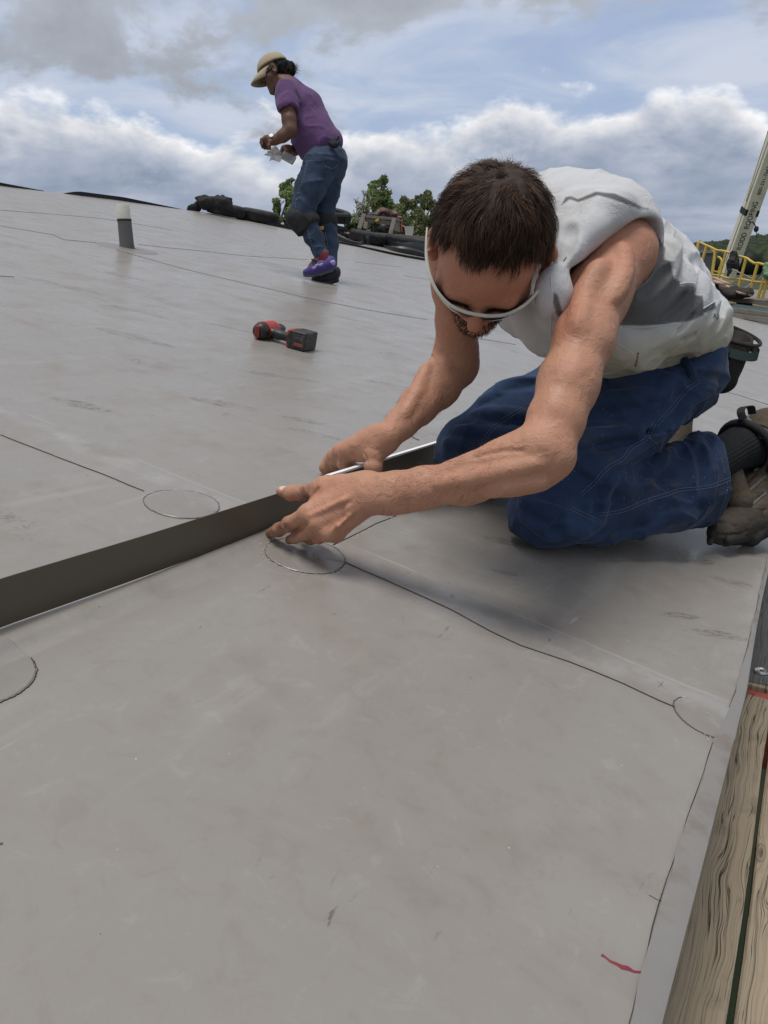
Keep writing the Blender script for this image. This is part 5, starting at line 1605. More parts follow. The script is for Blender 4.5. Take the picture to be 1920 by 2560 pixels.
# ------------------------------------------------------------------ hair, beard, glasses
CR_C, CR_R = np.array([0, 0.001, 0.030]), np.array([0.0785, 0.088, 0.0895])
def strands(name, roots, dirs, nors, lens, w0, mat, parent, col, segs=5, lift=0.35, grav=None, curl=0.25, seed=0, clampf=None):
    """hair as thin tapered ribbons grown from roots"""
    rng = np.random.RandomState(seed)
    n = len(roots)
    p = roots.copy(); d = dirs.copy()
    pts = [p.copy()]
    for i in range(segs):
        step = (lens / segs)[:, None]
        up = nors * (lift * (1 - i / segs) - 0.10 * i / segs)
        dd = d + up + rng.normal(0, curl, (n, 3)) * 0.5
        if grav is not None: dd = dd + grav * (0.12 * i)
        dd /= np.linalg.norm(dd, axis=1, keepdims=True)
        p = p + dd * step
        if clampf is not None: p = clampf(p)
        d = 0.6 * d + 0.4 * dd
        pts.append(p.copy())
    side = np.cross(nors, dirs) + rng.normal(0, 0.5, (n, 3))
    side /= np.linalg.norm(side, axis=1, keepdims=True)
    V = []
    for i, q in enumerate(pts):
        w = (w0 * (1 - 0.85 * (i / segs) ** 1.5))[:, None] * 0.5
        V += [q - side * w, q + side * w]
    V = np.stack(V, 1).reshape(-1, 3)                 # strand-major
    k = 2 * (segs + 1)
    base = np.arange(n)[:, None] * k
    F = np.concatenate([base + np.array([2 * i, 2 * i + 1, 2 * i + 3, 2 * i + 2]) for i in range(segs)], 0)
    me = mesh_np(name, V, F.astype(np.int32), True)
    set_attr(me, 'Col', np.repeat(col, k))
    return link(name, me, mat, parent)
def to_world(loc): return HEAD_O + loc @ HAX
def build_hair():
    rng = np.random.RandomState(5)
    n = 60000
    u = rng.normal(size=(n, 3)); u /= np.linalg.norm(u, axis=1, keepdims=True)
    L = CR_C + u * CR_R
    x, y, z = L[:, 0], L[:, 1], L[:, 2]
    hl = np.interp(y, [-0.12, -0.06, -0.02, 0.005, 0.03, 0.055, 0.075, 0.095], [-0.055, -0.050, -0.022, 0.018, 0.050, 0.072, 0.094, 0.110])
    hl = hl + 0.008 * np.exp(-((np.abs(x) - 0.045) / 0.016) ** 2) * (y > 0.03)
    keep = z > hl + rng.normal(0, 0.0045, n) + 0.006 * vnoise(L * 90, 77)
    wh = np.array([0.012, -0.045, 0.115])
    wd = np.linalg.norm(L - wh, axis=1)
    thin = np.exp(-(wd / 0.028) ** 2) * 0.55 + np.exp(-(np.linalg.norm(L - np.array([-0.028, 0.0, 0.115]), axis=1) / 0.022) ** 2) * 0.35
    keep &= rng.rand(n) > thin
    L = L[keep][:17000]
    nor = (L - CR_C) / CR_R ** 2; nor /= np.linalg.norm(nor, axis=1, keepdims=True)
    away = L - wh; away /= np.linalg.norm(away, axis=1, keepdims=True)
    sw = np.cross(nor, away)
    front = np.array([0.10, 0.8, -0.3])
    d = away * 1.0 + 0.45 * sw * np.exp(-np.linalg.norm(L - wh, axis=1)[:, None] / 0.04) + front * sstep(L[:, 1:2], -0.03, 0.05) * 0.7 + np.array([0, 0, -0.5]) * sstep(np.abs(L[:, :1]), 0.04, 0.075)
    cl = np.stack([vnoise(L * 48, 20 + i) for i in range(3)], -1)
    d = d + 0.95 * cl
    # locks: strands share the direction of their lock and lean into it
    ck = rng.choice(len(L), 620, replace=False)
    own = np.empty(len(L), int)
    for i0 in range(0, len(L), 2000):
        own[i0:i0 + 2000] = np.argmin(((L[i0:i0 + 2000, None] - L[ck][None]) ** 2).sum(-1), 1)
    lock = ck[own]
    d = 0.25 * d + 0.75 * d[lock] + (L[lock] - L) * 26.0 + rng.normal(0, 0.10, L.shape)
    d = d - nor * (d * nor).sum(1, keepdims=True)
    d /= np.linalg.norm(d, axis=1, keepdims=True)
    lockv = rng.rand(len(L))[lock]
    ln = 0.040 + 0.012 * sstep(L[:, 1], -0.02, 0.05) - 0.010 * sstep(L[:, 1], 0.06, 0.09) - 0.018 * sstep(-L[:, 2], 0.0, 0.05)
    ln = ln * rng.uniform(0.70, 1.10, len(L)) * (0.55 + 0.65 * lockv) * (1 - 0.35 * sstep(L[:, 1], 0.03, 0.07)) * (1 - 0.35 * np.exp(-(np.linalg.norm(L - wh, axis=1) / 0.03) ** 2))
    ln = ln * (1 - 0.55 * sstep(np.abs(L[:, 0]), 0.05, 0.068) * sstep(-L[:, 2], -0.07, -0.03))
    ln = ln * (1 - 0.5 * sstep(np.abs(L[:, 0]), 0.035, 0.055) * sstep(L[:, 1], 0.015, 0.035))
    col = np.clip(0.42 + 0.55 * (lockv - 0.5) + 0.25 * vnoise(L * 45, 31) + rng.normal(0, 0.17, len(L)), 0, 1)
    col = np.clip(col + 0.22 * np.exp(-(np.linalg.norm(L - wh, axis=1) / 0.04) ** 2), 0, 1)
    W0 = rng.uniform(0.0006, 0.0012, len(L))
    KMAX = 1.05 + 0.05 * rng.rand(len(L)) + 0.05 * lockv
    def clampf(p):
        q = (p - HEAD_O) @ HAX.T - CR_C
        k = np.sqrt(((q / (CR_R * 1.02)) ** 2).sum(1))
        q = np.where((k < 1)[:, None], q / k[:, None], q)
        q = np.where((k > KMAX)[:, None], q / k[:, None] * KMAX[:, None], q)
        return HEAD_O + (q + CR_C) @ HAX
    hair = strands('hair', to_world(L - nor * 0.002), d @ HAX, nor @ HAX, ln, W0, M['hair'], MAN_ROOT, col, 6, 0.20, np.array([0, 0, -0.15]), 0.30, 1, clampf)
    # dark roots under the strands
    def cap(Q):
        q = (Q - HEAD_O) @ HAX.T
        e = (q - CR_C) / (CR_R * 1.03)
        d = (np.sqrt((e * e).sum(-1)) - 1) * 0.08
        hl = np.interp(q[..., 1], [-0.12, -0.06, -0.02, 0.005, 0.03, 0.055, 0.075, 0.095], [-0.055, -0.050, -0.020, 0.022, 0.055, 0.080, 0.102, 0.120])
        return np.maximum(d, (hl + 0.004 - q[..., 2]) * 0.7)
    lo, hi = HEAD_O - 0.17, HEAD_O + 0.17
    V, F = solid([Fn(cap)], 0.003, lo, hi, disp=lambda Q: 0.0022 * vnoise(Q * 110, 14))
    link('scalp', mesh_np('scalp', V, F, True), M['scalp'], hair)
    # brows, beard, moustache: roots shot onto the face
    bvh = BVHTree.FromPolygons([tuple(v) for v in man_V], [tuple(f) for f in man_F])
    R_, N_, Dd, Ll = [], [], [], []
    def shoot(lx, ly, lz, tx, ty, tz, ln):
        o = HP(lx, ly, lz); t = HP(tx, ty, tz)
        hit, nor, _, _ = bvh.ray_cast(Vector(o), Vector(t - o).normalized(), 0.3)
        if hit is None or np.linalg.norm(np.array(hit) - HEAD_O) > 0.15: return
        nor = np.array(nor)
        if np.dot(nor, o - t) < 0: nor = -nor
        R_.append(np.array(hit)); N_.append(nor); Ll.append(ln)
        dn = -H_U * 0.7 + H_F * 0.3 + rng.normal(0, 0.35, 3)
        dn = dn - nor * np.dot(dn, nor); Dd.append(dn / np.linalg.norm(dn))
    for i in range(3000):
        a = rng.uniform(-1.5, 1.5)
        zz = rng.uniform(-0.125, -0.058) if abs(a) < 0.75 else rng.uniform(-0.105, -0.035 + 0.02 * min(1, abs(a) - 0.75))
        shoot(0.2 * math.sin(a), 0.2 * math.cos(a) + 0.02, zz - 0.02, 0, 0.03, zz + 0.012, rng.uniform(0.004, 0.010))
    for i in range(700):
        sg = rng.choice([-1, 1]); t = rng.uniform(0, 1)
        shoot(sg * (0.014 + 0.036 * t), 0.2, 0.000 + 0.004 * math.sin(t * 3) + rng.normal(0, 0.002), sg * (0.014 + 0.034 * t), 0, -0.002, 0.008)
    k = len(R_)
    strands('beard', np.array(R_), np.array(Dd), np.array(N_), np.array(Ll), np.full(k, 0.0007), M['hair'], MAN_ROOT, np.clip(rng.normal(0.4, 0.25, k), 0, 1), 3, 0.8, None, 0.4, 3)
    # forearm hair
    R_, N_, Dd, Ll = [], [], [], []
    for (a, b, m) in (((1330, 1130, 1.03), (960, 1235, 1.12), 900), ((1120, 930, 1.55), (985, 1080, 1.44), 420)):
        A, B = P(*a), P(*b); ax = (B - A) / np.linalg.norm(B - A)
        for i in range(m):
            t = rng.uniform(0.12, 1); o = A + (B - A) * t
            q = rng.normal(size=3); q -= ax * np.dot(q, ax); q /= np.linalg.norm(q)
            hit, nor, _, _ = bvh.ray_cast(Vector(o), Vector(q), 0.048)
            if hit is None: continue
            nor = np.array(nor)
            if np.dot(nor, q) < 0: nor = -nor
            dn = ax * 0.9 - np.array([0, 0, 0.35]) + rng.normal(0, 0.4, 3); dn -= nor * np.dot(dn, nor)
            R_.append(np.array(hit)); N_.append(nor); Dd.append(dn / np.linalg.norm(dn)); Ll.append(rng.uniform(0.008, 0.018))
    k = len(R_)
    strands('arm_hair', np.array(R_), np.array(Dd), np.array(N_), np.array(Ll), np.full(k, 0.00022), M['hair'], MAN_ROOT, np.clip(rng.normal(0.6, 0.2, k), 0, 1), 4, 0.45, None, 0.3, 4)
build_hair()
def stray_hair():
    rng = np.random.RandomState(21)
    n = 260
    u = rng.normal(size=(n, 3)); u[:, 2] = np.abs(u[:, 2]) + 0.15; u /= np.linalg.norm(u, axis=1, keepdims=True)
    L = CR_C + u * CR_R * 1.08
    nor = (L - CR_C) / CR_R ** 2; nor /= np.linalg.norm(nor, axis=1, keepdims=True)
    d = L - np.array([0.012, -0.045, 0.115]) + rng.normal(0, 0.03, (n, 3)); d -= nor * (d * nor).sum(1, keepdims=True); d /= np.linalg.norm(d, axis=1, keepdims=True)
    keep = L[:, 1] < 0.055
    L, nor, d = L[keep], nor[keep], d[keep]; n = len(L)
    strands('stray_hair', to_world(L), d @ HAX, nor @ HAX, rng.uniform(0.012, 0.030, n), np.full(n, 0.0004), M['hair'], MAN_ROOT, np.clip(rng.normal(0.6, 0.2, n), 0, 1), 5, 0.55, None, 0.5, 22)
stray_hair()
def build_glasses():
    root = thing('safety_glasses', 'ivory framed wraparound glasses with dark lenses on the kneeling man\'s face', 'glasses', HP(0, 0.10, 0.0))
    half = [(0.0945, -0.002, 0.012), (0.0915, 0.020, 0.011), (0.086, 0.045, 0.009), (0.077, 0.068, 0.007), (0.062, 0.090, 0.005), (0.042, 0.106, 0.004), (0.020, 0.1135, 0.005), (0.0, 0.1155, 0.006)]
    full = half + [(-x, y, z) for x, y, z in reversed(half[:-1])]
    c = catmull([HP(*q) for q in full], 6)
    n = len(c); b = MB(); rows = []
    for i, q in enumerate(c):
        t = c[min(i + 1, n - 1)] - c[max(i - 1, 0)]; t /= np.linalg.norm(t)
        up = H_U - t * np.dot(H_U, t); up /= np.linalg.norm(up); o = np.cross(t, up)
        f = min(i, n - 1 - i) / (n / 2)
        hw, th = 0.0016 + 0.0012 * sstep(f, 0.1, 0.6), 0.0014 + 0.0012 * sstep(f, 0.0, 0.35)
        for a in np.linspace(0, 2 * math.pi, 10, endpoint=False):
            rows.append(q + up * hw * math.sin(a) + o * th * math.cos(a))
    b.addm(rows, [(i * 10 + j, (i + 1) * 10 + j, (i + 1) * 10 + (j + 1) % 10, i * 10 + (j + 1) % 10) for i in range(n - 1) for j in range(10)])
    b.build('frame', M['glasses'], root, True)
    for sg in (-1, 1):
        rows = []
        pr = [(0.006, 0.1130, 0.030), (0.012, 0.1125, 0.036), (0.022, 0.1110, 0.040), (0.036, 0.1055, 0.040), (0.050, 0.0965, 0.036), (0.062, 0.0865, 0.028), (0.072, 0.0720, 0.016)]
        for (x, y, hgt) in pr:
            for f in (0, 0.33, 0.66, 1.0):
                rows.append(HP(sg * x, y - 0.012 * f * f, 0.004 - hgt * f))
        b = MB().addm(rows, [(i * 4 + j, (i + 1) * 4 + j, (i + 1) * 4 + j + 1, i * 4 + j + 1) for i in range(len(pr) - 1) for j in range(3)])
        o = b.build('lens', M['lens'], root, True)
        sm = o.modifiers.new('thick', 'SOLIDIFY'); sm.thickness = 0.002
build_glasses()
# ------------------------------------------------------------------ the woman walking up the roof
WD = 5.30
def wp(x, y, d=0.0): return P(600 + x / 3.4556, 100 + y / 3.4556, WD + d)
def wr_(r, d=0.0): return r / 3.4556 * (WD + d) / FPX
def wlimb(pts, k=0.03, flat=None):
    return [Cone(wp(*a[:3]), wp(*b[:3]), wr_(a[3], a[2]), wr_(b[3], b[2]), k, 'u', flat) for a, b in zip(pts[:-1], pts[1:])]
W_ROOT = thing('person', 'woman in purple shirt and khaki cap stepping across the roof with wipes', 'person', on_roof(815, 709))
# head frame
W_F = cam_dir(-0.86, -0.50, 0.06); W_U = cam_dir(-0.50, 0.86, 0.10); W_U = W_U - W_F * np.dot(W_U, W_F); W_U /= np.linalg.norm(W_U)
W_A = np.cross(W_U, W_F)
if np.dot(W_A, -FWD) < 0: W_A = -W_A
WAX = np.stack([W_A, W_F, W_U]); W_O = wp(300, 290, 0.0); WS = 1.0
def WHP(x, y, z): return W_O + W_A * x + W_F * y + W_U * z
def w_skin():
    p = head_prims(0.012, WHP, WAX, True, WS)
    p += [Cone(WHP(0, -0.03, -0.06), wp(420, 420, 0.0), 0.048, 0.055, 0.03),
          Cone(wp(430, 440, 0), wp(700, 900, 0), 0.085, 0.10, 0.05), Cone(wp(700, 950, -0.05), wp(530, 1500, -0.06), 0.07, 0.05, 0.03), Cone(wp(530, 1500, -0.06), wp(715, 1850, -0.05), 0.05, 0.036, 0.03),
          Cone(wp(770, 1000, 0.08), wp(735, 1550, 0.06), 0.07, 0.05, 0.03), Cone(wp(735, 1550, 0.06), wp(800, 1930, 0.05), 0.05, 0.034, 0.03), Cone(wp(720, 1850, -0.05), wp(620, 1960, -0.05), 0.034, 0.026, 0.02)]
    # near arm
    p += wlimb([(405, 480, -0.16, 62), (412, 600, -0.19, 60), (425, 690, -0.20, 58), (432, 775, -0.20, 56)], 0.03)
    p += wlimb([(432, 785, -0.20, 56), (370, 830, -0.20, 46), (300, 868, -0.19, 36)], 0.03)
    p += [Cone(wp(300, 866, -0.19), wp(235, 868, -0.18), wr_(36), wr_(44), 0.02)]
    for i, (a, b, c, d) in enumerate((((225, 840), (188, 862), (192, 905), -0.205), ((222, 862), (184, 885), (196, 928), -0.185), ((228, 880), (196, 905), (215, 938), -0.165), ((240, 890), (215, 918), (240, 940), -0.15))):
        p += finger([wp(*a, d), wp(*b, d), wp(*c, d)], [0.0125, 0.0115, 0.0095])
    p += finger([wp(262, 880, -0.215), wp(250, 915, -0.215), wp(258, 940, -0.21)], [0.0145, 0.0125, 0.010])
    # far arm
    p += wlimb([(470, 480, 0.18, 60), (480, 700, 0.20, 50), (530, 930, 0.17, 46), (470, 955, 0.05, 38), (415, 945, -0.02, 34)], 0.03)
    p += [Cone(wp(415, 945, -0.02), wp(385, 945, -0.04), wr_(34), wr_(36), 0.02)]
    for (a, b, c, d) in (((375, 930), (360, 955), (372, 985), -0.06), ((380, 945), (364, 975), (380, 1005), -0.04), ((390, 955), (376, 990), (395, 1015), -0.02), ((398, 962), (390, 996), (405, 1020), 0.0)):
        p += finger([wp(*a, d), wp(*b, d), wp(*c, d)], [0.012, 0.011, 0.009])
    p += finger([wp(385, 925, -0.07), wp(405, 960, -0.085), wp(420, 985, -0.085)], [0.013, 0.012, 0.0095])
    return p
def build_woman():
    V, F = solid(w_skin(), 0.0048)
    V = relax(V, F, 1, 0.4)
    me = mesh_np('body', V, F, True)
    loc = (V - W_O) @ WAX.T
    col = np.zeros((len(V), 3), np.float32); col[:, 0] = 0.2
    set_attr(me, 'Col', col)
    link('body', me, M['brown_skin'], W_ROOT)
    # tee: trunk, sleeves, loose hem
    tee = [Cone(wp(440, 420, 0.0), wp(545, 600, 0.0), wr_(70), wr_(150), 0.06), Cone(wp(545, 600, 0.0), wp(625, 800, 0.0), wr_(165), wr_(160), 0.06), Cone(wp(625, 800, 0.0), wp(695, 905, 0.0), wr_(166), wr_(168), 0.05),
           Cone(wp(600, 900, 0.0), wp(640, 960, 0.0), wr_(112), wr_(100), 0.05), Cone(wp(720, 840, 0), wp(800, 880, 0), wr_(96), wr_(84), 0.04),
           Cone(wp(400, 440, -0.15), wp(416, 590, -0.19), wr_(84), wr_(84), 0.04), Cone(wp(450, 420, -0.05), wp(400, 450, -0.16), wr_(80), wr_(84), 0.04), Cone(wp(460, 440, 0.14), wp(470, 560, 0.18), wr_(70), wr_(80), 0.04)]
    d = (wp(425, 700, -0.2) - wp(400, 470, -0.17)); d /= np.linalg.norm(d)
    sl_end = wp(420, 600, -0.19)
    d2 = wp(700, 905, 0) - wp(545, 600, 0); d2 /= np.linalg.norm(d2)
    hem_n = cam_dir(0.36, -0.93, 0.0)
    tee.append(Half(wp(640, 1018), hem_n, 0.006))
    def sleeve_cut(Q):
        q = Q - sl_end
        h = q @ (d * 0.92 + cam_dir(-0.25, -0.1, 0.1) * 0.2)
        r = np.sqrt(np.maximum(((q - (q @ d)[..., None] * d) ** 2).sum(-1), 0))
        return np.maximum(-h, r - wr_(95))
    tee.append(Fn(sleeve_cut, 0.004, 's'))
    tee.append(Cone(wp(418, 585, -0.19), wp(428, 700, -0.2), wr_(66), wr_(72), 0.004, 's'))
    tee += ridges(tee, [([(600 + x / 3.4556, 100 + y / 3.4556) for x, y in l], r) for l, r in (
        ([(490, 620), (560, 700), (640, 730)], 0.016), ([(500, 720), (600, 790), (720, 820)], 0.018), ([(520, 840), (620, 860), (740, 850)], 0.016), ([(540, 960), (600, 900), (680, 870)], 0.018), ([(560, 1000), (620, 940), (700, 910)], 0.016), ([(600, 1010), (660, 960), (740, 910)], 0.016),
        ([(430, 420), (460, 480), (480, 540)], 0.012), ([(360, 500), (400, 520), (460, 525)], 0.010), ([(640, 480), (700, 600), (740, 720)], 0.014), ([(480, 560), (500, 640), (505, 740)], 0.014))], sink=0.35, k=0.025)
    V, F = solid(tee, 0.006, disp=lambda Q: -0.014 * (1 - np.abs(vnoise(Q * np.array([5, 5, 8], np.float32) + 0.8 * vnoise(Q * 4, 40)[..., None], 41))) ** 4 - 0.006 * (1 - np.abs(vnoise(Q * 14, 42))) ** 4 + 0.003)
    V = relax(V, F, 1, 0.4)
    link('shirt', mesh_np('shirt', V, F, True), M['tee'], W_ROOT)
    # jeans
    jn = [Cone(wp(690, 960, 0.0), wp(735, 1060, 0.0), wr_(136), wr_(168), 0.05), Ell(wp(790, 1040, 0.02), (wr_(125), wr_(125), wr_(130)), None, 0.05)]
    jn += wlimb([(690, 1090, -0.06, 148), (602, 1290, -0.07, 120), (540, 1465, -0.07, 98), (562, 1560, -0.06, 84), (640, 1700, -0.05, 70), (703, 1870, -0.05, 58)], 0.04)
    jn += wlimb([(790, 1090, 0.08, 118), (762, 1300, 0.07, 94), (735, 1500, 0.06, 82), (755, 1620, 0.06, 72), (785, 1760, 0.06, 62), (797, 1935, 0.05, 48)], 0.03)
    jn += [Half(wp(690, 915), cam_dir(-0.4, 0.9, 0), 0.01)]
    cutn = wp(730, 1900, -0.05) - wp(640, 1700, -0.05); cutn /= np.linalg.norm(cutn)
    def legcut(Q):
        h1 = (Q - wp(712, 1868, -0.05)) @ cutn
        r1 = np.sqrt(((Q - wp(715, 1890, -0.05)) ** 2).sum(-1)) - 0.10
        h2 = (Q - wp(800, 1925, 0.05)) @ np.array([0, 0, -1.0])
        r2 = np.sqrt(((Q - wp(800, 1950, 0.05)) ** 2).sum(-1)) - 0.09
        side = (Q @ FWD) - (wp(700, 1870, 0.0) @ FWD)
        return np.minimum(np.maximum(np.maximum(-h1, r1), side), np.maximum(np.maximum(-h2, r2), -side))
    jn.append(Fn(legcut, 0.004, 's'))
    rl = [([(600 + x / 3.4556, 100 + y / 3.4556) for x, y in l], r) for l, r in (
        ([(430, 1420), (500, 1440), (600, 1400)], 0.014), ([(425, 1370), (520, 1390), (630, 1350)], 0.014), ([(440, 1320), (540, 1330), (640, 1290)], 0.014), ([(660, 1410), (730, 1440), (810, 1400)], 0.013), ([(670, 1500), (730, 1520), (800, 1500)], 0.012),
        ([(600, 1680), (660, 1720), (740, 1700)], 0.012), ([(640, 1780), (690, 1800), (760, 1780)], 0.012), ([(730, 1690), (790, 1720), (840, 1700)], 0.012), ([(740, 1800), (790, 1830), (840, 1810)], 0.012), ([(560, 1060), (660, 1100), (740, 1080)], 0.014), ([(800, 1180), (850, 1150), (900, 1080)], 0.014))]
    jn += ridges(jn, rl, sink=0.35, k=0.02)
    V, F = solid(jn, 0.006, disp=lambda Q: -0.008 * (1 - np.abs(vnoise(Q * np.array([6, 6, 13], np.float32) + 1.0 * vnoise(Q * 5, 40)[..., None], 43))) ** 4 - 0.006 * (1 - np.abs(vnoise(Q * np.array([14, 14, 24], np.float32), 44))) ** 4 + 0.003)
    V = relax(V, F, 1, 0.4)
    jo = link('jeans', mesh_np('jeans', V, F, True), M['denim_faded'], W_ROOT)
    bvh = BVHTree.FromPolygons([tuple(v) for v in V], [tuple(f) for f in F])
    for l in ([(580, 1050), (560, 1150), (520, 1280), (485, 1400), (475, 1470)], [(585, 1640), (610, 1730), (645, 1850)], [(735, 1660), (755, 1760), (765, 1850)], [(720, 1050), (740, 1090), (800, 1110), (850, 1070)], [(545, 1050), (640, 1045)]):
        strip_on(bvh, [(600 + x / 3.4556, 100 + y / 3.4556) for x, y in l], 0.0022, 'stitching', M['thread'], jo, 0.016, 0.001)
    # knee pads
    for nm, q in (('a', [Cone(wp(470, 1540, -0.09), wp(560, 1690, -0.09), wr_(76), wr_(50), 0.02), Cone(wp(530, 1545, -0.07), wp(600, 1570, -0.065), wr_(110), wr_(96), 0.03), Half(wp(520, 1475, -0.07), cam_dir(-0.1, 1, 0), 0.01), Half(wp(630, 1610, -0.07), cam_dir(0.62, -0.75, 0.0), 0.01)]),
                  ('b', [Cone(wp(665, 1520, 0.05), wp(700, 1680, 0.05), wr_(48), wr_(36), 0.02), Cone(wp(725, 1560, 0.06), wp(755, 1570, 0.06), wr_(99), wr_(92), 0.03), Half(wp(700, 1470, 0.06), cam_dir(0.2, 1, 0), 0.01), Half(wp(760, 1640, 0.06), cam_dir(0.3, -0.9, 0.0), 0.01)])):
        V, F = solid(q, 0.006, disp=lambda Q: 0.002 * vnoise(Q * 40, 45))
        kp = link('knee_pad', mesh_np('knee_pad', V, F, True), M['black_cloth'], W_ROOT)
        if nm == 'b':
            b = MB(); b.box(wp(697, 1625, -0.075 + 0.06), (0.042, 0.006, 0.024), np.stack([cam_dir(1, 0.1, 0), FWD, UPV]))
            b.build('tab', simple('yellow tab', (0.5, 0.33, 0.03), 0.6), kp)
    # socks, shoes
    V, F = solid([Cone(wp(715, 1870, -0.05), wp(745, 1930, -0.05), wr_(55), wr_(50), 0.01)], 0.006)
    link('sock', mesh_np('sock', V, F, True), M['sock_red'], W_ROOT)
    purple = simple('purple trail shoe', (0.058, 0.042, 0.19), 0.7, var=0.6, scale=24, bump=0.3, bscale=80)
    greyr = simple('grey shoe rubber', (0.085, 0.085, 0.09), 0.7, var=0.3, scale=30)
    lilac = simple('lilac shoe panel', (0.33, 0.27, 0.52), 0.7, var=0.2, scale=30)
    dsh = simple('dark purple shoe', (0.018, 0.014, 0.028), 0.7, var=0.4, scale=30)
    for (ps, mm, nm) in (([(775, 1940, -0.05, 55), (700, 1965, -0.05, 52), (630, 1990, -0.05, 42), (572, 2008, -0.05, 30)], purple, 0), ([(820, 2030, 0.03, 42), (760, 2045, 0.03, 44), (690, 2065, 0.03, 36), (640, 2072, 0.03, 26)], dsh, 1)):
        sh = wlimb(ps, 0.02) + [Cone(wp(ps[0][0] + 5, ps[0][1] - 30, ps[0][2]), wp(ps[1][0] + 5, ps[1][1] - 25, ps[1][2]), wr_(45), wr_(40), 0.02)]
        V, F = solid(sh, 0.005)
        so = link('shoe', mesh_np('shoe', V, F, True), mm, W_ROOT)
        dy = 40
        sl = wlimb([(ps[0][0] + 15, ps[0][1] + 44, ps[0][2], 22), (ps[1][0], ps[1][1] + 50, ps[1][2], 20), (ps[2][0], ps[2][1] + 40, ps[2][2], 18), (ps[3][0] - 8, ps[3][1] + 18, ps[3][2], 20)], 0.01)
        V, F = solid(sl, 0.005)
        link('sole', mesh_np('sole', V, F, True), greyr if nm == 0 else M['sole'], so)
        if nm == 0:
            V, F = solid([Cone(wp(800, 1925, -0.075), wp(770, 1920, -0.08), wr_(26), wr_(18), 0.01)], 0.005); link('heel_panel', mesh_np('heel_panel', V, F, True), lilac, so)
            for (x, y) in ((655, 1950), (632, 1972), (690, 1945)):
                V, F = solid([Cone(wp(x, y, -0.125), wp(x + 22, y - 10, -0.125), wr_(11), wr_(9), 0.006)], 0.005); link('side_panel', mesh_np('side_panel', V, F, True), lilac, so)
            b = MB(); b.tube(catmull([wp(660, 1925, -0.09), wp(630, 1905, -0.09), wp(620, 1895, -0.08), wp(650, 1905, -0.08), wp(668, 1922, -0.08)], 5), 0.004, 6); b.build('lace', M['black_cloth'], so, True)
    # cap
    cp = [Ell(WHP(0, -0.008, 0.040), (0.088, 0.112, 0.094), WAX, 0.01), Half(WHP(0, 0.0, 0.048), -W_U * 0.97 - W_F * 0.02 + W_F * 0.12, 0.004)]
    V, F = solid(cp, 0.0045, disp=lambda Q: 0.0012 * vnoise(Q * 40, 46))
    cap = link('cap', mesh_np('cap', V, F, True), M['cap'], W_ROOT)
    b = MB(); rows = []
    for a in np.linspace(-1.25, 1.25, 17):
        r0 = (0.086 * math.sin(a), -0.008 + 0.110 * math.cos(a))
        ext = 0.082 * math.cos(a * 0.78) ** 0.8
        for f in (0, 0.33, 0.66, 1.0):
            x = r0[0] * (1 - 0.10 * f); y = r0[1] + ext * f
            rows.append(WHP(x, y, 0.046 - 0.028 * f * f - 0.008 * f - 0.05 * (x / 0.086) ** 2 * (0.35 + 0.4 * f)))
    b.addm(rows, [(i * 4 + j, (i + 1) * 4 + j, (i + 1) * 4 + j + 1, i * 4 + j + 1) for i in range(16) for j in range(3)])
    br = b.build('brim', M['cap'], cap, True); sm = br.modifiers.new('thick', 'SOLIDIFY'); sm.thickness = 0.004
    # hair: cap of hair, bun through the back of the cap, loose wisps
    hp = [Ell(WHP(0, -0.028, 0.010), (0.079, 0.092, 0.082), WAX, 0.02), Ell(WHP(0, -0.060, -0.050), (0.052, 0.045, 0.045), WAX, 0.03),
          Ell(wp(440, 225, 0.0), (wr_(36),) * 3, None, 0.02), Ell(wp(448, 275, 0.0), (wr_(34),) * 3, None, 0.02), Ell(wp(412, 195, 0.0), (wr_(16),) * 3, None, 0.02), Half(WHP(0, 0.030, 0.0), W_F + W_U * 0.15, 0.01)]
    V, F = solid(hp, 0.005, disp=lambda Q: 0.006 * vnoise(Q * 55, 47))
    ho = link('hair', mesh_np('hair', V, F, True), M['hair_black'], W_ROOT)
    rng = np.random.RandomState(8)
    k = 420
    dirs = rng.normal(size=(k, 3)); dirs /= np.linalg.norm(dirs, axis=1, keepdims=True)
    cen = np.where(rng.rand(k, 1) < 0.8, wp(452, 250, 0.0), wp(300, 400, 0.0))
    dirs = np.where((cen == wp(300, 400, 0.0)).all(1, keepdims=True), dirs * 0.5 + cam_dir(-0.2, -1, 0), dirs + cam_dir(0.9, -0.2, 0) * 0.8)
    dirs /= np.linalg.norm(dirs, axis=1, keepdims=True)
    isb = (cen == wp(452, 250, 0.0)).all(1)
    for mk in (isb, ~isb):
        n_ = int(mk.sum())
        strands('loose_hair', cen[mk] + dirs[mk] * 0.022, dirs[mk], dirs[mk], rng.uniform(0.02, 0.055, n_), np.full(n_, 0.0009), M['hair_black'], ho, np.zeros(n_), 5, 0.2, None, 0.9, 9)
    # dark mass at the neck for dark hair and beard shadow
    V, F = solid([Cone(wp(305, 400, 0), wp(335, 450, 0), wr_(38), wr_(42), 0.02), Cone(wp(335, 420, 0), wp(400, 415, 0), wr_(50), wr_(52), 0.03)], 0.005, disp=lambda Q: 0.004 * vnoise(Q * 60, 48))
    link('neck_mass', mesh_np('neck_mass', V, F, True), simple('dark maroon scarf', (0.035, 0.012, 0.014), 0.9, var=0.6, scale=40), W_ROOT)
    # sunglasses
    V, F = solid([Cone(WHP(-0.05, 0.080, 0.0), WHP(0.05, 0.080, 0.0), 0.018, 0.018, 0.01, 'u', (W_F, 0.6)), Cone(WHP(0.062, 0.070, 0.002), WHP(0.080, 0.0, 0.008), 0.008, 0.004, 0.005)], 0.004)
    sg = thing('sunglasses', 'dark blue sunglasses under the brim of the khaki cap', 'sunglasses', WHP(0, 0.08, 0))
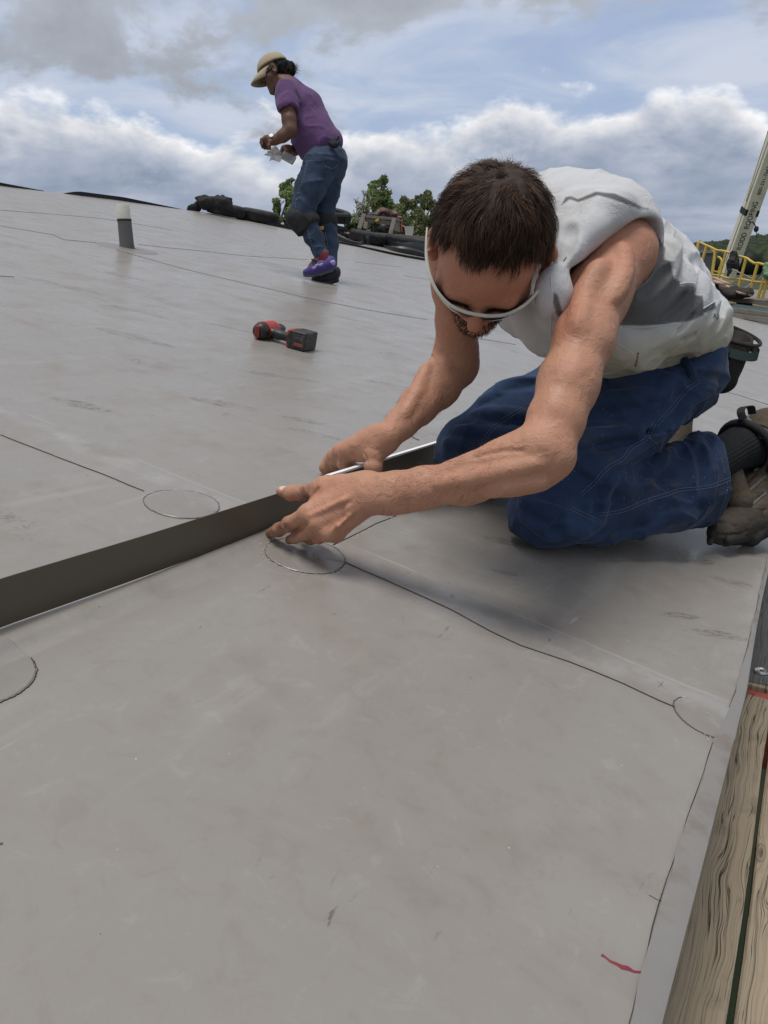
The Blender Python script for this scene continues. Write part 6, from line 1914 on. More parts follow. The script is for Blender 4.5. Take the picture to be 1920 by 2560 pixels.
    link('lenses', mesh_np('lenses', V, F, True), simple('blue black lens', (0.006, 0.008, 0.03), 0.12), sg)
    # watch
    wt = thing('wrist_watch', 'black strapped watch with pale dial on the woman\'s wrist', 'watch', wp(280, 862, -0.19))
    ax = wp(300, 866, -0.19) - wp(235, 868, -0.18); ax /= np.linalg.norm(ax)
    b = MB(); b.lathe([(0.030, -0.008), (0.032, -0.008), (0.032, 0.008), (0.030, 0.008)], wp(285, 865, -0.19), ax, 24); b.build('strap', M['black_cloth'], wt)
    nn = cam_dir(-0.1, 0.35, 0.9)
    b = MB(); b.lathe([(0.0, 0.002), (0.014, 0.002), (0.016, 0.0), (0.016, -0.006)], wp(280, 858, -0.19) + nn * 0.033, nn, 24); b.build('dial', simple('pale dial', (0.5, 0.5, 0.48), 0.3), wt, True)
    # wipes in her hands
    rng = random.Random(3)
    def crumple(name, label, cat, outline, d, seed, amp, mat):
        c = np.mean([wp(x, y, d) for x, y in outline], 0)
        b = MB(); n = 6
        ring = catmull([wp(x, y, d + 0.03 * math.sin(i * 2.3 + seed)) for i, (x, y) in enumerate(outline + outline[:1])], 3)[:-1]
        vs = [c]
        for f in (0.3, 0.6, 0.85, 1.0):
            for q in ring:
                v = c + (q - c) * f
                w = vnoise(np.array([v * 24 + seed]), seed)[0]
                vs.append(v + FWD * amp * w)
        k = len(ring)
        fs = [(0, 1 + i, 1 + (i + 1) % k) for i in range(k)]
        for r in range(3):
            fs += [(1 + r * k + i, 1 + (r + 1) * k + i, 1 + (r + 1) * k + (i + 1) % k, 1 + r * k + (i + 1) % k) for i in range(k)]
        o = b.addm(vs, fs).build(name, mat, None, True)
        sm = o.modifiers.new('thick', 'SOLIDIFY'); sm.thickness = 0.003
        tag(o, label, cat)
    paper = mat_cloth('white wipe', False, (0.70, 0.67, 0.66), (0.7, 0.66, 0.62), 0.4, 200, 0.0, 0.9, 0.8, 18)
    crumple('paper_wipe', 'crumpled white paper wipe hanging from the woman\'s near hand', 'wipe', [(235, 925), (300, 915), (340, 950), (365, 985), (355, 1030), (335, 1062), (290, 1040), (250, 1030), (262, 1005), (205, 985), (232, 965)], -0.13, 1, 0.03, paper)
    pk = thing('wipe_packet', 'flat grey printed packet of wipes in the woman\'s far hand', 'packet', wp(420, 1020, -0.09))
    ax = np.stack([cam_dir(0.85, -0.5, 0.1), cam_dir(0.1, 0.0, 1.0), cam_dir(0.5, 0.85, 0)])
    MB().box(wp(418, 1018, -0.10), (wr_(125), 0.022, wr_(70)), ax).build('wrapper', simple('grey wrapper', (0.36, 0.35, 0.34), 0.5, var=0.25, scale=40), pk, False, 0.006)
    b = MB()
    for i in range(4):
        b.box(wp(418, 1018, -0.10) + ax[1] * 0.012 + ax[2] * (0.024 - 0.013 * i) + ax[0] * (-0.005 * i), (0.085 - 0.018 * (i % 2), 0.001, 0.004), ax)
    b.build('print', simple('grey print', (0.10, 0.10, 0.11), 0.6), pk)
    # work gloves in her back pocket
    gl = [Ell(wp(812, 905, -0.14), (wr_(40), wr_(30), wr_(30)), None, 0.02)]
    for (a, b_) in (((800, 890), (822, 845)), ((815, 890), (850, 838)), ((790, 900), (775, 880)), ((840, 900), (856, 880))):
        gl.append(Cone(wp(*a, -0.15), wp(*b_, -0.15), 0.012, 0.008, 0.006))
    V, F = solid(gl, 0.005, disp=lambda Q: 0.004 * vnoise(Q * 50, 49))
    o = link('work_glove', mesh_np('work_glove', V, F, True), M['black_cloth'], None)
    tag(o, 'black work glove sticking out of the woman\'s back pocket', 'glove')
build_woman()
# ------------------------------------------------------------------ cordless drill lying on its side
def build_drill():
    def q(x, y, d): return P(600 + x / 6.38, 760 + y / 6.38, d)
    gnd = on_roof(720, 866)
    root = thing('cordless_drill', 'red and black cordless drill lying on the roof with its battery towards us', 'drill', gnd)
    A = cam_dir(0.93, -0.20, 0.30); A = A - RN * np.dot(A, RN); A /= np.linalg.norm(A)       # along the handle, towards the battery
    Bk = np.cross(RN, A); 
    if np.dot(Bk, FWD) < 0: Bk = -Bk
    ax = np.stack([A, Bk, RN])
    def L(a, b, c): return gnd + A * a + Bk * b + RN * c
    # motor housing: its axis runs away from us
    mo = np.array([-0.108, 0.0, 0.0])
    hp = [Cone(L(-0.112, -0.010, 0.0315), L(-0.112, 0.075, 0.0315), 0.0315, 0.030, 0.01), Cone(L(-0.112, 0.075, 0.031), L(-0.112, 0.110, 0.030), 0.028, 0.022, 0.008), Half(L(-0.112, -0.0365, 0.0315), -Bk, 0.006)]
    V, F = solid(hp, 0.0024)
    body = link('motor_housing', mesh_np('motor_housing', V, F, True), M['black_plastic'], root)
    b = MB(); b.box(L(-0.112, -0.0405, 0.0315), (0.017, 0.006, 0.042), ax); b.build('end_vent', M['red_plastic'], body, False, 0.002)
    b = MB()
    for i in range(4): b.box(L(-0.112, -0.0438, 0.018 + i * 0.009), (0.010, 0.002, 0.0035), ax)
    b.build('vent_slot', M['black_plastic'], body)
    V, F = solid([Cone(L(-0.112, 0.005, 0.0325), L(-0.112, 0.072, 0.0325), 0.0325, 0.0325, 0.004), Half(L(-0.112, 0.0, 0.036), -RN - A * 0.3, 0.003)], 0.0024)
    link('top_shell', mesh_np('top_shell', V, F, True), M['red_plastic'], body)
    b = MB(); b.lathe([(0.034, -0.004), (0.0345, -0.003), (0.0345, 0.003), (0.034, 0.004)], L(-0.112, 0.0, 0.0318), Bk, 28); b.build('seam_ring', M['red_plastic'], body, True)
    b = MB(); b.lathe([(0.0, 0.165), (0.012, 0.165), (0.017, 0.150), (0.021, 0.135), (0.021, 0.112)], L(-0.112, 0, 0.030), Bk, 24); b.build('chuck', M['black_plastic'], root, True)
    # grip
    V, F = solid([Cone(L(-0.100, 0.022, 0.031), L(-0.055, 0.020, 0.030), 0.021, 0.0175, 0.01, 'u', (RN, 0.92)), Cone(L(-0.055, 0.020, 0.030), L(0.000, 0.012, 0.031), 0.0175, 0.0195, 0.01, 'u', (RN, 0.92))], 0.0024)
    link('grip', mesh_np('grip', V, F, True), M['black_plastic'], root)
    V, F = solid([Cone(L(-0.092, 0.040, 0.036), L(-0.050, 0.036, 0.036), 0.0125, 0.006, 0.006)], 0.0022)
    link('trigger_guard', mesh_np('trigger_guard', V, F, True), M['red_plastic'], root)
    V, F = solid([Box(L(0.010, 0.012, 0.034), (0.0075, 0.042, 0.033), ax, 0.006)], 0.0024)
    foot = link('foot', mesh_np('foot', V, F, True), M['red_plastic'], root)
    b = MB(); b.box(L(0.0095, -0.0305, 0.034), (0.006, 0.002, 0.030), ax); b.build('catch', M['black_plastic'], foot)
    # battery
    ba = [Box(L(0.050, 0.014, 0.0345), (0.0335, 0.050, 0.0335), ax, 0.006), Box(L(0.024, 0.012, 0.034), (0.012, 0.046, 0.030), ax, 0.004)]
    for z in (0.014, 0.034, 0.054):
        ba.append(Cone(L(0.0845, -0.03, z), L(0.0845, 0.06, z), 0.0022, 0.0022, 0.002, 's'))
    ba.append(Cone(L(0.030, -0.0375, 0.004), L(0.030, -0.0375, 0.066), 0.0024, 0.0024, 0.002, 's'))
    V, F = solid(ba, 0.0022)
    bat = link('battery', mesh_np('battery', V, F, True), M['black_plastic'], root)
    fy = -0.0366
    b = MB(); b.box(L(0.057, fy, 0.036), (0.036, 0.0012, 0.040), ax); b.build('label_plate', M['label_grey'], bat)
    b = MB(); b.box(L(0.057, fy - 0.0009, 0.0415), (0.034, 0.001, 0.026), ax); b.build('label_top', M['black_plastic'], bat)
    b = MB(); b.box(L(0.057, fy - 0.0009, 0.0215), (0.034, 0.001, 0.0105), ax); b.build('label_band', M['red_plastic'], bat)
    def text(s, c, size, mat, par, axx, name='lettering', ext=0.0003):
        cu = bpy.data.curves.new(name, 'FONT'); cu.body = s; cu.size = size; cu.align_x = 'CENTER'; cu.align_y = 'CENTER'; cu.extrude = ext
        o = bpy.data.objects.new(name, cu)
        R4 = Matrix((( *axx[0], 0), (*axx[1], 0), (*axx[2], 0), (0, 0, 0, 1))).transposed()
        me = bpy.data.meshes.new_from_object(o)
        bpy.data.objects.remove(o)
        me.transform(Matrix.Translation(Vector(c)) @ R4)
        return link(name, me, mat, par)
    tx = np.stack([A, RN, -Bk])
    text('M18', L(0.057, fy - 0.0016, 0.0435), 0.017, M['label_grey'], bat, tx)
    text('XC 5.0', L(0.057, fy - 0.0016, 0.0215), 0.009, M['label_grey'], bat, tx)
    b = MB()
    b.beam(L(0.034, fy - 0.0004, 0.005), L(0.034, fy - 0.0004, 0.062), 0.0012, 0.0012, Bk); b.build('trim_line', M['label_grey'], bat)
    return text
text_mesh = build_drill()

# ------------------------------------------------------------------ vent pipe
def build_vent():
    base = on_roof(318, 622)
    root = thing('vent_pipe', 'white plastic vent pipe in a grey rubber boot standing on the roof', 'vent pipe', base)
    up = np.array([0, 0, 1.0])
    s = 5.0 / FPX
    b = MB(); b.lathe([(0.053, -0.03), (0.048, 0.004), (0.0445, 0.03), (0.0435, 0.12), (0.0425, 0.176), (0.0415, 0.180)], base, up, 28)
    boot = b.build('boot', simple('grey vent boot', (0.125, 0.122, 0.115), 0.6, var=0.2, scale=20, dirt=(0.07, 0.06, 0.05), dscale=15), root, True)
    b = MB(); b.lathe([(0.0455, 0.0), (0.0455, 0.007), (0.043, 0.008)], base + up * 0.168, up, 28); b.build('clamp', M['black_cloth'], boot, True)
    b = MB(); b.lathe([(0.0405, 0.15), (0.0405, 0.262), (0.0395, 0.264), (0.0365, 0.264), (0.036, 0.17)], base, up, 28); b.build('pipe', simple('white plastic pipe', (0.66, 0.64, 0.55), 0.45, var=0.12, scale=20, dirt=(0.3, 0.26, 0.2), dscale=30, damt=0.3), root, True)
    u, v = uv_of(base)
    b = MB(); n = 40; rings = [(0.05, 0.008), (0.10, 0.004), (0.185, 0.003), (0.19, 0.0)]
    b.addm([R3(u + r * math.cos(2 * math.pi * k / n), v + r * math.sin(2 * math.pi * k / n), h) for r, h in rings for k in range(n)], [(i * n + j, i * n + (j + 1) % n, (i + 1) * n + (j + 1) % n, (i + 1) * n + j) for i in range(3) for j in range(n)])
    b.build('flange', M['flange'], root, True)
build_vent()

# ------------------------------------------------------------------ things on the far edge of the roof
M['tyre'] = simple('worn black tyre rubber', (0.016, 0.016, 0.017), 0.75, var=0.35, scale=30, dirt=(0.06, 0.055, 0.05), dscale=9, damt=0.6, bump=0.2, bscale=60)
def make_tyre():
    t = thing('tyre', '', 'tyre', (0, 0, 0), 'tyres weighing down the roof edge')
    b = MB()
    prof = [(0.175, 0.060), (0.185, 0.030), (0.235, 0.012), (0.275, 0.020), (0.296, 0.045), (0.300, 0.075), (0.300, 0.125), (0.296, 0.155), (0.275, 0.180), (0.235, 0.188), (0.185, 0.170), (0.175, 0.140), (0.20, 0.135), (0.262, 0.140), (0.266, 0.060), (0.20, 0.065), (0.175, 0.060)]
    b.lathe(prof, (0, 0, 0), (0, 0, 1), 40).build('carcass', M['tyre'], t, True)
    b = MB()
    for k in range(72):
        a = 2 * math.pi * k / 72
        for z in (0.068, 0.100, 0.132):
            c = np.array([0.302 * math.cos(a + 0.02 * (z > 0.09)), 0.302 * math.sin(a + 0.02 * (z > 0.09)), z])
            b.box(c, (0.009, 0.019, 0.024), ((math.cos(a), math.sin(a), 0), (-math.sin(a), math.cos(a), 0), (0, 0, 1)))
    b.build('tread', M['tyre'], t)
    return t
def copy_tree(o, parent=None):
    c = o.copy(); COL.objects.link(c); c.parent = parent
    for ch in list(o.children):
        copy_tree(ch, c)
    return c
def rot_to(n, spin=0.0):
    return Vector(n).to_track_quat('Z', 'Y').to_euler()
_ty0 = make_tyre()
_nr = RN
_used = False
def put_tyre(px, py, label, scale=1.0, nrm=None, dlift=0.0, pos=None):
    global _used
    o = _ty0 if not _used else copy_tree(_ty0)
    _used = True
    o.location = (on_roof(px, py) if pos is None else pos) + RN * dlift
    o.rotation_euler = rot_to(RN if nrm is None else nrm)
    o.scale = (scale,) * 3
    o['label'] = label
    return o
def edge_pt(px, v, lift=0.0):
    """point on the roof near its far edge in pixel column px"""
    best = None
    for py in np.arange(460, 860, 1.0):
        q = on_roof(px, py); u, vv = uv_of(q)
        if u <= u_max(min(vv, 8.6)) - v:
            return q + RN * lift
    return on_roof(px, 800)
put_tyre(562, 541, 'tyre lying flat at the ridge end under a dark cloth bag', 1.0)
put_tyre(648, 556, 'tyre lying flat alone between the dark bag and the woman\'s knees', 1.0)
put_tyre(826, 588, 'lower tyre of the stack behind the woman\'s legs', 0.92)
put_tyre(826, 588, 'tilted tyre on top of the stack behind the woman\'s legs', 1.0, cam_dir(0.16, 0.80, 0.45), 0.0, on_roof(826, 588) + RN * 0.22)
put_tyre(916, 609, 'tyre lying flat under the plank below the wooden frame', 1.0)
put_tyre(1012, 627, 'tyre lying flat beside the kneeling man\'s hair, nearest the folded rubber', 1.2)
put_tyre(1846, 762, 'black tyre under the yellow railing in front of the scrap boards', 1.25)
put_tyre(1765, 752, 'dark tyre half hidden behind the kneeling man\'s back', 1.1)

# dark bag thrown over the first tyre
_c = on_roof(545, 538)
bag = [Ell(_c + RN * 0.12 + cam_dir(0.1, 0, 0.8) * 0.18, (0.25, 0.14, 0.10), np.stack([cam_dir(1, -0.15, 0), FWD, UPV]), 0.05), Ell(_c + RN * 0.14 + cam_dir(-0.5, 0, 0.4) * 0.22, (0.14, 0.10, 0.08), None, 0.06), Cone(_c + cam_dir(-1, 0.1, 0.3) * 0.30 + RN * 0.10, _c + cam_dir(-1, -0.1, 0.3) * 0.46 + RN * 0.04, 0.07, 0.03, 0.05), Cone(_c + cam_dir(0.4, 0, 1) * 0.22 + RN * 0.10, _c + cam_dir(1, 0, 1) * 0.30 + RN * 0.06, 0.12, 0.09, 0.05)]
_V, _F = solid(bag, 0.014, disp=lambda Q: 0.035 * vnoise(Q * 8, 61) + 0.02 * vnoise(Q * 19, 62))
tag(link('cloth_bag', mesh_np('cloth_bag', _V, _F, True), simple('dark canvas', (0.022, 0.021, 0.020), 0.9, var=0.9, scale=9, bump=0.5, bscale=20)), 'crumpled dark canvas bag slung over the tyre at the ridge end', 'bag')

def build_rubber():
    """loose folded black sheet lying along the edge"""
    root = thing('rubber_sheet', 'folded black rubber sheet lying in layers along the roof edge', 'rubber sheet', on_roof(950, 625))
    mat = simple('black rubber membrane', (0.030, 0.032, 0.036), 0.42, var=0.3, scale=5, dirt=(0.10, 0.10, 0.10), dscale=3, damt=0.5, bump=0.1, bscale=12)
    lines = [((842, 607), (905, 620), (960, 632), (1010, 642), (1075, 653)), ((842, 601), (900, 613), (930, 606), (980, 627), (1070, 645)), ((850, 597), (905, 602), (935, 604), (990, 622), (1070, 638)), ((915, 612), (960, 617), (1010, 633), (1075, 645))]
    for i, l in enumerate(lines):
        c = catmull([on_roof(x, y) for x, y in l], 8)
        b = MB(); rows = []; n = len(c)
        for k, q in enumerate(c):
            h = 0.03 + 0.045 * i + 0.03 * math.sin(k * 0.45 + i * 1.7) * (i > 0)
            bk = FWD * (0.30 - 0.05 * i)
            o = np.array([0, 0, 1.0])
            rows.append([q + o * 0.0, q + o * (h * 0.6) - FWD * 0.03, q + o * h, q + bk * 0.5 + o * (h + 0.03 * math.sin(k * 0.8 + i)), q + bk + o * (h * 0.8), q + bk])
        m = 6
        b.addm([p for r in rows for p in r], [(a * m + j, (a + 1) * m + j, (a + 1) * m + j + 1, a * m + j + 1) for a in range(n - 1) for j in range(m - 1)])
        b.build('fold', mat, root, True)
build_rubber()
_b = MB()
_c = catmull([on_roof(x, y) for x, y in ((590, 546), (640, 556), (700, 568), (745, 577), (845, 594))], 6)
_rows = []
for i, q in enumerate(_c):
    w = 0.10 + 0.05 * math.sin(i * 1.3)
    _rows.append([q, q + RN * 0.05, q + FWD * (0.3 + w) + RN * 0.06, q + FWD * (0.35 + w)])
_b.addm([p for r in _rows for p in r], [(a * 4 + j, (a + 1) * 4 + j, (a + 1) * 4 + j + 1, a * 4 + j + 1) for a in range(len(_rows) - 1) for j in range(3)])
tag(_b.build('edge_mat', M['black_cloth']), 'dark mat strip running under the tyres left of the woman', 'mat')
M['board'] = simple('pale pine board', (0.44, 0.31, 0.17), 0.8, var=0.25, scale=6, bump=0.1)
M['board_grey'] = simple('weathered grey board', (0.24, 0.21, 0.175), 0.85, var=0.3, scale=8, dirt=(0.10, 0.085, 0.07), dscale=5, bump=0.2)
M['plywood'] = simple('splintered plywood', (0.42, 0.29, 0.20), 0.85, var=0.35, scale=7, dirt=(0.16, 0.10, 0.07), dscale=6, bump=0.2)
def board(name, label, cat, a, c, w, t, mat, group=None):
    b = MB(); b.beam(a, c, w, t, RN)
    return tag(b.build(name, mat, None, False, 0.004), label, cat, group)
_q = on_roof(848, 590)
board('plank', 'short pale pine board end beside the woman\'s far leg', 'plank', P(838, 579, 13.2), P(888, 594, 12.8), 0.25, 0.10, M['board'], 'loose boards on the far edge')
board('plank', 'long grey plank laid across the tyres below the wooden frame', 'plank', P(884, 583, 13.3), P(1066, 597, 12.9), 0.22, 0.07, M['board_grey'], 'loose boards on the far edge')
board('plank', 'short tan board tucked under the long grey plank by the man\'s hair', 'plank', P(1016, 600, 13.1), P(1075, 607, 12.9), 0.16, 0.06, M['board'], 'loose boards on the far edge')

def build_frame():
    def q(x, y, d): return P(860 + x / 6.9125, 420 + y / 6.9125, d)
    root = thing('wooden_frame', 'grey wooden carrying frame with an engine inside and tools heaped on top', 'wooden frame', q(560, 1130, 13.5))
    g = M['board_grey']
    dn, df = 13.3, 14.0
    def bm(a, c, w, t, nm, up=(0, 0, 1), mat=g):
        b = MB(); b.beam(a, c, w, t, up); return b.build(nm, mat, root, False, 0.004)
    bm(q(345, 800, dn), q(262, 1060, dn), 0.07, 0.085, 'leg', FWD); bm(q(868, 880, dn), q(800, 1150, dn), 0.07, 0.085, 'leg', FWD)
    bm(q(420, 810, df), q(360, 1060, df), 0.06, 0.08, 'leg', FWD); bm(q(985, 900, df), q(960, 1130, df), 0.06, 0.08, 'leg', FWD)
    bm(q(370, 835, dn), q(900, 885, dn), 0.06, 0.045, 'rail'); bm(q(365, 890, dn + 0.05), q(830, 955, dn + 0.05), 0.05, 0.07, 'rail')
    bm(q(420, 800, df), q(990, 880, df), 0.06, 0.05, 'rail')
    bm(q(890, 890, dn), q(985, 905, df), 0.05, 0.05, 'rail')
    b = MB(); a0, a1, a2, a3 = q(880, 930, dn), q(965, 920, df), q(965, 1115, df), q(860, 1080, dn)
    o = FWD * 0.0 + RGT * 0.02
    b.addm([a0, a1, a2, a3, a0 + o, a1 + o, a2 + o, a3 + o], [(0, 1, 2, 3), (7, 6, 5, 4), (0, 4, 5, 1), (1, 5, 6, 2), (2, 6, 7, 3), (3, 7, 4, 0)]); b.build('side_panel', g, root)
    # engine block inside
    eng = [Box(q(660, 1050, 13.65), (0.16, 0.13, 0.12), None, 0.03), Ell(q(690, 1060, 13.5), (0.09, 0.06, 0.09), None, 0.02), Box(q(560, 1060, 13.7), (0.10, 0.10, 0.10), None, 0.02)]
    V, F = solid(eng, 0.014, disp=lambda Q: 0.012 * vnoise(Q * 22, 70)); link('engine', mesh_np('engine', V, F, True), simple('greasy engine', (0.02, 0.02, 0.021), 0.5, var=0.6, scale=20), root)
    b = MB(); b.tube([q(410, 1055, 13.4), q(545, 940, 13.3)], 0.014, 8); lev = b.build('lever', M['black_plastic'], root, True)
    b = MB(); b.tube([q(550, 925, 13.28), q(600, 892, 13.26)], 0.022, 8); b.build('handle', simple('yellow handle', (0.55, 0.36, 0.03), 0.5), lev, True)
    b = MB(); b.tube([q(985, 935, 13.9), q(985, 1110, 13.9)], 0.022, 8); b.build('red_post', M['red_plastic'], root, True)
    b = MB(); b.box(q(362, 780, 13.4), (0.08, 0.08, 0.07)); b.build('cap', simple('dark red cap', (0.05, 0.012, 0.012), 0.6), root, False, 0.01)
    # heap of tools on top: a thing that rests on the frame
    hs = [Ell(q(560, 815, 13.6), (0.20, 0.12, 0.035), None, 0.03), Ell(q(690, 790, 13.6), (0.17, 0.12, 0.085), None, 0.03), Ell(q(800, 800, 13.6), (0.13, 0.1, 0.075), None, 0.03), Ell(q(900, 850, 13.7), (0.10, 0.08, 0.04), None, 0.03), Cone(q(590, 745, 13.6), q(820, 740, 13.6), 0.018, 0.018, 0.02), Cone(q(600, 750, 13.6), q(600, 815, 13.6), 0.016, 0.016, 0.02), Cone(q(820, 745, 13.6), q(960, 860, 13.7), 0.016, 0.016, 0.02)]
    V, F = solid(hs, 0.012, disp=lambda Q: 0.03 * vnoise(Q * 16, 71))
    m, gg, bb = new_mat('heap of tools')
    n = gg.noise(gg.obj(), 9, 3, 0.6); n2 = gg.noise(gg.mapping(gg.obj(), loc=(5, 2, 1)), 12, 3, 0.6)
    c = gg.mix(gg.step(n, 0.50, 0.56), (0.018, 0.017, 0.018, 1), (0.16, 0.10, 0.065, 1)); c = gg.mix(gg.step(n2, 0.56, 0.60), c, (0.20, 0.022, 0.025, 1))
    gg.put(bb.inputs['Base Color'], c); bb.inputs['Roughness'].default_value = 0.6
    tag(link('tool_heap', mesh_np('tool_heap', V, F, True), m), 'heap of dark hoses and tools on top of the wooden frame', 'tools')
    b = MB(); b.lathe([(0.0, 0.0), (0.062, 0.0), (0.078, 0.15), (0.074, 0.15), (0.06, 0.02)], q(1126, 1172, 13.0), (0, 0, 1), 24)
    tag(b.build('bucket', simple('white bucket', (0.62, 0.60, 0.55), 0.5, var=0.1), None, True), 'small white bucket on the long grey plank', 'bucket')
    b = MB(); b.tube(catmull([q(965, 980, 13.8), q(1020, 1000, 13.6), q(1080, 1045, 13.4), q(1140, 1095, 13.1)], 5), 0.007, 6)
    tag(b.build('rope', simple('tan rope', (0.5, 0.35, 0.26), 0.9), None, True), 'thin tan rope from the red post down to the white bucket', 'rope')
build_frame()
# ------------------------------------------------------------------ beyond the roof on the right: landing, railing, crane, hill
def z7(x, y): return (1700 + x / 7.541, 560 + y / 7.541)
M['yellow'] = simple('yellow painted steel', (0.62, 0.44, 0.075), 0.5, var=0.15, scale=8, dirt=(0.30, 0.22, 0.08), dscale=6, damt=0.4)
def build_landing():
    root = thing('landing_platform', 'timber landing platform beyond the roof edge behind the kneeling man', 'platform', P(1840, 745, 19))
    b = MB()
    y0 = P(1840, 742, 18.5)[2]
    def g(x, y): return np.array([x, y, y0])
    c = [P(1700, 742, 19.6), P(1990, 756, 16.3), P(2200, 730, 21.0), P(1760, 722, 23.0)]
    for i in range(9):
        f0, f1 = i / 9 + 0.004, (i + 1) / 9 - 0.004
        a, d = c[0] + (c[3] - c[0]) * f0, c[0] + (c[3] - c[0]) * f1
        p, q = c[1] + (c[2] - c[1]) * f0, c[1] + (c[2] - c[1]) * f1
        vs = [g(v[0], v[1]) for v in (a, p, q, d)]
        b.addm(vs + [v - np.array([0, 0, 0.09]) for v in vs], [(0, 1, 2, 3), (7, 6, 5, 4), (0, 4, 5, 1), (1, 5, 6, 2), (2, 6, 7, 3), (3, 7, 4, 0)])
    b.build('deck', M['board_grey'], root)
    for v in (c[0], c[1], c[2], c[3]):
        v = (v + np.mean(c, 0) * 0.15) / 1.15
        b = MB(); b.box((v[0], v[1], y0 / 2 - 0.06), (0.16, 0.16, y0 - 0.12)); b.build('post', M['board_grey'], root)
build_landing()
def build_rail():
    root = thing('yellow_railing', 'yellow tubular steel safety railing on the landing behind the man', 'railing', P(1800, 740, 19))
    D = 18.8
    def dd(x): return 19.6 - (x / 1659.0) * 2.2
    def q(x, y, e=0.0): return P(*z7(x, y), dd(x) + e)
    def tube(pts, nm, r=0.026):
        b = MB(); b.tube(catmull([np.asarray(p) for p in pts], 5) if len(pts) > 2 else pts, r, 10); b.build(nm, M['yellow'], root, True)
    for (x0, y0, x1, y1) in ((345, 335, 262, 880), (505, 410, 300, 1060), (662, 515, 552, 1330), (870, 525, 645, 1340), (1245, 650, 1070, 1300), (1465, 750, 1295, 1360), (1605, 960, 1465, 1410), (1665, 990, 1555, 1400)):
        tube([q(x0, y0), q(x1, y1)], 'post', 0.034)
    tube([q(340, 338, 0.5), q(420, 365, 0.3), q(505, 408), q(600, 450), q(690, 495), q(780, 505), q(872, 524), q(985, 560), q(1080, 600), q(1245, 640), q(1320, 690), q(1400, 738), q(1475, 738), q(1560, 760), q(1700, 800)], 'top_rail', 0.028)
    tube([q(262, 855), q(350, 905), q(540, 945), q(735, 972), q(900, 1022), q(1165, 1042), q(1390, 1085), q(1560, 1100), q(1700, 1110)], 'mid_rail', 0.024)
    tube([q(715, 620, 1.2), q(765, 650, 1.2), q(785, 700, 1.2), q(770, 770, 1.2), q(735, 860, 1.2), q(722, 930, 1.2)], 'inner_hoop', 0.026)
    tube([q(545, 430, 1.0), q(640, 520, 1.0), q(655, 600, 1.0), q(620, 880, 1.0)], 'inner_hoop', 0.03)
    tube([q(640, 890, 1.2), q(720, 910, 1.2), q(840, 930, 1.2)], 'inner_rail', 0.022)
build_rail()
def blob(name, label, cat, prims, mat, h, amp, fr, seed):
    V, F = solid(prims, h, disp=lambda Q: amp * vnoise(Q * fr, seed) + amp * 0.5 * vnoise(Q * fr * 2.3, seed + 1))
    return tag(link(name, mesh_np(name, V, F, True), mat), label, cat)
def q7(x, y, d): return P(*z7(x, y), d)
blob('jacket', 'black jacket hanging over the top rail of the yellow railing', 'jacket', [Cone(q7(1010, 570, 18.1), q7(980, 760, 18.1), 0.07, 0.11, 0.05), Cone(q7(1040, 600, 18.1), q7(1080, 810, 18.1), 0.06, 0.05, 0.05), Cone(q7(960, 720, 18.1), q7(905, 960, 18.1), 0.07, 0.03, 0.05)], M['black_cloth'], 0.014, 0.03, 12, 80)
blob('safety_vest', 'pale green high visibility vest hanging at the far end of the railing', 'vest', [Cone(q7(1650, 790, 17.2), q7(1630, 940, 17.2), 0.07, 0.09, 0.05), Cone(q7(1610, 850, 17.2), q7(1595, 960, 17.2), 0.03, 0.035, 0.05), Cone(q7(1700, 800, 17.2), q7(1700, 940, 17.2), 0.12, 0.12, 0.05)], simple('hi vis green', (0.16, 0.27, 0.14), 0.8, var=0.5, scale=10), 0.014, 0.025, 10, 82)
rng = random.Random(5)
for i, (a, c, w, lab) in enumerate((((360, 1030), (760, 1130), 0.30, 'broad pale splintered board on top of the scrap heap'), ((700, 1080), (1250, 1330), 0.42, 'long splintered plywood sheet sloping down the scrap heap'), ((390, 1120), (640, 1180), 0.24, 'brown board end in the middle of the scrap heap'), ((380, 1190), (560, 1240), 0.20, 'short reddish board low in the scrap heap'), ((730, 1180), (860, 1290), 0.10, 'narrow broken lath sticking out of the scrap heap'), ((620, 1000), (900, 1130), 0.20, 'pale pink board behind the railing posts'))):
    board('scrap_board', lab, 'board', q7(*a, 17.9 + 0.12 * i), q7(*c, 17.2 + 0.12 * i), w, 0.035, M['plywood'] if i not in (2, 3) else simple('brown scrap %d' % i, (0.17, 0.10, 0.075), 0.85, var=0.3, scale=5), 'scrap boards by the railing')
blob('dirt_heap', 'dark heap of torn roofing under the scrap boards', 'debris heap', [Ell(q7(560, 1300, 17.8), (0.5, 0.3, 0.16), None, 0.08), Ell(q7(900, 1300, 17.6), (0.6, 0.3, 0.14), None, 0.08), Ell(q7(420, 1230, 18.2), (0.35, 0.3, 0.2), None, 0.08)], simple('torn roofing', (0.035, 0.026, 0.022), 0.9, var=0.8, scale=6, bump=0.4), 0.03, 0.06, 6, 84)
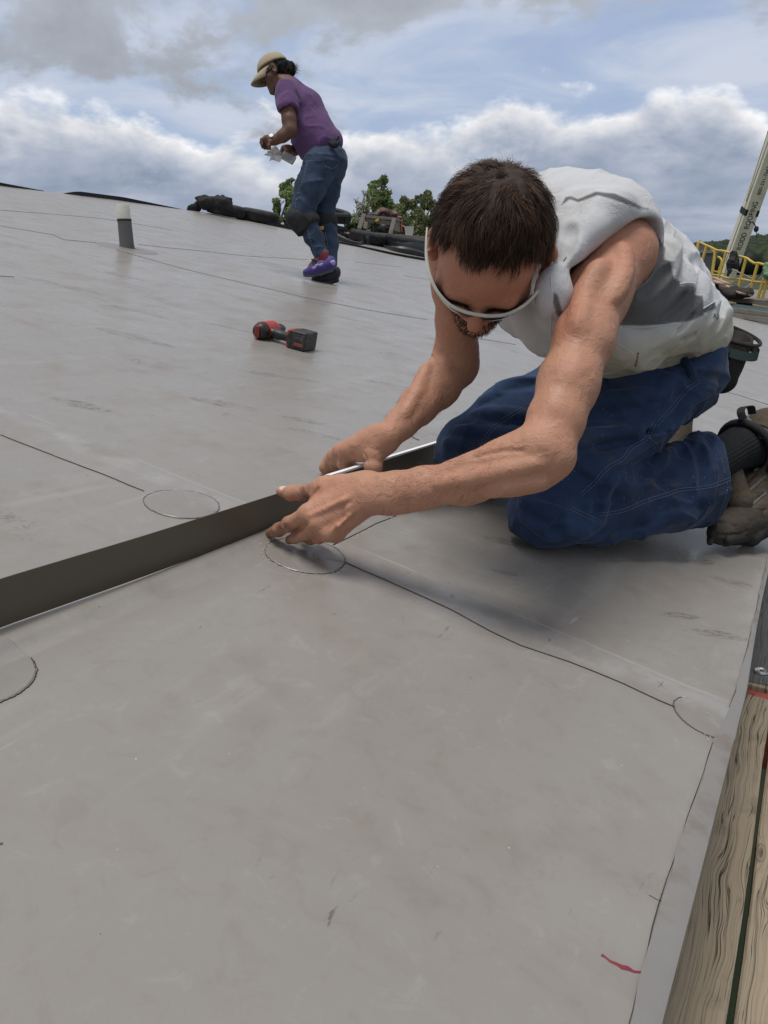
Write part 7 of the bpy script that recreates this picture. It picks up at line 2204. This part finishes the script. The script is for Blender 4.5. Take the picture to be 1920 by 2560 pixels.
# decking along the roof's edge
for i, (y, mat, lab, h) in enumerate(((1600, 'board_grey', 'grey brown edge plank, upper one behind the tool pouch', 0.07), (1700, 'board_grey', 'grey brown edge plank directly above the tool pouch', 0.07))):
    a, c = q7(690, y - 20 + i * 8, 13.7 - 0.3 * i), q7(1900, y + 130 + i * 10, 13.1 - 0.3 * i)
    board('edge_plank', lab, 'plank', a, c, 0.28, h, M[mat], 'planks along the roof edge')
def build_panels():
    root = thing('corrugated_sheet', 'stack of dark green ribbed metal panels at the roof edge', 'metal sheet', q7(1200, 1560, 14.2))
    m = simple('dark green ribbed metal', (0.016, 0.040, 0.038), 0.45, var=0.3, scale=5)
    A0, A1 = q7(690, 1480, 15.2), q7(2000, 1640, 13.9)
    B0, B1 = q7(690, 1580, 14.0), q7(2000, 1740, 13.2)
    b = MB(); n = 28; rows = []
    for i in range(n + 1):
        f = i / n
        h = 0.022 if (i // 2) % 2 else 0.0
        rows += [A0 + (B0 - A0) * f + np.array([0, 0, h]), A1 + (B1 - A1) * f + np.array([0, 0, h])]
    b.addm(rows, [(2 * i, 2 * i + 1, 2 * i + 3, 2 * i + 2) for i in range(n)])
    o = b.build('sheet', m, root); sm = o.modifiers.new('thick', 'SOLIDIFY'); sm.thickness = 0.03
build_panels()
board('lath', 'thin pale lath lying on the green panels at the photo\'s edge', 'lath', q7(1370, 1520, 14.5), q7(1700, 1580, 14.3), 0.06, 0.02, M['board'])
board('lath', 'pale broken lath in front of the black tyre under the railing', 'lath', q7(730, 1450, 14.9), q7(1030, 1490, 14.6), 0.10, 0.03, M['board'])
def build_hut():
    root = thing('grey_unit', 'flat topped grey metal rooftop unit behind the yellow railing', 'rooftop unit', P(1740, 700, 27))
    def q(x, y, d): return P(*z7(x, y), d)
    m = simple('grey sheet metal', (0.150, 0.142, 0.130), 0.7, var=0.12, scale=1.5)
    a, c = q(-400, 500, 27.0), q(690, 520, 27.0)
    z1 = c[2] + 0.05; zb = 0.0
    w = c - a; w[2] = 0; n = np.array([-w[1], w[0], 0]); n /= np.linalg.norm(n)
    if n[1] < 0: n = -n
    vs = [np.array([p[0], p[1], z]) for z in (zb, z1) for p in (a, c, c + n * 5, a + n * 5)]
    b = MB().addm(vs, [(0, 1, 5, 4), (1, 2, 6, 5), (2, 3, 7, 6), (3, 0, 4, 7), (4, 5, 6, 7)])
    b.build('cabinet', m, root)
    b = MB(); b.beam(np.array([*a[:2], z1 - 0.05]) - n * 0.05, np.array([*c[:2], z1 - 0.05]) - n * 0.05, 0.10, 0.10); b.build('cornice', simple('pale metal trim', (0.30, 0.29, 0.27), 0.6), root)
    vs = [np.array([p[0], p[1], z]) for z in (z1, z1 + 0.16) for p in (a + n * 0.6, c + n * 0.6 - w * 0.04, c + n * 5, a + n * 5)]
    MB().addm(vs, [(0, 1, 5, 4), (1, 2, 6, 5), (2, 3, 7, 6), (3, 0, 4, 7), (4, 5, 6, 7)]).build('upper_band', simple('brown grey band', (0.17, 0.155, 0.14), 0.7, var=0.15, scale=1.5), root)
    s = q(175, 590, 26.7) - n * 0.03
    MB().box(s, (0.16, 0.01, 0.20)).build('sticker', simple('pale sticker', (0.5, 0.48, 0.45), 0.6), root)
build_hut()
def build_crane():
    def z6(x, y): return (1620 + x / 3.1604, 280 + y / 3.1604)
    base, top = P(*z6(608, 1330), 42.0), P(*z6(1098, -40), 37.0)
    root = thing('crane_boom', 'cream telescopic crane boom lettered with a roofing firm\'s name and number', 'crane boom', base)
    ax = top - base; Lg = np.linalg.norm(ax); ax /= Lg
    view = (base - CAM) / np.linalg.norm(base - CAM)
    s = np.cross(ax, view); s /= np.linalg.norm(s)
    if s[0] < 0: s = -s
    n = np.cross(s, ax)
    if np.dot(n, view) > 0: n = -n                     # towards us
    th = math.radians(24)
    f1 = s * math.cos(th) + n * math.sin(th) * -1.0; f1 = s * math.cos(th) - n * math.sin(th)
    f2 = np.cross(ax, f1); f2 /= np.linalg.norm(f2)
    if np.dot(f2, view) > 0: f2 = -f2
    cream = simple('cream crane paint', (0.86, 0.80, 0.60), 0.45, var=0.08, scale=2, dirt=(0.42, 0.38, 0.28), dscale=1.2, damt=0.4)
    W = 0.70
    b = MB(); b.box(base + ax * Lg / 2, (Lg, W, W), np.stack([ax, f1, f2]))
    b.build('boom_section', cream, root, False, 0.03)
    b = MB(); b.box(base + ax * (Lg / 2 + 1.0) + f2 * 0.1 - f1 * 0.33, (Lg, 0.05, 0.12), np.stack([ax, f1, f2])); b.build('hose_track', simple('grey track', (0.30, 0.29, 0.25), 0.6), root)
    blk = simple('black collar', (0.015, 0.015, 0.015), 0.6)
    def along(py):
        # distance along the boom whose image row is py
        ls = np.linspace(0, Lg, 600); pr, _ = project(base + ls[:, None] * ax)
        return float(np.interp(-py, -pr[:, 1], ls)) if pr[0, 1] > pr[-1, 1] else 0
    for (y0, y1) in ((536, 521), (336, 322)):
        l0, l1 = along(y0), along(y1)
        for sd in (-1, 1):
            b = MB(); b.box(base + ax * (l0 + l1) / 2 + f1 * sd * (W / 2 - 0.055) , (abs(l1 - l0), 0.13, W + 0.02), np.stack([ax, f1, f2])); b.build('collar', blk, root)
    tx = np.stack([ax, -f1, f2])
    if np.dot(np.cross(tx[0], tx[1]), tx[2]) < 0: tx = np.stack([ax, f1, f2])
    dark = simple('dark lettering', (0.02, 0.02, 0.02), 0.5)
    def put(s_, y0, y1, size):
        l0, l1 = along(y0), along(y1)
        o = text_mesh(s_, (0, 0, 0), size, dark, None, np.eye(3), 'lettering', 0.004)
        me = o.data
        vs = np.array([v.co[:] for v in me.vertices]); wdt = np.ptp(vs[:, 0]); hgt = np.ptp(vs[:, 1])
        k = (l1 - l0) / wdt
        me.transform(Matrix.Diagonal((k, size / hgt, 1, 1)))
        R4 = Matrix(((*tx[0], 0), (*tx[1], 0), (*tx[2], 0), (0, 0, 0, 1))).transposed()
        me.transform(Matrix.Translation(Vector(base + ax * (l0 + l1) / 2 + f2 * (W / 2 + 0.012))) @ R4)
        o.parent = root; o.matrix_parent_inverse = Matrix.Translation(-Vector(root.location))
    put('RODD', 619, 577, 0.26); put('ROOFING', 567, 500, 0.26); put('800-331-7663', 482, 412, 0.17)
    b = MB(); b.tube([base + ax * along(505) - f1 * 0.36, top - f1 * 0.55], 0.012, 6); b.build('cable', blk, root)
    # arm with the hanging block at the boom's right
    hr = thing('hanging_block', 'small dark block hanging on a curved arm right of the crane boom', 'hoist block', P(*z6(850, 930), 36))
    b = MB(); b.tube(catmull([P(*z6(800, 872), 36), P(*z6(826, 870), 36), P(*z6(842, 888), 36), P(*z6(854, 918), 36)], 5), 0.03, 6); b.build('arm', blk, hr, True)
    b = MB(); b.lathe([(0.0, -0.14), (0.09, -0.10), (0.11, 0.0), (0.09, 0.1), (0.0, 0.14)], P(*z6(855, 925), 36), (0, 0, 1), 12); b.build('block', blk, hr, True)
    b = MB(); b.tube([P(*z6(856, 930), 36), P(*z6(860, 995), 36)], 0.018, 6); b.build('pendant', blk, hr)
    # braces low at the boom
    for i, (a, c, r, mm, lab) in enumerate((((1400, 1080), (1720, 740), 0.035, blk, 'dark blue stay running up to the right of the railing'), ((1190, 1235), (1640, 900), 0.03, simple('grey stay', (0.25, 0.25, 0.26), 0.5), 'grey stay crossing behind the yellow posts'), ((970, 850), (1430, 1060), 0.03, simple('pale stay', (0.45, 0.43, 0.40), 0.5), 'pale stay sloping down from the crane boom'))):
        b = MB(); b.tube([q7(*a, 34), q7(*c, 34)], r, 6); tag(b.build('stay_rod', mm), lab, 'stay rod')
build_crane()

# ------------------------------------------------------------------ trees
def mat_leaf(name, c1, c2):
    m, g, b = new_mat(name)
    r, _, _ = g.sep(g.attr('Col'))
    c = g.mix(r, c1, c2)
    g.put(b.inputs['Base Color'], c)
    b.inputs['Roughness'].default_value = 0.6
    b.inputs['Specular IOR Level'].default_value = 0.3
    tr = g.new('ShaderNodeBsdfTranslucent'); g.put(tr.inputs[0], c)
    mx = g.new('ShaderNodeMixShader'); mx.inputs[0].default_value = 0.3
    out = [n for n in g.nt.nodes if n.type == 'OUTPUT_MATERIAL'][0]
    g.nt.links.new(b.outputs[0], mx.inputs[1]); g.nt.links.new(tr.outputs[0], mx.inputs[2]); g.nt.links.new(mx.outputs[0], out.inputs[0])
    return m
M['leaf_green'] = mat_leaf('fresh green leaves', (0.13, 0.19, 0.065, 1), (0.36, 0.44, 0.19, 1))
M['leaf_olive'] = mat_leaf('olive leaves', (0.125, 0.155, 0.06, 1), (0.33, 0.35, 0.17, 1))
M['leaf_dark'] = mat_leaf('dark green leaves', (0.03, 0.055, 0.02, 1), (0.09, 0.13, 0.045, 1))
M['bark'] = simple('grey bark', (0.12, 0.10, 0.085), 0.9, var=0.4, scale=6, bump=0.4)
M['bark_pale'] = simple('pale bark', (0.30, 0.28, 0.25), 0.9, var=0.3, scale=6)
def tree(name, label, px, d, spread, nleaf, leaf, mat, bark, seed, outline, bare=0.0):
    """outline: (x px, y px, radius px) lumps of the crown at depth d"""
    rng = np.random.RandomState(seed)
    base = P(px, 640, d); base[2] = 0
    root = thing(name, label, 'tree', base, 'trees beyond the roof')
    b = MB()
    lumps = [(P(x, y, d) + FWD * rng.uniform(-0.3, 0.3) * r * d / FPX, r * d / FPX) for x, y, r in outline]
    topz = max(c[2] for c, _ in lumps)
    fork = base + np.array([0, 0, min(c[2] for c, _ in lumps) * 0.72])
    b.tube(catmull([base, base + np.array([0.08, 0.05, fork[2] * 0.5]), fork], 4), list(np.linspace(0.17, 0.09, 9)), 8)
    for c, r in lumps:
        mid = fork * 0.5 + c * 0.5 + rng.normal(0, 0.15, 3)
        pts = catmull([fork, mid, c], 4)
        b.tube(pts, list(np.linspace(0.07, 0.018, len(pts))), 6)
        for k in range(5):
            t = rng.normal(size=3); t /= np.linalg.norm(t); t[2] = abs(t[2])
            b.tube([c - t * r * 0.2, c + t * r * 0.5 + rng.normal(0, 0.06, 3), c + t * r * 1.05], [0.018, 0.012, 0.005], 4)
    b.build('trunk', bark, root, True)
    V, C = [], []
    tot = sum(r ** 2 for _, r in lumps)
    for c, r in lumps:
        n = int(2.6 * nleaf * r * r / tot)
        u = rng.normal(size=(n, 3)); u /= np.linalg.norm(u, axis=1, keepdims=True)
        rad = r * rng.uniform(0.25, 1.0, n) ** 0.55
        rad *= 1 + 0.35 * vnoise(u * 2.2 + seed, seed)
        tw = np.stack([vnoise((c + u * rad[:, None]) * 2.2, seed + i) for i in range(3)], -1)
        p = c + u * rad[:, None] + tw * 0.16
        keep = vnoise(p * 3.4, seed + 9) > (-0.18 + bare)
        p = p[keep]; n = len(p)
        a = rng.normal(size=(n, 3)); a /= np.linalg.norm(a, axis=1, keepdims=True)
        q = np.cross(a, rng.normal(size=(n, 3))); q /= np.linalg.norm(q, axis=1, keepdims=True)
        sz = 0.72 * leaf * rng.uniform(0.6, 1.3, n)[:, None]
        V.append(np.stack([p - a * sz, p + q * sz * 0.6, p + a * sz, p - q * sz * 0.6], 1).reshape(-1, 3))
        tone = np.clip(0.5 + 0.55 * vnoise(p * 1.7, seed + 5) + rng.normal(0, 0.2, n), 0, 1)
        C.append(np.repeat(tone, 4))
    V = np.concatenate(V); C = np.concatenate(C)
    F = np.arange(len(V)).reshape(-1, 4).astype(np.int32)
    me = mesh_np('crown', V, F); set_attr(me, 'Col', C)
    link('crown', me, mat, root)
tree('leafy_tree', 'loose green tree top just left of the woman\'s knees', 720, 25, 1, 5200, 0.075, M['leaf_green'], M['bark'], 1, [(712, 470, 16), (728, 455, 12), (722, 495, 24), (700, 512, 18), (744, 500, 22), (712, 535, 24), (742, 540, 26), (770, 520, 20), (694, 548, 14), (770, 555, 20), (725, 480, 20), (795, 545, 18)], -0.05)
tree('tall_tree', 'tallest bright green tree right of the woman, above the wooden frame', 950, 27, 1, 8500, 0.08, M['leaf_green'], M['bark'], 2, [(938, 462, 14), (960, 452, 13), (950, 480, 22), (935, 490, 15), (966, 478, 14), (948, 508, 24), (970, 510, 18), (955, 535, 28), (990, 535, 24), (940, 545, 20), (975, 560, 30), (935, 572, 24), (1005, 560, 26)], -0.10)
tree('sparse_tree', 'nearly bare pale twigged tree left of the tallest tree', 905, 26, 1, 750, 0.06, M['leaf_olive'], M['bark_pale'], 3, [(892, 505, 13), (912, 485, 12), (925, 500, 13), (905, 520, 16), (890, 535, 14), (922, 540, 14), (898, 555, 16)], 0.28)
tree('olive_tree', 'olive green bushy tree with pale bare stems beside the man\'s hair', 1040, 26, 1, 8200, 0.075, M['leaf_olive'], M['bark_pale'], 4, [(1012, 505, 14), (1000, 525, 18), (1030, 515, 18), (1050, 500, 12), (1068, 490, 12), (1075, 515, 18), (1040, 545, 26), (1070, 550, 26), (1010, 560, 24), (1045, 580, 26), (1095, 560, 26), (1085, 590, 24), (1110, 520, 20)], 0.04)
tree('low_bush', 'low dark green bush between the tyre stack and the wooden frame', 885, 24, 1, 1800, 0.07, M['leaf_dark'], M['bark'], 5, [(878, 570, 12), (893, 576, 14), (905, 586, 14), (870, 584, 12), (888, 592, 16)], -0.1)

# ------------------------------------------------------------------ wooded hill far away
def build_hills():
    d0 = 420.0
    def crest(x):
        # skyline row for pixel column x
        return np.interp(x, [1400, 1660, 1715, 1760, 1800, 1850, 1880, 1920, 2100, 2600, 3900], [640, 632, 618, 612, 612, 604, 598, 594, 575, 560, 600])
    xs = np.linspace(1350, 3900, 170)
    rows = []
    fr = [(0.0, 1.0), (0.25, 0.93), (0.5, 0.72), (0.75, 0.42), (1.0, 0.0)]
    V = []
    for x in xs:
        top = P(x, float(crest(x)), d0 * 1.35); top[2] -= 6.0
        foot = P(x, 690, d0 * 0.62)
        for f, h in fr:
            q = top + (foot - top) * f
            q[2] = top[2] * h
            V.append(q)
        back = top + (top - foot) * 0.6; back[2] = 0
        V.append(back)
    m = 6; order = [5, 0, 1, 2, 3, 4]
    F = []
    for i in range(len(xs) - 1):
        for a, c in zip(order[:-1], order[1:]):
            F.append((i * m + a, (i + 1) * m + a, (i + 1) * m + c, i * m + c))
    me = mesh_np('hills', V, F, True)
    mat = simple('hill forest floor', (0.018, 0.030, 0.014), 0.95, var=0.5, scale=0.05)
    o = link('hills', me, mat); tag(o, 'wooded hill beyond the crane', 'hill', kind='structure')
    # the wood on it: crowns one cannot count
    rng = np.random.RandomState(12)
    VV, FF, CC = [], [], []
    bm = bmesh.new(); bmesh.ops.create_icosphere(bm, subdivisions=2, radius=1.0)
    sv = np.array([v.co[:] for v in bm.verts]); sf = np.array([[v.index for v in f.verts] for f in bm.faces]); bm.free()
    k = 0
    for i in range(5200):
        x = rng.uniform(1640, 2200) if i < 2400 else rng.uniform(2200, 3850); t = rng.uniform(0, 1) ** 1.2
        top = P(x, float(crest(x)), d0 * 1.35); top[2] -= 6.0
        foot = P(x, 690, d0 * 0.62)
        q = top + (foot - top) * t
        q[2] = top[2] * np.interp(t, [0, .25, .5, .75, 1], [1, .93, .72, .42, 0])
        con = rng.rand() < 0.004
        r = rng.uniform(2.0, 4.6)
        s = np.array([r * (0.6 if con else 1.0), r * (0.6 if con else 1.0), r * (2.0 if con else 1.1)])
        v = sv.copy()
        if con: v[:, :2] *= (1.0 - 0.62 * np.clip(v[:, 2:3] * 0.5 + 0.5, 0, 1))
        v = v * (1 + 0.35 * vnoise(v * 2.6 + i * 7.1, 90)[:, None]) * s + q + np.array([0, 0, s[2] * 0.55])
        VV.append(v); FF.append(sf + k); k += len(v)
        CC.append(np.full(len(v), np.clip(rng.normal(0.18 if con else 0.5, 0.22), 0, 1)))
    V = np.concatenate(VV); F = np.concatenate(FF).astype(np.int32)
    me = mesh_np('woodland', V, F, False)
    set_attr(me, 'Col', np.concatenate(CC))
    wm = mat_leaf('woodland leaves', (0.010, 0.020, 0.010, 1), (0.050, 0.070, 0.024, 1))
    o = link('woodland', me, wm); tag(o, 'dark mixed woodland covering the far hill', 'wood', kind='stuff')
build_hills()
